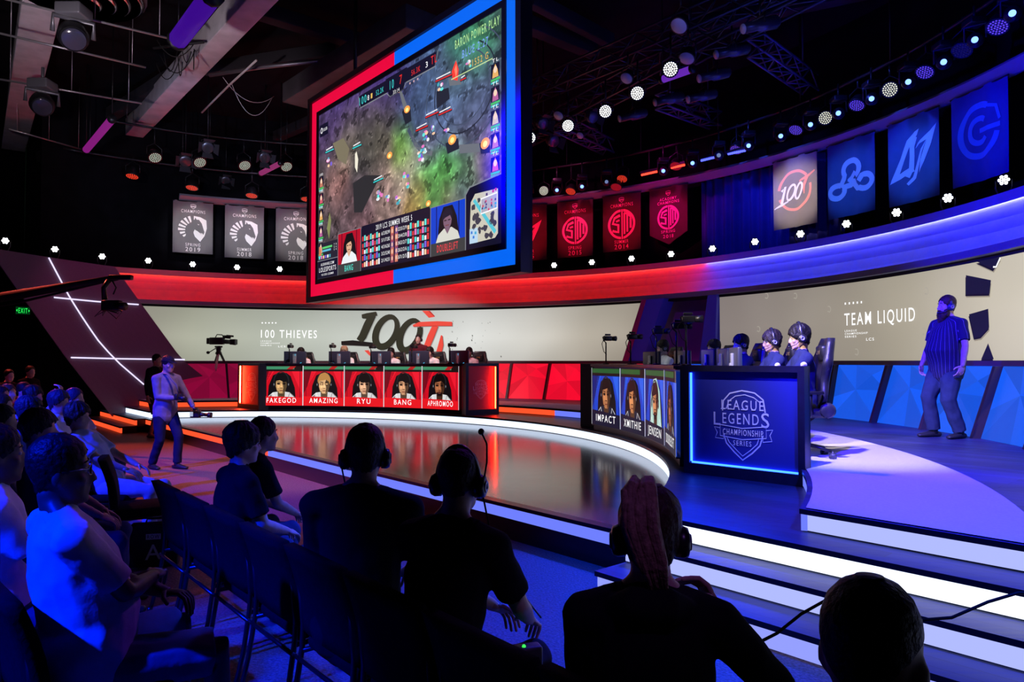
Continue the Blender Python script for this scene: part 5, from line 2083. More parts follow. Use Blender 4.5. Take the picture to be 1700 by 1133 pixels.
for i, (px, py) in enumerate([(122, 62), (70, 175)]):
    p = at_z(px, py, 7.0)
    t = thing('moving_light', 'big unlit moving head light hanging under the pipes, %s from the diffuser' % ['nearer', 'further'][i], 'light', p)
    aim = Vector((.45, -.6, -.62)).normalized()
    B_ = basis(aim)
    mb = MB()
    mb.lathe([(.12, -.3), (.2, -.24), (.24, -.05), (.21, .08), (.2, .1)], (0, 0, 0), 20, 0, B_)
    mb.build('lamp_head', BLACKM, t)
    mb = MB()
    mb.lathe([(.19, .1), (.17, .112), (0, .13)], (0, 0, 0), 20, 0, B_)
    mb.build('lens', mat('dark_glass', (.03, .03, .05), .1), t)
    mb = MB()
    x = B_ @ Vector((1, 0, 0))
    mb.tube([x * .29 - aim * .08, x * .29 + Vector((0, 0, .3)), -x * .29 + Vector((0, 0, .3)), -x * .29 - aim * .08], .04, 8)
    mb.build('yoke', mat('worn_grey_yoke', (.09, .09, .10), .35, .5), t)
    mb = MB()
    mb.rbox((0, 0, .42), (.42, .4, .2), .03)
    mb.cyl((0, 0, .5), (0, 0, .8), .03, n=8)
    mb.build('base', mat('grey_lamp_base', (.08, .08, .09), .35), t)
for i, (px, py, s_) in enumerate([(308, 268, 1.2), (375, 300, 1), (398, 312, 1), (445, 318, 1), (440, 262, 1.1), (345, 245, 1.1), (150, 288, 1), (105, 296, 1), (200, 300, .9), (490, 322, 1), (920, 235, 1.1), (902, 205, 1), (985, 195, 1)]):
    p = at_z(px, py, 7.2)
    t = thing('fresnel_lamp', 'dark box lantern with open doors among the rig, %s from the exit sign side' % ORD[[4, 6, 7, 9, 8, 5, 1, 0, 2, 10, 12, 11, 3][i] if i < 13 else i], 'light', p, 0, 'dark lanterns hanging in the rig')
    d = Vector((.5, -.75, -.5)).normalized()
    B_ = basis(d)
    mb = MB()
    mb.lathe([(.08 * s_, -.22), (.13 * s_, -.18), (.14 * s_, .0), (.12 * s_, .02), (0, .0)], (0, 0, 0), 14, 0, B_)
    mb.build('lamp_body', mat('lantern_steel', (.10, .10, .115), .3, .6), t)
    for k in range(4):
        mb = MB()
        R_ = Matrix.Rotation(k * pi / 2, 3, 'Z')
        q = [Vector((-.1 * s_, .13 * s_, .01)), Vector((.1 * s_, .13 * s_, .01)), Vector((.13 * s_, .22 * s_, .14)), Vector((-.13 * s_, .22 * s_, .14))]
        q = [B_ @ (R_ @ v) for v in q]
        n_ = (q[1] - q[0]).cross(q[2] - q[0]).normalized() * .006
        mb.add(q + [v + n_ for v in q], [(0, 1, 2, 3), (7, 6, 5, 4), (0, 4, 5, 1), (1, 5, 6, 2), (2, 6, 7, 3), (3, 7, 4, 0)])
        mb.build('barn_door', mat('lantern_steel', (.10, .10, .115), .3, .6), t)
    mb = MB()
    mb.tube([Vector((.16, 0, 0)), Vector((.16, 0, .2)), Vector((-.16, 0, .2)), Vector((-.16, 0, 0))], .012, 6)
    mb.cyl((0, 0, .2), (0, 0, 9.2 - p.z), .014, n=6)
    mb.build('yoke', BLACKM, t)
spot((-6, 12, 4.6), (-8.5, 19, 7.2), (.35, .55, 1), 500, 46)
spot((-2, 8, 4.5), (1.5, 13, 7.4), (.32, .30, .9), 420, 60)
spot((2, 3, 5), (4.0, 9.5, 7.5), (.08, .12, 1), 420, 60)

# loose cables looped under the big beam
mb = MB()
rr = random.Random(3)
for k in range(7):
    a = at_z(262 + rr.uniform(-6, 60), 92 + rr.uniform(-26, 14), 8.15)
    b = at_z(262 + rr.uniform(10, 70), 92 + rr.uniform(-30, 10), 8.15)
    m_ = (a + b) / 2 + Vector((0, 0, -.5 - rr.random() * .5))
    mb.tube([a.lerp(m_, t).lerp(m_.lerp(b, t), t) for t in [q / 10 for q in range(11)]], .010, 5)
mb.tube([at_z(255, 80, 8.15), at_z(338, 70, 8.15)], .03, 6)
o = mb.build('cable_bundle', BLACK)
tag(o, 'tangle of black cables drooping under the big grey beam', 'cable')
o = None
for i, (p0, p1, sag) in enumerate([((370, 128), (455, 160), .35), ((385, 140), (452, 162), .6)]):
    mb = MB()
    a, b = at_z(*p0, 8.3), at_z(*p1, 8.3)
    mb.tube([a.lerp(b, t) + Vector((0, 0, -sag * 4 * t * (1 - t))) for t in [q / 12 for q in range(13)]], .008, 5)
    tag(mb.build('cable', mat('pale_pole', (.5, .48, .45), .5)), 'thin pale wire sagging under the roof beside the duct, %s of two' % ['upper', 'lower'][i], 'cable')
# ------------------------------------------------------------------ exit sign
a = at_d(38, 516, 21.6)
t = thing('exit_sign', 'green glowing exit sign with arrows on the dark far wall', 'sign', a, rad(60))
mb = MB()
mb.rbox((0, .03, 0), (.42, .06, .25), .01)
mb.box((-.0, .5, .3), (.03, 1.6, .03))
mb.cyl((0, .0, .1), (0, 0, 5.9), .012, n=6)
mb.build('sign_case', mat('exit_case', (.01, .05, .02), .5), t)
art = Art()
EG = emat((40, 255, 90), 1.2)
art.rect(-.2, -.11, .2, .11, emat((0, 60, 22), .8), 1)
art.text('EXIT', 0, -.075, .15, EG, 2, .25)
art.poly([(-.19, 0), (-.155, .045), (-.155, -.045)], EG, 2)
art.poly([(.19, 0), (.155, .045), (.155, -.045)], EG, 2)
art.build('sign_face', lambda x, y, o: Vector((x, -.002 - o, y)), t)

# ================================================================== THINGS ON THE DESKS
RT = 1.6


def monitor(pos, rz, label, accent, lift=0):
    t = thing('monitor', label, 'monitor', pos, rz, 'monitors on the player desks')
    mb = MB()
    mb.rbox((0, 0, .27 + lift), (.56, .045, .33), .012, 0)
    mb.build('display', mat('monitor_back', (.03, .035, .07), .4), t)
    mb = MB()
    mb.rbox((0, -.035, .22 + lift), (.09, .03, .3), .01, 0)
    mb.rbox((0, -.05, .13 + lift / 2), (.07, .03, .26 + lift), .01, 0)
    mb.build('neck', mat('monitor_stand', (.22, .23, .28), .4), t)
    mb = MB()
    for s_ in (-1, 1):
        mb.tube([Vector((0, -.03, .02)), Vector((s_ * .11, -.10, .01)), Vector((s_ * .16, -.14, .008))], [.018, .014, .008], 6)
        mb.tube([Vector((0, 0, .02)), Vector((s_ * .08, .08, .01))], [.018, .01], 6)
    mb.build('foot', mat('monitor_stand', (.22, .23, .28), .4), t)
    if accent:
        mb = MB()
        for s_ in (-1, 1):
            mb.tube([Vector((s_ * .1, -.026, .12 + lift)), Vector((s_ * .17, -.026, .155 + lift))], .006, 5)
        mb.cyl((0.02, -.055, .32 + lift), (0.02, -.055, .37 + lift), .005, n=5)
        mb.build('accent_light', emat((60, 190, 235), 1.4), t)
    mb = MB()
    mb.box((0, .0235, .275 + lift), (.53, .004, .29))
    mb.build('screen', emat((120, 150, 200), .7), t)
    return t


def inward(a):                       # rotation that makes local -y look at the stage centre
    return rad(a) - pi / 2 + pi * 0


def desk_cam(pos, rz, label, h=.42):
    t = thing('player_camera', label, 'camera', pos, rz, 'small cameras on stalks on the player desks')
    mb = MB()
    mb.lathe([(.06, 0), (.06, .012), (.02, .02)], (0, 0, 0), 12)
    mb.build('base', BLACKM, t)
    mb = MB()
    mb.cyl((0, 0, .01), (0, 0, h), .012, n=8)
    mb.tube([Vector((0, 0, h)), Vector((0, -.04, h + .03)), Vector((0, -.06, h + .09)), Vector((0, -.02, h + .11))], .009, 6)
    mb.build('stalk', BLACKM, t)
    mb = MB()
    mb.rbox((0, .03, h + .07), (.08, .14, .08), .015)
    mb.cyl((0, .1, h + .07), (0, .19, h + .07), .036, .042, n=12)
    mb.rbox((.03, .02, h + .13), (.03, .1, .03), .008)
    mb.build('camera_body', mat('camera_black', (.012, .012, .014), .35), t)
    mb = MB()
    mb.tube([Vector((0, -.04, h + .05)), Vector((.05, -.1, h - .02)), Vector((.02, -.05, h - .15)), Vector((0, .012, h - .2))], .006, 5)
    mb.build('cable', BLACK, t)
    return t


def on_desk(px, r, a_lo, a_hi):
    """bearing on the stage ring for a photo column, searched between two bearings"""
    best = None
    for i in range(400):
        a = a_lo + (a_hi - a_lo) * i / 399
        p = ps(a, r)
        e = abs(850 + F * p.x / p.y - px)
        if best is None or e < best[0]:
            best = (e, a)
    return best[1]


for i, px in enumerate((490, 564, 632, 696, 762)):
    a = on_desk(px, RD + .66, 52, 91)
    monitor(ps(a, RD + .66, 1.37), rad(a) + pi / 2 + pi, 'navy backed monitor on the red desk, %s counted from the tripod camera' % ORD[i], True, .09)
for i, (px, h) in enumerate(((480, .44), (550, .44), (616, .42), (684, .42), (747, .44))):
    a = on_desk(px, RD + .2, 52, 91)
    desk_cam(ps(a, RD + .2, RT), rad(a) + pi / 2 + pi, 'small black player camera on a stalk on the red desk, %s from the tripod' % ORD[i], h - .1)
# blue desk, seen from its end
MB_A = [18.8, 11.6, 4.0, -3.6, -11.2]
for i, (px, a) in enumerate(((1065, 0), (1122, 0), (1180, 0), (1212, 0), (1243, 0))):
    a = [16.0, 8.6, 1.4, -3.2, -7.6][i]
    monitor(ps(a, RD + .66, 1.37), rad(a) + pi / 2 + pi, 'dark monitor standing on the blue desk, %s counted from the red side' % ORD[i], False)
for i, (px, py) in enumerate(((1044, 568), (1099, 566), (1143, 560), (1182, 550), (1206, 545))):
    a = [20.0, 13.4, 5.6, -2.2, -7.6][i]
    hh = [.36, .36, .4, .42, .46][i]
    desk_cam(ps(a, RD + .12, RT), rad(a) + pi / 2 + pi, 'small black player camera on a stalk on the blue desk, %s from the red side' % ORD[i], hh)

# ================================================================== CAMERA ON A TRIPOD
tp = at_z(362, 660, Z4)
hz = at_z(362, 577, 2.0)
t = thing('tripod', 'tall broadcast tripod with silver legs in front of the red panel', 'tripod', tp, rad(-25))
for k, (dx, dy) in enumerate(((-.62, .1), (.18, -.42), (.36, .45))):
    mb = MB()
    top_ = Vector((.03 * (1 if dx > 0 else -1), dy * .08, 1.22))
    ft = Vector((dx, dy, .03))
    md = top_.lerp(ft, .55)
    mb.tube([top_ + Vector((.025, 0, 0)), md + Vector((.025, 0, 0))], .016, 6)
    mb.tube([top_ - Vector((.025, 0, 0)), md - Vector((.025, 0, 0))], .016, 6)
    mb.tube([top_.lerp(ft, .3), ft], .014, 6)
    mb.rbox(md, (.09, .05, .06), .01)
    mb.ell(ft, (.05, .04, .035))
    mb.build('leg', mat('tripod_aluminium', (.55, .48, .42), .5) if k == 1 else BLACKM, t)
mb = MB()
mb.tube([Vector((-.3, .05, .55)), Vector((0, 0, .42)), Vector((.12, -.2, .55))], .01, 5)
mb.tube([Vector((0, 0, .42)), Vector((.19, .24, .55))], .01, 5)
mb.build('spreader', BLACKM, t)
mb = MB()
mb.lathe([(.07, 1.18), (.09, 1.22), (.06, 1.28), (.075, 1.34), (.06, 1.40)], (0, 0, 0), 14)
mb.rbox((0, 0, 1.40), (.18, .12, .05), .01)
mb.build('head', BLACKM, t)
mb = MB()
mb.tube([Vector((-.06, 0, 1.38)), Vector((-.42, -.08, 1.18))], .013, 6)
mb.tube([Vector((-.42, -.08, 1.18)), Vector((-.52, -.1, 1.12))], .024, 8)
mb.ell((-.36, -.05, 1.24), (.07, .05, .05))
mb.build('pan_handle', BLACKM, t)
t = thing('broadcast_camera', 'shoulder style broadcast camera with long lens on the tripod', 'camera', tp + Vector((0, 0, 1.43)), rad(-8))
mb = MB()
mb.rbox((-.05, 0, .13), (.42, .14, .2), .03)
mb.rbox((-.28, 0, .13), (.12, .12, .17), .02)
mb.build('camera_body', mat('camera_black', (.012, .012, .014), .35), t)
mb = MB()
mb.tube([Vector((.15, 0, .11)), Vector((.2, 0, .11)), Vector((.34, 0, .10)), Vector((.36, 0, .10)), Vector((.50, 0, .095))], [.05, .065, .06, .075, .085], 16)
mb.rbox((.44, 0, .1), (.16, .17, .15), .02)
mb.build('lens', BLACKM, t)
mb = MB()
mb.tube([Vector((-.1, 0, .23)), Vector((-.05, 0, .31)), Vector((.1, 0, .30)), Vector((.14, 0, .24))], .014, 6)
mb.build('carry_handle', BLACKM, t)
mb = MB()
mb.tube([Vector((.08, .09, .25)), Vector((.28, .12, .24))], [.045, .05], 10)
mb.tube([Vector((.2, .06, .28)), Vector((.4, .06, .26))], .025, 8)
mb.build('viewfinder', BLACKM, t)

# ================================================================== JIB ARM
DJ = 13.0
j0, j1 = at_d(-150, 520, DJ + 1.2), at_d(196, 461, DJ)
t = thing('camera_jib', 'long black camera jib arm reaching in from the side with a remote camera', 'crane', (j0.x, j0.y, 0))
mb = MB()
n_ = 10
for (dz, rr_) in ((0.0, (.075, .11)), (-.17, (.03, .03))):
    mb.tube([j0 + Vector((0, 0, dz)), j0.lerp(j1, .55) + Vector((0, 0, dz * .9)), j1 + Vector((0, 0, dz * .15))], [rr_, tuple(q * .85 for q in rr_), tuple(q * .5 for q in rr_)], 8)
for k in (.5, .62, .74, .86):
    mb.cyl(j0.lerp(j1, k), j0.lerp(j1, k) + Vector((0, 0, -.17 * (1 - k * .85))), .02, n=6)
mb.build('arm', BLACK, t, True)
mb = MB()
mb.tube([Vector((j0.x, j0.y, 0)), Vector((j0.x, j0.y, 1.6)), j0], [.2, .16, .1], 12)
mb.lathe([(.6, 0), (.6, .05), (.2, .12)], (j0.x, j0.y, 0), 16)
mb.build('pedestal', BLACKM, t, True)
mb = MB()
mb.rbox(j1 + Vector((.05, 0, 0)), (.42, .12, .09), .02)
h0 = at_d(181, 466, DJ)
mb.tube([h0, at_d(172, 478, DJ), at_d(174, 498, DJ)], [.05, .045, .05], 8)
mb.tube([at_d(186, 466, DJ), at_d(193, 478, DJ), at_d(188, 489, DJ)], .014, 6)
mb.build('remote_head', BLACKM, t, True)
mb = MB()
c_ = at_d(186, 508, DJ)
mb.rbox(c_, (.34, .16, .2), .03)
mb.cyl(c_ + Vector((.12, -.05, 0)), c_ + Vector((.3, -.12, -.02)), .06, .075, n=12)
for k in range(9):
    a = k * .8
    q = c_ + Vector((.2 * cos(a), -.03, -.04 + .08 * sin(a * 1.7)))
    mb.tube([c_ + Vector((0, 0, .06)), q, q + Vector((-.1 * cos(a * 2), 0, -.08 - .02 * (k % 3))), c_ + Vector((-.1, 0, -.08))], .008, 5)
mb.build('remote_camera', mat('camera_black', (.012, .012, .014), .35), t, True)
# ================================================================== PEOPLE

def melt(mb, voxel, smooth=4, name='body'):
    """fuse overlapping closed shapes into one continuous skin"""
    me = bpy.data.meshes.new(name)
    me.from_pydata(mb.v, [], mb.f)
    bm = bmesh.new()
    bm.from_mesh(me)
    bmesh.ops.recalc_face_normals(bm, faces=bm.faces[:])
    bm.to_mesh(me)
    bm.free()
    o = bpy.data.objects.new(name, me)
    C.objects.link(o)
    r = o.modifiers.new('r', 'REMESH')
    r.mode = 'VOXEL'
    r.voxel_size = voxel
    r.use_smooth_shade = True
    if smooth:
        s_ = o.modifiers.new('s', 'SMOOTH')
        s_.factor = .5
        s_.iterations = smooth
    dg = bpy.context.evaluated_depsgraph_get()
    dg.update()
    out = bpy.data.meshes.new_from_object(o.evaluated_get(dg))
    bpy.data.objects.remove(o)
    bpy.data.meshes.remove(me)
    V = [v.co.copy() for v in out.vertices]
    P = [list(p.vertices) for p in out.polygons]
    bpy.data.meshes.remove(out)
    return V, P


def ik(S, T, l1, l2, pole):
    S, T, pole = Vector(S), Vector(T), Vector(pole)
    d = T - S
    L = d.length
    m = l1 + l2 - .004
    if L > m:
        T = S + d * (m / L)
        d = T - S
        L = m
    L = max(L, abs(l1 - l2) + .01)
    x = (l1 * l1 - l2 * l2 + L * L) / (2 * L)
    h = sqrt(max(l1 * l1 - x * x, 0))
    dn = d.normalized()
    p = (pole - dn * pole.dot(dn))
    p = p.normalized() if p.length > 1e-5 else dn.orthogonal().normalized()
    return S + dn * x + p * h, T


HEAD = [(-.120, .018, .074, .036), (-.112, .038, .084, .010), (-.092, .053, .088, -.020), (-.06, .063, .089, -.056), (-.025, .069, .087, -.080), (.01, .073, .087, -.094),
        (.04, .0755, .086, -.100), (.07, .073, .079, -.098), (.095, .062, .062, -.084), (.113, .042, .036, -.058), (.122, .018, .006, -.028)]


def head_r(z):
    for (a, b) in zip(HEAD, HEAD[1:]):
        if a[0] <= z <= b[0]:
            k = (z - a[0]) / (b[0] - a[0])
            return tuple(a[i] + (b[i] - a[i]) * k for i in (1, 2, 3))
    return HEAD[-1][1:] if z > 0 else HEAD[0][1:]


def head_mb(mb, H):
    n = 20
    V, Fc = [], []
    for (z, rx, yf, yk) in HEAD:
        for j in range(n):
            t = 2 * pi * j / n
            c_, s_ = cos(t), sin(t)
            k = (abs(c_) ** 2.3 + abs(s_) ** 2.3) ** (-1 / 2.3)
            V.append(H @ Vector((rx * s_ * k, (yf + yk) / 2 + (yf - yk) / 2 * c_ * k, z)))
    for i in range(len(HEAD) - 1):
        for j in range(n):
            Fc.append((i * n + j, i * n + (j + 1) % n, (i + 1) * n + (j + 1) % n, (i + 1) * n + j))
    Fc.append(list(range(n))[::-1])
    Fc.append([(len(HEAD) - 1) * n + j for j in range(n)])
    mb.add(V, Fc, 0, True)
    R3 = H.to_3x3()
    mb.tube([H @ Vector((0, .082, .022)), H @ Vector((0, .100, -.012)), H @ Vector((0, .108, -.032)), H @ Vector((0, .092, -.042))], [.009, .012, .0155, .012], 8)
    for s_ in (-1, 1):
        mb.ell(H @ Vector((s_ * .013, .093, -.036)), (.010, .011, .008), 0, R3, 8, 6)
        mb.ell(H @ Vector((s_ * .077, -.006, -.012)), (.011, .021, .033), 0, R3, 8, 7)
        mb.ell(H @ Vector((s_ * .034, .070, .030)), (.028, .016, .010), 0, R3, 8, 6)
        mb.ell(H @ Vector((s_ * .044, .064, -.026)), (.026, .022, .022), 0, R3, 8, 6)
    mb.ell(H @ Vector((0, .088, -.062)), (.024, .010, .007), 0, R3, 8, 6)
    mb.ell(H @ Vector((0, .087, -.074)), (.021, .010, .008), 0, R3, 8, 6)
    mb.ell(H @ Vector((0, .078, -.104)), (.024, .016, .016), 0, R3, 8, 6)


def hair_mb(mb, H, style, grow, m=0, seed=0):
    """shell of hair: front, side and nape lengths, thickness"""
    front, side, nape, thick, rough = style
    nu, nv = 72, 16
    V = []
    for j in range(nu):
        t = 2 * pi * j / nu
        c_ = cos(t)
        s_ = abs(sin(t))
        low = front * max(c_, 0) ** 1.5 + side * s_ ** 2 + nape * max(-c_, 0) ** 1.5 + (.016 * mnoise.noise(Vector((sin(t) * 9 + seed, c_ * 9, 0))) + .012 * mnoise.noise(Vector((sin(t) * 24, c_ * 24, seed)))) * min(1, thick / .012)
        for i in range(nv + 1):
            k = i / nv
            z = low + (.122 - low) * sin(k * pi / 2)
            rx, yf, yk = head_r(min(max(z, -.119), .1215))
            if z < -.03:
                b = head_r(-.03)
                rx, yf, yk = max(rx, b[0] * .92), yf, min(yk, b[2] * .9)
            th = thick * (1 if i else -.35)
            n_ = 1 + rough * (1 - k ** 3) * (mnoise.noise(Vector((sin(t) * 6 + seed, c_ * 6, z * 30))) + .8 * mnoise.noise(Vector((sin(t) * 22 + seed, c_ * 22, z * 14))))
            top = max(0, z - .06) * .22
            X = (rx + th * n_) * sin(t)
            Y = (yf + yk) / 2 + ((yf - yk) / 2 + th * n_) * c_
            V.append(H @ Vector((X, Y, z + thick * .9 * k * k * n_ + top)))
    Fc = [(j * (nv + 1) + i, ((j + 1) % nu) * (nv + 1) + i, ((j + 1) % nu) * (nv + 1) + i + 1, j * (nv + 1) + i + 1) for j in range(nu) for i in range(nv)]
    Fc.append([j * (nv + 1) + nv for j in range(nu)])
    mb.add(V, Fc, m, True)


SHORT = (.075, -.02, -.075, .010, .35)
FULL = (.058, -.025, -.085, .019, .5)
MOP = (.046, -.035, -.09, .024, .55)
CROP = (.085, .0, -.06, .005, .2)
LONG = (.07, -.16, -.2, .022, .35)


def fingers(mb, W, d, nrm, curl, side, s_=1.0, m=0):
    """palm and five bent fingers from wrist W along d; nrm = back of the hand"""
    d = Vector(d).normalized()
    nrm = Vector(nrm)
    nrm = (nrm - d * nrm.dot(d)).normalized()
    ac = d.cross(nrm) * side           # towards the thumb
    P = W + d * .045 * s_
    Bm = Matrix((ac, d, nrm)).transposed()
    mb.ell(P, (.041 * s_, .054 * s_, .015 * s_), m, Bm, 12, 8)
    mb.tube([W - d * .02, W + d * .02], [(.026 * s_, .02 * s_)] * 2, 10, m)
    for i, (o, L) in enumerate(((.030, .072), (.010, .081), (-.010, .075), (-.029, .060))):
        b = P + ac * o * s_ + d * .042 * s_
        dd_ = d.copy()
        pts = [b - d * .02 * s_, b]
        q = b
        for k, f_ in enumerate((.46, .31, .23)):
            an = curl * (.55, 1.0, .7)[k] + .06 * i
            dd_ = (dd_ * cos(an) - nrm * sin(an))
            nn_ = nrm
            q = q + dd_ * L * f_ * s_
            nrm_k = (nrm * cos(an) + d * sin(an))
            pts.append(q)
        mb.tube(pts, [.0085 * s_, .0088 * s_, .0082 * s_, .0076 * s_, .0062 * s_], 8, m, rnd=True)
    b = P + ac * .036 * s_ - d * .018 * s_
    t1 = (d * .6 + ac * .75 - nrm * .25 * (1 + curl)).normalized()
    t2 = (d * .85 + ac * .3 - nrm * .3 * (1 + curl)).normalized()
    mb.tube([b - ac * .015 * s_, b, b + t1 * .034 * s_, b + t1 * .034 * s_ + t2 * .03 * s_], [.012 * s_, .0115 * s_, .0098 * s_, .0078 * s_], 8, m, rnd=True)


_PM = {}


def cloth(col, name):
    return mat('fabric_' + name, col, .9, 0, .12, 14, .25, .08)


def skinm(k):
    return mat('skin_%s' % k, {'fair': (.56, .36, .28), 'tan': (.48, .29, .20), 'brown': (.26, .14, .09), 'deep': (.12, .065, .045)}[k], .5, 0, .08, 30)


HAIRM = {'black': (.010, .008, .008), 'brown': (.05, .026, .016), 'dark': (.02, .013, .012), 'blond': (.36, .24, .14), 'grey': (.2, .2, .22), 'bluish': (.02, .024, .05)}


def person(label, loc, face, pose='sit', h=1.75, lean=8, headyaw=0, headpitch=0, headroll=0, shirt=('black', (.012, .012, .014)), sleeve='short', pants=('dark', (.02, .022, .035)), legs='long',
           shoe=(.02, .02, .022), skin='fair', hair=('black', SHORT), hands=None, feet=None, extras=(), belly=0.0, broad=1.0, vox=.013, group=None, seat=.46, stripes=None, legw=1.0, twist=0, collar=None, hood=False,
           headset_col=(.015, .015, .018), shirt2=None, bend=0, knees=.16, name='person'):
    """face = direction (degrees, world) the body looks; local +y is forward"""
    k = h / 1.75
    rz = rad(face) - pi / 2
    root_m = Matrix.Translation(Vector(loc)) @ Matrix.Rotation(rz, 4, 'Z') @ Matrix.Scale(k, 4)
    L = rad(lean)
    hipz = seat + .075 if pose == 'sit' else .91
    P0 = Vector((0, 0, hipz))
    Lb = rad(lean + bend)
    up = Vector((0, sin(L), cos(L)))
    up2 = Vector((0, sin(Lb), cos(Lb)))
    waist = P0 + up * .17
    chest = waist + up2 * .20
    sh = chest + up2 * .135
    nk = sh + up2 * .055 + Vector((0, .0, 0))
    hc = nk + Vector((0, sin(Lb * .6), cos(Lb * .6))) * .148 + Vector((0, .02, 0))
    tw = Matrix.Rotation(rad(twist), 3, 'Z')
    sx = .178 * broad
    SH = {s_: sh + tw @ Vector((s_ * sx, -.005, -.015)) for s_ in (-1, 1)}
    HR = Matrix.Rotation(rad(headyaw), 4, 'Z') @ Matrix.Rotation(rad(headpitch), 4, 'X') @ Matrix.Rotation(rad(headroll), 4, 'Y')
    H = Matrix.Translation(hc) @ HR
    # legs
    if feet is None:
        if pose == 'sit':
            feet = {s_: Vector((s_ * (knees * .8), .40, .08)) for s_ in (-1, 1)}
        else:
            feet = {s_: Vector((s_ * .11, .0, .08)) for s_ in (-1, 1)}
    else:
        feet = {s_: Vector(feet[s_]) for s_ in (-1, 1)}
    HIP = {s_: P0 + Vector((s_ * .088, .0, -.02)) for s_ in (-1, 1)}
    KN, AN = {}, {}
    for s_ in (-1, 1):
        KN[s_], AN[s_] = ik(HIP[s_], feet[s_], .435, .42, (s_ * knees, .6, .65) if pose == 'sit' else (s_ * .1, 1, 0))
    # arms
    if hands is None:
        hands = {s_: (Vector((s_ * .1, .32, hipz + .13)) if pose == 'sit' else Vector((s_ * .27, .06, .80))) for s_ in (-1, 1)}
    EL, WR, HD = {}, {}, {}
    for s_ in (-1, 1):
        hv = hands[s_]
        opt = {}
        if isinstance(hv, tuple) and len(hv) == 2 and isinstance(hv[1], dict):
            hv, opt = hv
        EL[s_], WR[s_] = ik(SH[s_], Vector(hv), .285, .25, opt.get('pole', (s_ * .7, -.7, -.5)))
        HD[s_] = opt
    # ---- skin
    b = MB()
    b.tube([P0 - up * .05, P0 + up * .06, waist, chest, sh - up2 * .02, sh + up2 * .04], [(.15, .11), (.155, .112), (.135, .10), (.155, .112), (.14 * broad, .085), (.07, .06)], 14, rnd=True, up=(0, 1, 0))
    b.tube([sh - up2 * .02, nk, hc + HR.to_3x3() @ Vector((0, -.02, -.06))], [.066, .058, .056], 12)
    head_mb(b, H)
    for s_ in (-1, 1):
        b.tube([sh + up2 * .0, SH[s_]], [.06, .058], 10, rnd=True)
        b.tube([nk + up2 * .035 + Vector((s_ * .03, -.015, 0)), sh.lerp(SH[s_], .45) + up2 * .035, SH[s_] + up2 * .012], [.032, .042, .042], 8, rnd=True)
        b.tube([SH[s_], SH[s_].lerp(EL[s_], .45), EL[s_], EL[s_].lerp(WR[s_], .3), WR[s_]], [.052, .047, .038, .040, .026], 10, rnd=True)
        b.tube([HIP[s_], HIP[s_].lerp(KN[s_], .5), KN[s_], KN[s_].lerp(AN[s_], .35), AN[s_]], [.088, .076, .056, .056, .036], 10, rnd=True)
        f = (AN[s_] - KN[s_])
        fd = Vector((s_ * .15, 1, 0)).normalized()
        b.tube([AN[s_] + Vector((0, 0, -.02)), AN[s_] + fd * .09 + Vector((0, 0, -.045))], [.038, .03], 8, rnd=True)
    V, Fc = melt(b, vox, 3)
    out = MB()
    out.add(V, Fc, 0, True)
    for s_ in (-1, 1):
        o_ = HD[s_]
        dirv = o_.get('dir')
        if dirv is None:
            dirv = (WR[s_] - EL[s_]).normalized()
            if pose == 'sit':
                dirv = (dirv + Vector((0, .4, -.1))).normalized()
        fingers(out, WR[s_], dirv, o_.get('back', (s_ * .35, 0, 1) if pose == 'sit' else (s_, .2, 0)), o_.get('curl', .45), o_.get('thumb', -s_) * 1, 1.0)
    body = out.build(name, skinm(skin))
    body.matrix_world = root_m
    tag(body, label, 'person', group)
    # ---- shirt
    b = MB()
    g = .016
    bl = belly
    pts = [P0 - up * .03, P0 + up * .06, waist + Vector((0, bl * .45, 0)), chest + Vector((0, bl * .2, 0)), sh - up2 * .01, sh + up2 * .045]
    rr_ = [(.165 + g + bl * .3, .118 + g + bl * .35), (.163 + g + bl * .35, .118 + g + bl * .5), (.142 + g + bl * .4, .106 + g + bl * .5), (.160 + g + bl * .15, .115 + g + bl * .2), (.148 * broad + g, .088 + g), (.078, .07)]
    if pose != 'sit':
        pts.insert(0, P0 - up * .09)
        rr_.insert(0, (.168 + g + bl * .25, .12 + g + bl * .3))
    b.tube(pts, rr_, 16, rnd=True, up=(0, 1, 0))
    for s_ in (-1, 1):
        b.tube([sh, SH[s_]], [.07, .070], 10, rnd=True)
        b.tube([nk + Vector((s_ * .035, -.015, 0)), sh.lerp(SH[s_], .45) + up2 * .035, SH[s_] + up2 * .012], [.045, .055, .054], 8, rnd=True)
        if sleeve == 'none':
            continue
        if sleeve == 'short':
            b.tube([SH[s_], SH[s_].lerp(EL[s_], .4), SH[s_].lerp(EL[s_], .78)], [.068, .066, .064], 12)
        else:
            e = SH[s_].lerp(EL[s_], .5)
            b.tube([SH[s_], e, EL[s_], EL[s_].lerp(WR[s_], .5), EL[s_].lerp(WR[s_], .96)], [.068, .062, .054, .048, .038], 12, rnd=False)
    if hood:
        b.tube([sh + Vector((-.09, -.05, .03)), sh + Vector((-.05, -.1, .05)), sh + Vector((.05, -.1, .05)), sh + Vector((.09, -.05, .03))], [.035, .05, .05, .035], 10, rnd=True)
    V, Fc = melt(b, vox, 3)
    V = [v + Vector((mnoise.noise(v * 13 + Vector((3, 0, 0))), mnoise.noise(v * 13), mnoise.noise(v * 13 + Vector((0, 7, 0))) * .4)) * .007 for v in V]
    o_ = MB()
    o_.add(V, Fc, 0, True)
    sm = shirt if not isinstance(shirt, tuple) else cloth(shirt[1], shirt[0])
    ob = o_.build('shirt', sm, body)
    # ---- trousers
    b = MB()
    b.tube([P0 + up * .05, P0 - up * .06], [(.165 + bl * .2, .122 + bl * .2), (.168, .125)], 14, rnd=True, up=(0, 1, 0))
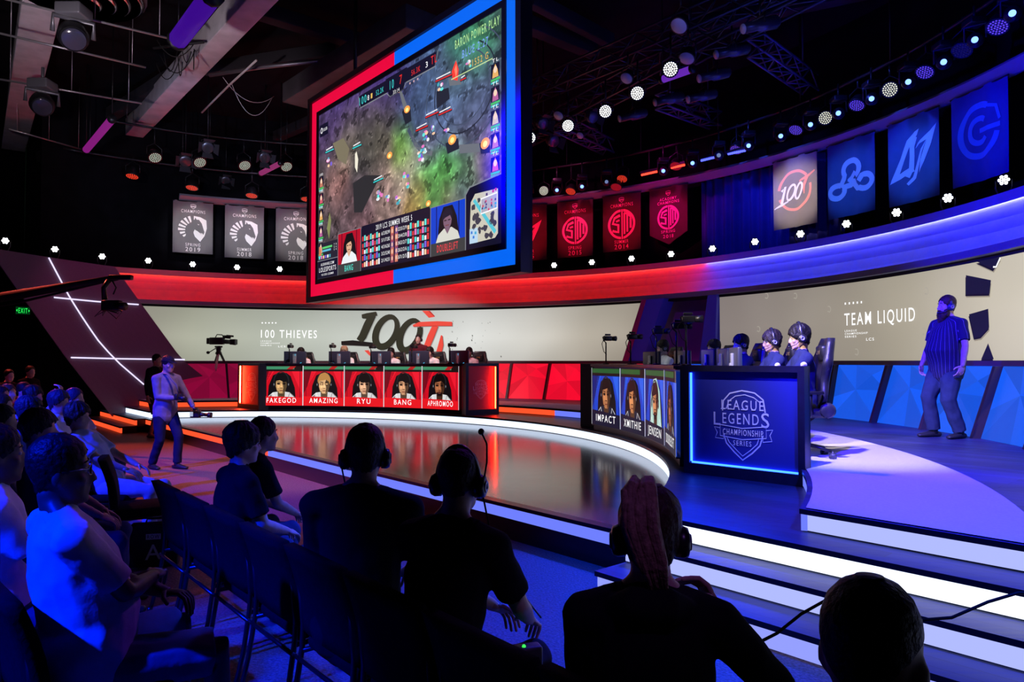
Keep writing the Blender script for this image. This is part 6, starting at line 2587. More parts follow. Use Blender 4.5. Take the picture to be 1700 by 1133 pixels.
    for s_ in (-1, 1):
        if legs == 'long':
            b.tube([HIP[s_], HIP[s_].lerp(KN[s_], .5), KN[s_], KN[s_].lerp(AN[s_], .5), KN[s_].lerp(AN[s_], .97)], [q * legw for q in (.102, .092, .072, .068, .064)], 12, rnd=False)
            b.ell(KN[s_], (.072, .072, .072))
        else:
            b.tube([HIP[s_], HIP[s_].lerp(KN[s_], .5), HIP[s_].lerp(KN[s_], .93)], [.104, .098, .09], 12)
        b.ell(HIP[s_], (.1, .1, .1))
    V, Fc = melt(b, vox * 1.1, 3)
    V = [v + Vector((mnoise.noise(v * 11 + Vector((3, 0, 0))), mnoise.noise(v * 11), mnoise.noise(v * 11 + Vector((0, 7, 0))) * .5)) * .007 for v in V]
    o_ = MB()
    o_.add(V, Fc, 0, True)
    o_.build('trousers' if legs == 'long' else 'shorts', cloth(pants[1], pants[0]), body)
    # ---- shoes
    for s_ in (-1, 1):
        b = MB()
        fd = Vector((s_ * .15, 1, 0)).normalized()
        a = AN[s_]
        z0 = a.z - .08
        b.tube([a + fd * -.06 + Vector((0, 0, -.045)), a + fd * .02 + Vector((0, 0, -.035)), a + fd * .12 + Vector((0, 0, -.05)), a + fd * .19 + Vector((0, 0, -.056))], [(.036, .034), (.042, .044), (.046, .03), (.036, .022)], 12, rnd=True, up=(0, 0, 1))
        b.tube([a + Vector((0, 0, -.03)), a + Vector((0, 0, .03))], [.046, .044], 12)
        b.build('shoe', mat('shoe_%d' % int(shoe[0] * 1000), shoe, .5), body)
    # ---- hair
    R3 = H.to_3x3()
    if hair is not None and hair[1] is not None:
        b = MB()
        hair_mb(b, H, hair[1], 0, 0, RND.random() * 50)
        if 'curtain_hair' in extras:
            rr2 = random.Random(9)
            for i in range(20):
                t = pi * (.25 + 1.5 * i / 19)
                x, y = .082 * sin(t), -.01 + .1 * cos(t)
                pts = [Vector((x * .9, y * .9, .06)), Vector((x * 1.08, y * 1.08, -.03)), Vector((x * 1.1, y * 1.1 - .01, -.13)), Vector((x * 1.05, y * 1.1 - .02, -.22 - .03 * rr2.random()))]
                b.tube([H @ p for p in pts], [.016, .02, .018, .008], 6)
        hc_ = HAIRM[hair[0]]
        b.build('hair', mat('hair_' + hair[0], hc_, .5, 0, .35, 60, .4, .25), body)
    if 'ponytail' in extras:
        b = MB()
        rr2 = random.Random(4)
        for i in range(22):
            a = rr2.uniform(-1, 1)
            w_ = rr2.uniform(-1, 1)
            pts = [Vector((a * .02 - .015, -.045, .108)), Vector((a * .032 - .03, -.075 + w_ * .012, .165 + .012 * w_)), Vector((a * .042 - .04, -.122, .150 + w_ * .012)), Vector((a * .045 - .035, -.152 + w_ * .012, .06)), Vector((a * .04 - .01, -.155, -.03)), Vector((a * .022 + .015, -.14, -.10 - .05 * abs(w_)))]
            b.tube([H @ p for p in pts], [.008, .012, .013, .012, .009, .003], 7)
        b.tube([H @ Vector((0, -.05, .10)), H @ Vector((0, -.07, .128))], [.036, .03], 10)
        b.build('ponytail', mat('hair_blond', HAIRM['blond'], .5, 0, .35, 60, .4, .25), body)['label'] = 'high blond ponytail'
    if vox < .0145:
        for s_ in (-1, 1):
            b = MB()
            b.ell(H @ Vector((s_ * .033, .0765, .008)), (.0125, .011, .0095), 0, R3, 10, 7)
            b.ell(H @ Vector((s_ * .033, .0850, .008)), (.0055, .0035, .0055), 1, R3, 8, 6)
            b.build('eye', [mat('eye_white', (.7, .68, .66), .3), mat('iris', (.02, .012, .01), .25)], body)
            b = MB()
            b.tube([H @ Vector((s_ * .018, .089, .036)), H @ Vector((s_ * .036, .087, .041)), H @ Vector((s_ * .054, .075, .036))], [.003, .004, .0025], 5)
            b.build('eyebrow', mat('iris', (.02, .012, .01), .25), body)
    if 'beard' in extras:
        b = MB()
        b.ell(H @ Vector((0, .062, -.115)), (.066, .052, .075), 0, R3, 16, 10)
        b.ell(H @ Vector((0, .075, -.165)), (.046, .036, .06), 0, R3, 14, 9)
        for s_ in (-1, 1):
            b.ell(H @ Vector((s_ * .058, .03, -.08)), (.02, .04, .055), 0, R3, 10, 8)
            b.tube([H @ Vector((s_ * .002, .1, -.05)), H @ Vector((s_ * .03, .094, -.06)), H @ Vector((s_ * .04, .08, -.085))], [.009, .01, .009], 6)
        V, Fc = melt(b, .008, 2)
        V = [v + Vector((mnoise.noise(v * 60), mnoise.noise(v * 60 + Vector((5, 0, 0))), mnoise.noise(v * 50))) * .006 for v in V]
        o_ = MB()
        o_.add(V, Fc, 0, True)
        o_.build('beard', mat('hair_brown', HAIRM['brown'], .42, 0, .35, 60, .4), body)
    if 'glasses' in extras:
        b = MB()
        for s_ in (-1, 1):
            b.tube([H @ Vector((s_ * .034 + .024 * cos(t), .098 - .012 * abs(cos(t)) * (1 if cos(t) * s_ > 0 else 0), .006 + .019 * sin(t))) for t in [i * pi / 8 for i in range(17)]], .0024, 5)
            b.tube([H @ Vector((s_ * .058, .088, .012)), H @ Vector((s_ * .079, .03, .012)), H @ Vector((s_ * .080, -.02, .004))], .0026, 5)
        b.tube([H @ Vector((-.011, .098, .01)), H @ Vector((.011, .098, .01))], .0024, 5)
        b.build('glasses', mat('glasses_frame', (.25, .25, .3), .2, .6), body)
    if 'cap' in extras or 'capback' in extras:
        f_ = -1 if 'capback' in extras else 1
        b = MB()
        V = []
        nu, nv = 24, 8
        for i in range(nv + 1):
            t = pi / 2 * i / nv
            for j in range(nu):
                a = 2 * pi * j / nu
                V.append(H @ Vector((.088 * cos(t) * sin(a), -.008 + .108 * cos(t) * cos(a), .045 + .098 * sin(t))))
        b.add(V, [(i * nu + j, i * nu + (j + 1) % nu, (i + 1) * nu + (j + 1) % nu, (i + 1) * nu + j) for i in range(nv) for j in range(nu)] + [list(range(nu))[::-1]], 0, True)
        rim = []
        for j in range(11):
            a = (-1 + .2 * j) * .95
            rim.append((.082 * sin(a), -.004 + .10 * cos(a)))
        V1_, = [[]]
        top, bot = [], []
        for (x, y) in rim:
            top.append(H @ Vector((x, f_ * y, .058)))
        for j, (x, y) in enumerate(rim):
            e = 1 - abs(j - 5) / 5
            bot.append(H @ Vector((x * 1.05, f_ * (y + .075 * e ** .6), .050 - .012 * e)))
        th = R3 @ Vector((0, 0, -.005))
        n = len(rim)
        b.add(top + bot + [p + th for p in top] + [p + th for p in bot], [(j, j + 1, n + j + 1, n + j) for j in range(n - 1)] + [(2 * n + j, 3 * n + j, 3 * n + j + 1, 2 * n + j + 1) for j in range(n - 1)] + [(n + j, n + j + 1, 3 * n + j + 1, 3 * n + j) for j in range(n - 1)], 0)
        b.ell(H @ Vector((0, -.008, .144)), (.008, .008, .005), 0, R3, 8, 5)
        b.build('cap', cloth((.02, .02, .03), 'cap_navy'), body)
    if 'headset' in extras or 'headset_mic' in extras or 'headset_up' in extras:
        hs_ = MB()
        hm = mat('headset_%d' % int(headset_col[0] * 1000), headset_col, .3)
        ofs = .027 if hair is not None and hair[1] is not None and hair[1][3] > .02 else 0
        hs_.tube([H @ Vector(((.086 + ofs) * cos(t), -.012, .0 + (.142 + ofs) * sin(t))) for t in [pi * i / 16 for i in range(17)]], [(.017, .008)] * 17, 8, up=R3 @ Vector((1, 0, 0)))
        hs_.build('headset_band', hm, body)
        for s_ in (-1, 1):
            c_ = MB()
            x = R3 @ Vector((s_, 0, 0))
            q = H @ Vector((s_ * (.088 + ofs), -.008, -.012))
            BB_ = basis(x)
            c_.lathe([(.030, -.022), (.044, -.018), (.046, .004), (.040, .018), (.02, .024), (0, .024)], q, 16, 0, BB_)
            c_.lathe([(.024, .0235), (.022, .027), (.012, .027), (.011, .024)], q, 14, 1, BB_)
            c_.build('ear_cup', [hm, mat('headset_ring', (.3, .3, .34), .3, .4)], body)
        mi = MB()
        s_ = -1 if 'mic_left' in extras else 1
        if 'headset_up' in extras:
            mi.tube([H @ Vector((s_ * .1, -.01, .0)), H @ Vector((s_ * .112, .0, .08)), H @ Vector((s_ * .108, .012, .15)), H @ Vector((s_ * .085, .02, .19))], .004, 6)
            mi.ell(H @ Vector((s_ * .083, .02, .195)), (.013, .013, .013), 0, None, 8, 6)
        elif 'headset_mic' in extras or 'headset' in extras:
            mi.tube([H @ Vector((s_ * .09, .01, -.03)), H @ Vector((s_ * .082, .06, -.066)), H @ Vector((s_ * .05, .112, -.08)), H @ Vector((s_ * .03, .122, -.08))], .0035, 6)
            mi.ell(H @ Vector((s_ * .028, .122, -.08)), (.011, .011, .011), 0, None, 8, 6)
        mi.build('microphone', hm, body)
        if 'headset_cable' in extras:
            mi = MB()
            q = H @ Vector((s_ * .1, -.01, -.05))
            mi.tube([q, q + Vector((.03, .02, -.18)), q + Vector((.08, .14, -.38)), q + Vector((.12, .26, -.52))], .004, 6)
            mi.build('headset_cable', hm, body)
    return body, root_m, dict(H=root_m @ H, WR={s_: root_m @ WR[s_] for s_ in WR}, KN={s_: root_m @ KN[s_] for s_ in KN}, EL={s_: root_m @ EL[s_] for s_ in EL}, LSH=SH, LEL=EL, sh=root_m @ sh, chest=root_m @ chest, P0=root_m @ P0)


# ================================================================== CHAIRS
CHF = mat('black_chair_fabric', (.006, .006, .009), .9, 0, .2, 40, .2, .08)
CHM = mat('chair_frame_metal', (.05, .045, .055), .28, .8)


def audience_chair(label, loc, face):
    """stacking chair; local +y is the way a sitter looks, origin on the floor under the seat"""
    t = thing('stacking_chair', label, 'chair', loc, rad(face) - pi / 2, 'black stacking chairs of the audience')
    mb = MB()
    mb.rbox((0, .02, .43), (.46, .45, .07), .03)
    mb.build('seat', CHF, t)
    mb = MB()
    n = 8
    for s_ in range(1):
        V = []
        for i in range(n + 1):
            z = .48 + .38 * i / n
            y = -.215 - .09 * i / n + .02 * sin(pi * i / n)
            hw = .262 - .012 * (i / n) ** 3
            for (x, dy) in ((-hw, .0), (-hw * .6, -.012), (0, -.018), (hw * .6, -.012), (hw, .0), (hw, .05), (hw * .5, .05), (-hw * .5, .05), (-hw, .05)):
                V.append(Vector((x, y + dy, z)))
        k = 9
        Fc = [(i * k + j, i * k + (j + 1) % k, (i + 1) * k + (j + 1) % k, (i + 1) * k + j) for i in range(n) for j in range(k)]
        Fc += [list(range(k))[::-1], [n * k + j for j in range(k)]]
        mb.add(V, Fc, 0, True)
    mb.build('backrest', CHF, t)
    for s_ in (-1, 1):
        for (nm, pts) in (('leg', [Vector((s_ * .225, .2, .40)), Vector((s_ * .235, .24, .2)), Vector((s_ * .24, .26, .0))]),
                          ('leg', [Vector((s_ * .235, -.235, .72)), Vector((s_ * .235, -.215, .5)), Vector((s_ * .235, -.22, .40)), Vector((s_ * .24, -.25, .2)), Vector((s_ * .24, -.30, .0))])):
            mb = MB()
            mb.tube(pts, .013, 8)
            mb.lathe([(.018, 0), (.018, .03)], (pts[-1].x, pts[-1].y, 0), 8)
            mb.build(nm, CHM, t)
        mb = MB()
        mb.tube([Vector((s_ * .225, .2, .39)), Vector((s_ * .23, -.22, .39))], .012, 8)
        mb.build('side_rail', CHM, t)
    mb = MB()
    mb.tube([Vector((-.27, -.235, .36)), Vector((.27, -.235, .36))], .010, 8)
    mb.build('link_rod', CHM, t)
    return t


def gaming_chair(label, loc, face, detail=True):
    t = thing('gaming_chair', label, 'chair', loc, rad(face) - pi / 2, 'gaming chairs behind the player desks')
    GF = mat('gaming_chair_leather', (.016, .016, .02), .42, 0, .15, 20, .1)
    GT = mat('gaming_chair_grey', (.03, .03, .034), .45)
    mb = MB()
    n = 14
    V = []
    for i in range(n + 1):
        k = i / n
        z = .52 + .72 * k
        hw = [.20, .235, .25, .245, .225, .205, .20, .215, .24, .25, .235, .205, .19, .175, .14][i]
        y = -.15 - .11 * k
        wing = .07 * (1 - abs(k - .62) * 1.6) if k > .1 else .02
        wing = max(wing, .015)
        for (x, dy) in ((-hw, wing), (-hw * .98, -.03), (-hw * .6, -.06), (hw * .6, -.06), (hw * .98, -.03), (hw, wing), (hw * .72, .03), (hw * .4, .01), (-hw * .4, .01), (-hw * .72, .03)):
            V.append(Vector((x, y + dy, z)))
    m_ = 10
    mb.add(V, [(i * m_ + j, i * m_ + (j + 1) % m_, (i + 1) * m_ + (j + 1) % m_, (i + 1) * m_ + j) for i in range(n) for j in range(m_)] + [list(range(m_))[::-1], [n * m_ + j for j in range(m_)]], 0, True)
    mb.build('backrest', GF, t)
    mb = MB()
    mb.rbox((0, -.215, 1.08), (.26, .07, .17), .03, 0, Matrix.Rotation(-.2, 3, 'X'))
    mb.build('head_pillow', GF, t)
    art = Art()
    GO = mat('gold_thread', (.6, .42, .12), .4, .3)
    art.stroke([(-.05, 0), (-.05, .05), (-.02, .02), (.01, .05), (.01, 0)], .012, GO, 1)
    art.stroke([(.03, .0), (.06, .01), (.03, .03), (.06, .05)], .01, GO, 1)
    art.arc(0, -.2, .035, .045, 0, 360, .012, GO, 1, 16)
    art.build('badge', lambda x, y, o: Vector((x, -.18 - (y) * .16 + .012 + o, 1.07 + y)), t)
    mb = MB()
    mb.rbox((0, .02, .47), (.5, .5, .1), .04)
    mb.build('seat', GF, t)
    for s_ in (-1, 1):
        mb = MB()
        mb.rbox((s_ * .3, -.02, .68), (.08, .26, .035), .014)
        mb.tube([Vector((s_ * .24, -.02, .44)), Vector((s_ * .3, -.02, .46)), Vector((s_ * .3, -.02, .67))], .025, 8)
        mb.build('armrest', BLACKM, t)
        mb = MB()
        mb.lathe([(.0, -.02), (.075, -.018), (.08, .0), (.06, .022), (0, .024)], (s_ * .25, -.2, .50), 18, 0, basis((s_, 0, 0)))
        mb.build('recliner_hub', GT, t)
    mb = MB()
    mb.cyl((0, 0, .12), (0, 0, .43), .035, n=12)
    mb.build('gas_column', BLACKM, t)
    for i in range(5):
        a = 2 * pi * i / 5 + .3
        mb = MB()
        mb.tube([Vector((0, 0, .14)), Vector((.31 * cos(a), .31 * sin(a), .085))], [(.03, .022), (.02, .014)], 8)
        mb.build('base_arm', BLACKM, t)
        c_ = MB()
        q = Vector((.32 * cos(a), .32 * sin(a), .032))
        bb = basis((-sin(a), cos(a), 0))
        for o_ in (-.018, .018):
            c_.lathe([(.0, -.01), (.032, -.009), (.032, .009), (0, .01)], q + Vector((-sin(a), cos(a), 0)) * o_, 12, 0, bb)
        c_.cyl(q, q + Vector((0, 0, .05)), .01, n=6)
        c_.build('caster', mat('caster_grey', (.06, .06, .07), .35), t)
    return t
# ================================================================== PLACING PEOPLE AND CHAIRS
def stripe_mat():
    m = mat('navy_pinstripe_shirt', (.012, .012, .045), .85)
    nt = m.node_tree
    b = nt.nodes['Principled BSDF']
    tc = nt.nodes.new('ShaderNodeTexCoord')
    g = nt.nodes.new('ShaderNodeTexGradient')
    g.gradient_type = 'RADIAL'
    m1 = nt.nodes.new('ShaderNodeMath')
    m1.operation = 'MULTIPLY'
    m1.inputs[1].default_value = 30
    m2 = nt.nodes.new('ShaderNodeMath')
    m2.operation = 'FRACT'
    m3 = nt.nodes.new('ShaderNodeMath')
    m3.operation = 'LESS_THAN'
    m3.inputs[1].default_value = .06
    mx = nt.nodes.new('ShaderNodeMix')
    mx.data_type = 'RGBA'
    mx.inputs[6].default_value = (.012, .012, .045, 1)
    mx.inputs[7].default_value = (.22, .22, .32, 1)
    L = nt.links.new
    L(tc.outputs['Object'], g.inputs[0])
    L(g.outputs['Fac'], m1.inputs[0])
    L(m1.outputs[0], m2.inputs[0])
    L(m2.outputs[0], m3.inputs[0])
    L(m3.outputs[0], mx.inputs[0])
    L(mx.outputs[2], b.inputs['Base Color'])
    return m


LIGHT = ('pale', (.62, .62, .66))
WHITEC = ('white', (.78, .78, .8))
BLK = ('black', (.010, .010, .013))
NAV = ('navy', (.018, .022, .06))
JEAN = ('denim', (.05, .075, .14))
GREY = ('grey', (.18, .18, .2))
KHAKI = ('khaki', (.26, .22, .18))
FACE0 = 40.0
# ---- row in front of the camera
R1 = [-4.9, -4.36, -3.82, -3.28, -2.74, -2.20, -1.66, -1.12, -.52]
WHO = ['under the second seated boy', 'under the boy with glasses', 'empty between boy and headset man', 'under the broad headset man', 'empty beside the broad headset man', 'under the man with raised microphone', 'empty beside the woman', 'under the ponytailed woman', 'under the bald man']
for u_, w_ in zip(R1, WHO):
    audience_chair('black stacking chair in the nearest row, ' + w_, uv(u_, 1.56), FACE0)


def seatat(x, y):
    return Vector((x, y, 0))


person('boy with fluffy dark hair and glasses seated at the far end of the row', seatat(-1.66, 4.24), 42, h=1.62, lean=4, headyaw=-8, shirt=BLK, pants=JEAN, hair=('dark', MOP), extras=('glasses',), vox=.0105, skin='fair')
person('dark haired boy in black leaning forward behind the boy with glasses', seatat(-1.94, 4.82), 44, h=1.66, lean=24, headyaw=-4, shirt=BLK, pants=JEAN, hair=('dark', SHORT), extras=(), vox=.012, skin='tan', hands={-1: Vector((-.1, .5, .6)), 1: Vector((.1, .5, .6))})
person('broad man in black seen from behind wearing large headphones', seatat(-.665, 3.06), 78, h=1.74, lean=6, headyaw=22, shirt=BLK, pants=BLK, sleeve='short', hair=('dark', SHORT), extras=('headset', 'mic_left', 'headset_cable'), broad=1.22, belly=.05, vox=.0105, skin='tan')
b_, M2, J2 = person('man in black with headset microphone raised above his cropped head', seatat(-.27, 2.56), 62, h=1.70, lean=12, headyaw=14, shirt=BLK, pants=('dark grey', (.03, .03, .04)), hair=('dark', CROP), extras=('headset_up', 'headset_cable'), vox=.0095, skin='fair',
                    hands={-1: (Vector((-.02, .46, .66)), {'curl': .7}), 1: (Vector((.16, .44, .64)), {'curl': .6})}, knees=.2)
person('woman with high blond ponytail and headset seen from behind', uv(-1.17, 1.47), 80, h=1.66, lean=8, headyaw=4, shirt=('charcoal', (.010, .010, .014)), sleeve='long', pants=BLK, hair=('brown', (.07, -.03, -.09, .016, .3)), extras=('headset', 'ponytail', 'mic_left'), vox=.0095, skin='fair', hood=True,
       hands={-1: Vector((-.1, .36, .62)), 1: (Vector((.2, .26, .98)), {'curl': .9, 'dir': (-.4, .1, .8), 'back': (.8, .4, .2), 'pole': (.9, .1, -1)})})
person('bald man in black seen from behind beside the lit stairs', seatat(.525, 1.09), 50, h=1.66, lean=6, headyaw=-4, shirt=BLK, pants=BLK, hair=('dark', (.096, .035, -.05, .003, .1)), extras=(), vox=.0095, skin='tan', belly=.03)
# beltpack with a green lamp by the man with the raised microphone
q = J2['P0'] + Vector((.33, .10, .02))
t = thing('beltpack', 'small intercom beltpack with tiny green light by the man with raised microphone', 'radio', q, .3)
mb = MB()
mb.rbox((0, 0, .0), (.1, .06, .12), .012)
mb.build('case', mat('beltpack_grey', (.05, .05, .06), .4), t)
mb = MB()
mb.lathe([(.007, 0), (.005, .006), (0, .008)], (-.02, -.01, .06), 10)
mb.build('indicator', emat((40, 255, 60), 3), t)

# ---- second row: the man in the pale polo and his neighbours
person('man in pale polo shirt with glasses seated in profile at the aisle', seatat(-1.60, 2.70), 46, h=1.76, lean=-10, headyaw=-14, shirt=('polo', (.70, .70, .74)), pants=('dark shorts', (.16, .16, .22)), legs='short', hair=('black', SHORT), extras=('glasses',), belly=.09, broad=1.08, vox=.0095, skin='deep',
       hands={-1: (Vector((.02, .27, .72)), {'curl': .9, 'dir': (.8, .5, 0)}), 1: (Vector((-.02, .24, .78)), {'curl': .9, 'dir': (-.8, .5, 0), 'pole': (.9, -.2, -.7)})}, knees=.2)
audience_chair('black stacking chair under the man in the pale polo shirt', seatat(-1.60, 2.70), 46)
person('short haired man in white shirt behind the man in the pale polo', seatat(-2.24, 3.15), 40, h=1.74, lean=-4, headyaw=0, shirt=WHITEC, pants=JEAN, hair=('black', SHORT), vox=.012, skin='deep')
audience_chair('black stacking chair under the man in the white shirt', seatat(-2.24, 3.15), 40)
# ---- section beyond the aisle
AUD = [  # px, depth, face, lean, shirt, hair, skin, label, extra
    (134, 6.5, 4, -30, ('sky', (.50, .55, .8)), ('brown', MOP), 'fair', 'slouching person in pale blue shirt stretched out at the aisle', dict(knees=.12, seat=.47, hands={-1: Vector((-.1, .34, .62)), 1: Vector((.12, .3, .64))}, pants=('pale jeans', (.5, .5, .62)))),
    (69, 4.6, 24, -6, ('dark tee', (.02, .02, .03)), ('dark', FULL), 'tan', 'dark haired person in dark top nearest the white shirted man', {}),
    (51, 6.2, 12, 4, ('blue top', (.10, .14, .5)), ('bluish', FULL), 'fair', 'person with bluish hair and blue top in the side section', {}),
    (100, 7.6, 8, -6, ('white tee', (.72, .72, .76)), ('bluish', FULL), 'fair', 'person with full hair and white top in the middle of the side section', {}),
    (126, 8.3, 6, -6, ('lilac', (.5, .46, .62)), ('bluish', SHORT), 'fair', 'person in lilac shirt beyond the white topped one', {}),
    (4, 6.8, 14, 2, ('denim shirt', (.20, .24, .55)), ('brown', SHORT), 'fair', 'person in denim shirt at the edge of the side section', dict(hands={-1: Vector((-.05, .36, .75)), 1: Vector((.1, .36, .72))})),
    (6, 5.1, 20, -4, ('light blue tee', (.45, .5, .78)), ('dark', SHORT), 'tan', 'person in light blue shirt low at the edge beside the bluish haired one', {}),
    (57, 8.8, 2, 2, ('collared', (.4, .4, .55)), ('black', MOP), 'fair', 'person with raised fist and black mop of hair', dict(hands={-1: Vector((-.1, .32, .66)), 1: (Vector((-.06, .34, 1.27)), {'curl': 1.3, 'dir': (0, .1, 1), 'back': (0, 1, 0), 'pole': (.6, .3, -1)})})),
    (41, 10.6, -6, 4, ('maroon', (.10, .02, .04)), ('black', SHORT), 'fair', 'person with pink lit face in the back of the side section', {}),
    (15, 9.7, -2, 0, ('dark red', (.12, .02, .03)), ('brown', SHORT), 'fair', 'person in dark red top in the dim back row', {}),
    (3, 9.0, 4, 0, ('black top', (.012, .012, .014)), ('black', SHORT), 'tan', 'person in black top at the edge of the dim back row', {}),
]
for i, (px, d, fc, ln, sh_, hr_, sk, lab, ex) in enumerate(AUD):
    X = (px - 850) / F * d
    fx, fy = cos(rad(fc)), sin(rad(fc))
    off = -sin(rad(ln)) * .6 - .02
    base = Vector((X + fx * off, d + fy * off, 0))
    person(lab, base, fc, h=1.70, lean=ln, headpitch=-min(0, ln) * .0, shirt=sh_, hair=hr_, skin=sk, vox=.015 if d < 7 else .019, **{**dict(pants=JEAN), **ex})
    audience_chair('black stacking chair under the ' + lab.split(' in ')[0].split(' at ')[0].split(' nearest')[0].replace('person', 'sitter', 1), base, fc)
for (px, d, hh, lab, sk) in ((45, 14.0, 1.56, 'person standing far back with red lit face by the dark wall', 'fair'), (10, 13.0, 1.50, 'shorter person standing far back at the edge of the dark wall', 'fair')):
    person(lab, Vector(((px - 850) / F * d, d, 0)), -20, 'stand', h=hh, shirt=BLK, pants=BLK, hair=('black', SHORT), skin=sk, vox=.02)
audience_chair('empty black stacking chair at the aisle behind the letter A box', seatat(-3.08, 5.95), 27)
t = thing('section_sign', 'black box sign with white letter A standing on the aisle floor', 'sign', at_z(254, 942, 0), rad(14))
mb = MB()
mb.rbox((0, .06, .17), (.36, .12, .34), .012)
mb.build('box', mat('sign_black', (.012, .012, .016), .5), t)
mb = MB()
mb.tube([Vector((-.07, .06, .34)), Vector((-.06, .06, .375)), Vector((.06, .06, .375)), Vector((.07, .06, .34))], .008, 6)
mb.build('handle', CHM, t)
art = Art()
PWT = mat('sign_white', (.75, .75, .78), .6)
art.text('A', 0, .06, .12, PWT, 1)
art.rect(-.055, .22, .055, .265, PWT, 1)
art.text('ROW', 0, .228, .03, mat('sign_black', (.012, .012, .016), .5), 2, .09)
art.build('lettering', lambda x, y, o: Vector((x, -.001 - o, y)), t)

# ---- cameraman in the aisle and the person behind him
bc, MC, JC = person('cameraman in pale sweater and cap walking along the stage holding a camera', Vector((-5.33, 10.95, 0)), -28, 'stand', h=1.73, lean=3, headyaw=6, headpitch=-6, shirt=('sweater', (.2, .2, .26)), sleeve='long', pants=('dark jeans', (.014, .018, .05)), hair=('black', SHORT), extras=('cap',), vox=.012, skin='tan', belly=.03,
                    hands={1: (Vector((.02, .26, 1.10)), {'curl': .9, 'dir': (-.6, .5, .1), 'back': (.3, .3, .9)}), -1: (Vector((-.42, .18, .86)), {'curl': .8, 'dir': (-.3, .3, -.8)})},
                    feet={1: (.10, -.16, .08), -1: (-.1, .16, .08)})
bp, MP_, JP = person('dark clothed person with backpack standing behind the cameraman', Vector((-7.75, 15.45, 0)), -15, 'stand', h=1.80, lean=2, headyaw=0, shirt=BLK, sleeve='long', pants=('plum shorts', (.03, .02, .03)), legs='short', hair=('black', SHORT), extras=(), vox=.016, skin='tan', shoe=(.30, .12, .3))
q = JC['WR'][-1]
t = thing('photo_camera', 'photo camera with long lens held low in the cameraman hand', 'camera', q + Vector((.06, -.02, -.10)), 0)
CB = mat('camera_black', (.012, .012, .014), .35)
mb = MB()
mb.rbox((-.02, 0, 0), (.15, .09, .12), .02)
mb.rbox((-.02, 0, .075), (.07, .07, .05), .015)
mb.build('camera_body', CB, t)
mb = MB()
mb.tube([Vector((.05, 0, -.005)), Vector((.09, 0, -.01)), Vector((.1, 0, -.01)), Vector((.17, 0, -.015)), Vector((.175, 0, -.015)), Vector((.23, 0, -.02))], [.035, .035, .028, .028, .042, .045], 14)
mb.build('lens', CB, t)
mb = MB()
mb.rbox((-.065, -.046, .0), (.05, .004, .07), .001)
mb.build('screen', emat((190, 200, 230), .8), t)
q = JC['chest'] + Vector((.24, -.10, -.16))
t = thing('photo_camera', 'photo camera slung on a strap across the cameraman chest', 'camera', q, rad(-28))
mb = MB()
mb.rbox((0, 0, 0), (.07, .14, .1), .02)
mb.build('camera_body', CB, t)
mb = MB()
mb.cyl((.02, 0, 0), (.14, 0, -.03), .036, .04, n=14)
mb.build('lens', CB, t)
mb = MB()
s_ = JC['sh']
Mi = Matrix.Translation(q) @ Matrix.Rotation(rad(-28), 4, 'Z')
Mi = Mi.inverted()
mb.tube([Mi @ p for p in (q + Vector((0, 0, .05)), q.lerp(s_, .5) + Vector((.10, -.08, .03)), s_ + Vector((.06, -.12, .06)), s_ + Vector((-.05, -.06, .07)))], [(.018, .004)] * 4, 6)
mb.build('strap', mat('strap_grey', (.12, .12, .16), .7), t)

# ---- standing man on the blue side
f_ = at_z(1574, 727, Z4)
SM = stripe_mat()
person('bearded man in striped navy shirt and headset standing on the blue side', Vector((f_.x, f_.y, Z4)), 192, 'stand', h=1.86, lean=-3, headyaw=-16, shirt=SM, pants=('jeans', (.03, .045, .08)), hair=('brown', SHORT), extras=('beard', 'headset', 'mic_left'), belly=.14, broad=1.12, legw=1.22, vox=.0105, skin='fair',
       hands={-1: (Vector((-.34, .10, .76)), {'curl': .7, 'dir': (.15, .25, -1), 'back': (-1, .1, 0)}), 1: (Vector((.30, .14, .78)), {'curl': .7, 'dir': (-.1, .2, -1), 'back': (1, .2, 0)})},
       feet={-1: (-.13, -.05, .08), 1: (.11, .10, .08)}, headset_col=(.03, .03, .09))

# ---- players at the desks
LAB_L = ['black haired player in white jersey hidden behind the first red desk monitor', 'blond player in white jersey behind the second red desk monitor', 'player in white jersey and headset leaning beside the third red desk monitor',
         'player in white jersey beside the fourth red desk monitor', 'player in white jersey and headset beside the last red desk monitor']
for i, px in enumerate((502, 574, 652, 718, 783)):
    a = on_desk(px, 9.2, 50, 92)
    p = ps(a, 9.2, Z4)
    person(LAB_L[i], p, a + 180, h=(1.70, 1.74, 1.68, 1.70, 1.68)[i], lean=8, headyaw=(0, 10, 26, 10, 20)[i], headpitch=-6, shirt=('jersey white', (.68, .68, .70)), pants=BLK, hair=(('black', 'blond', 'black', 'black', 'black')[i], FULL if i != 4 else SHORT), extras=('headset',), vox=.014, skin=('fair', 'fair', 'fair', 'fair', 'brown')[i], seat=.47,
           hands={-1: Vector((-.16, .42, .76)), 1: Vector((.18, .42, .76))})
    gaming_chair('black gaming chair behind the red desk, %s from the tripod camera' % ORD[i], ps(a, 9.28, Z4), a + 180)
a = on_desk(694, 10.05 - .35, 50, 92)
person('coach with headset in dark red shirt standing behind the red desk', ps(a, 9.75, Z4), a + 186, 'stand', h=1.68, lean=4, headyaw=8, shirt=('maroon shirt', (.10, .015, .025)), pants=BLK, hair=('dark', SHORT), extras=('headset',), vox=.014, skin='fair', broad=1.05)
LAB_R = ['player in headset looking down at the far end of the blue desk', 'player in white jersey behind the crossed camera stalks of the blue desk', 'player mostly hidden behind the dark monitors of the blue desk', 'player with glasses and headset second from the glowing blue booth', 'player with black fringe and headset nearest the glowing blue booth']
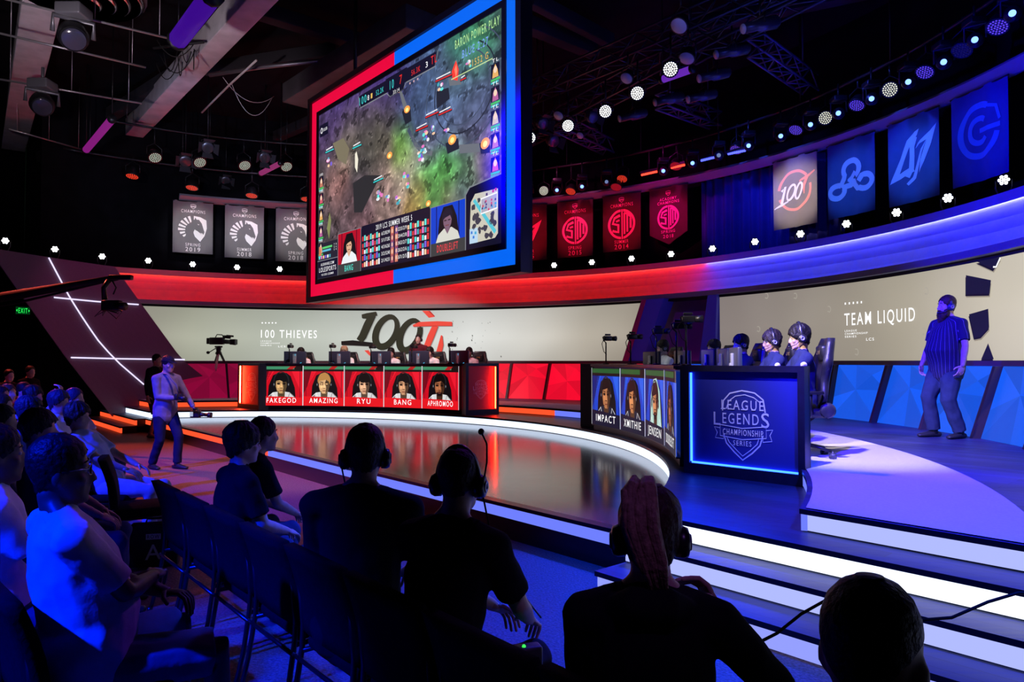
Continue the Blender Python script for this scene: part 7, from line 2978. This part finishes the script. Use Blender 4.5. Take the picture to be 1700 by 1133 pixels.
RPL = [(1104, 17.0, 8.95), (1189, 9.5, 9.1), (1236, 2.6, 9.0), (1288, -4.4, 9.1), (1335, -10.3, 9.15)]
for i, (px, a, r) in enumerate(RPL):
    # slide along the bearing until the head column fits
    best = min(((abs(850 + F * ps(a + k * .25, r).x / ps(a + k * .25, r).y - px), a + k * .25) for k in range(-16, 17)))
    a = best[1]
    bd_, _, JR = person(LAB_R[i], ps(a, r, Z4), a + 180, h=(1.70, 1.66, 1.70, 1.72, 1.74)[i], lean=2, headyaw=(-14, 0, 0, -4, -2)[i], headpitch=-8, shirt=('jersey navy', (.022, .028, .075)) if i not in (0, 1) else ('jersey white', (.6, .6, .64)), pants=BLK, hair=('black' if i != 3 else 'dark', (FULL, FULL, FULL, MOP, MOP)[i]),
           extras=('headset', 'mic_left') + (('glasses',) if i == 3 else ()), vox=.0105 if i > 2 else .014, skin='fair' if i != 3 else 'tan', seat=.47, broad=1.0, hands={-1: Vector((-.18, .40, .74)), 1: Vector((.18, .40, .74))})
    if i > 2:
        S_, E_l = JR['LSH'][-1], JR['LEL'][-1]
        d_ = (E_l - S_).normalized()
        q = S_.lerp(E_l, .84)
        mb = MB()
        mb.tube([q - d_ * .012, q + d_ * .012], .078, 14)
        mb.build('sleeve_cuff', mat('orange_trim', (.75, .32, .08), .8), bd_)['label'] = 'orange sleeve trim'
        mb = MB()
        q = S_.lerp(E_l, .3) + Vector((-.072, .0, .0))
        mb.lathe([(.032, 0), (.032, .006), (0, .008)], q, 14, 0, basis((-1, 0, .15)))
        mb.lathe([(.016, 0), (.02, .006), (0, .008)], q + Vector((0, 0, -.05)), 10, 0, basis((-1, 0, .15)))
        mb.build('sleeve_badge', PWT, bd_)['label'] = 'white sleeve badge'
    gaming_chair('black gaming chair behind the blue desk, %s counted towards the glowing booth' % ORD[i], ps(a, r - .03, Z4), a + 180)
# thin cable strung in front of the stairs
mb = MB()
pts = [at_d(1235, 1080, 2.5), at_d(1290, 1052, 2.5), at_d(1330, 1020, 2.5), at_d(1380, 992, 2.5), at_d(1450, 1002, 2.5), at_d(1530, 1030, 2.5), at_d(1580, 1026, 2.5), at_d(1640, 1000, 2.5), at_d(1690, 985, 2.5), at_d(1760, 985, 2.5)]
mb.tube(pts, .006, 6)
tag(mb.build('cable', BLACK), 'thin black cable looping in front of the lit stairs behind the bald man', 'cable')
bpy.context.view_layer.update()
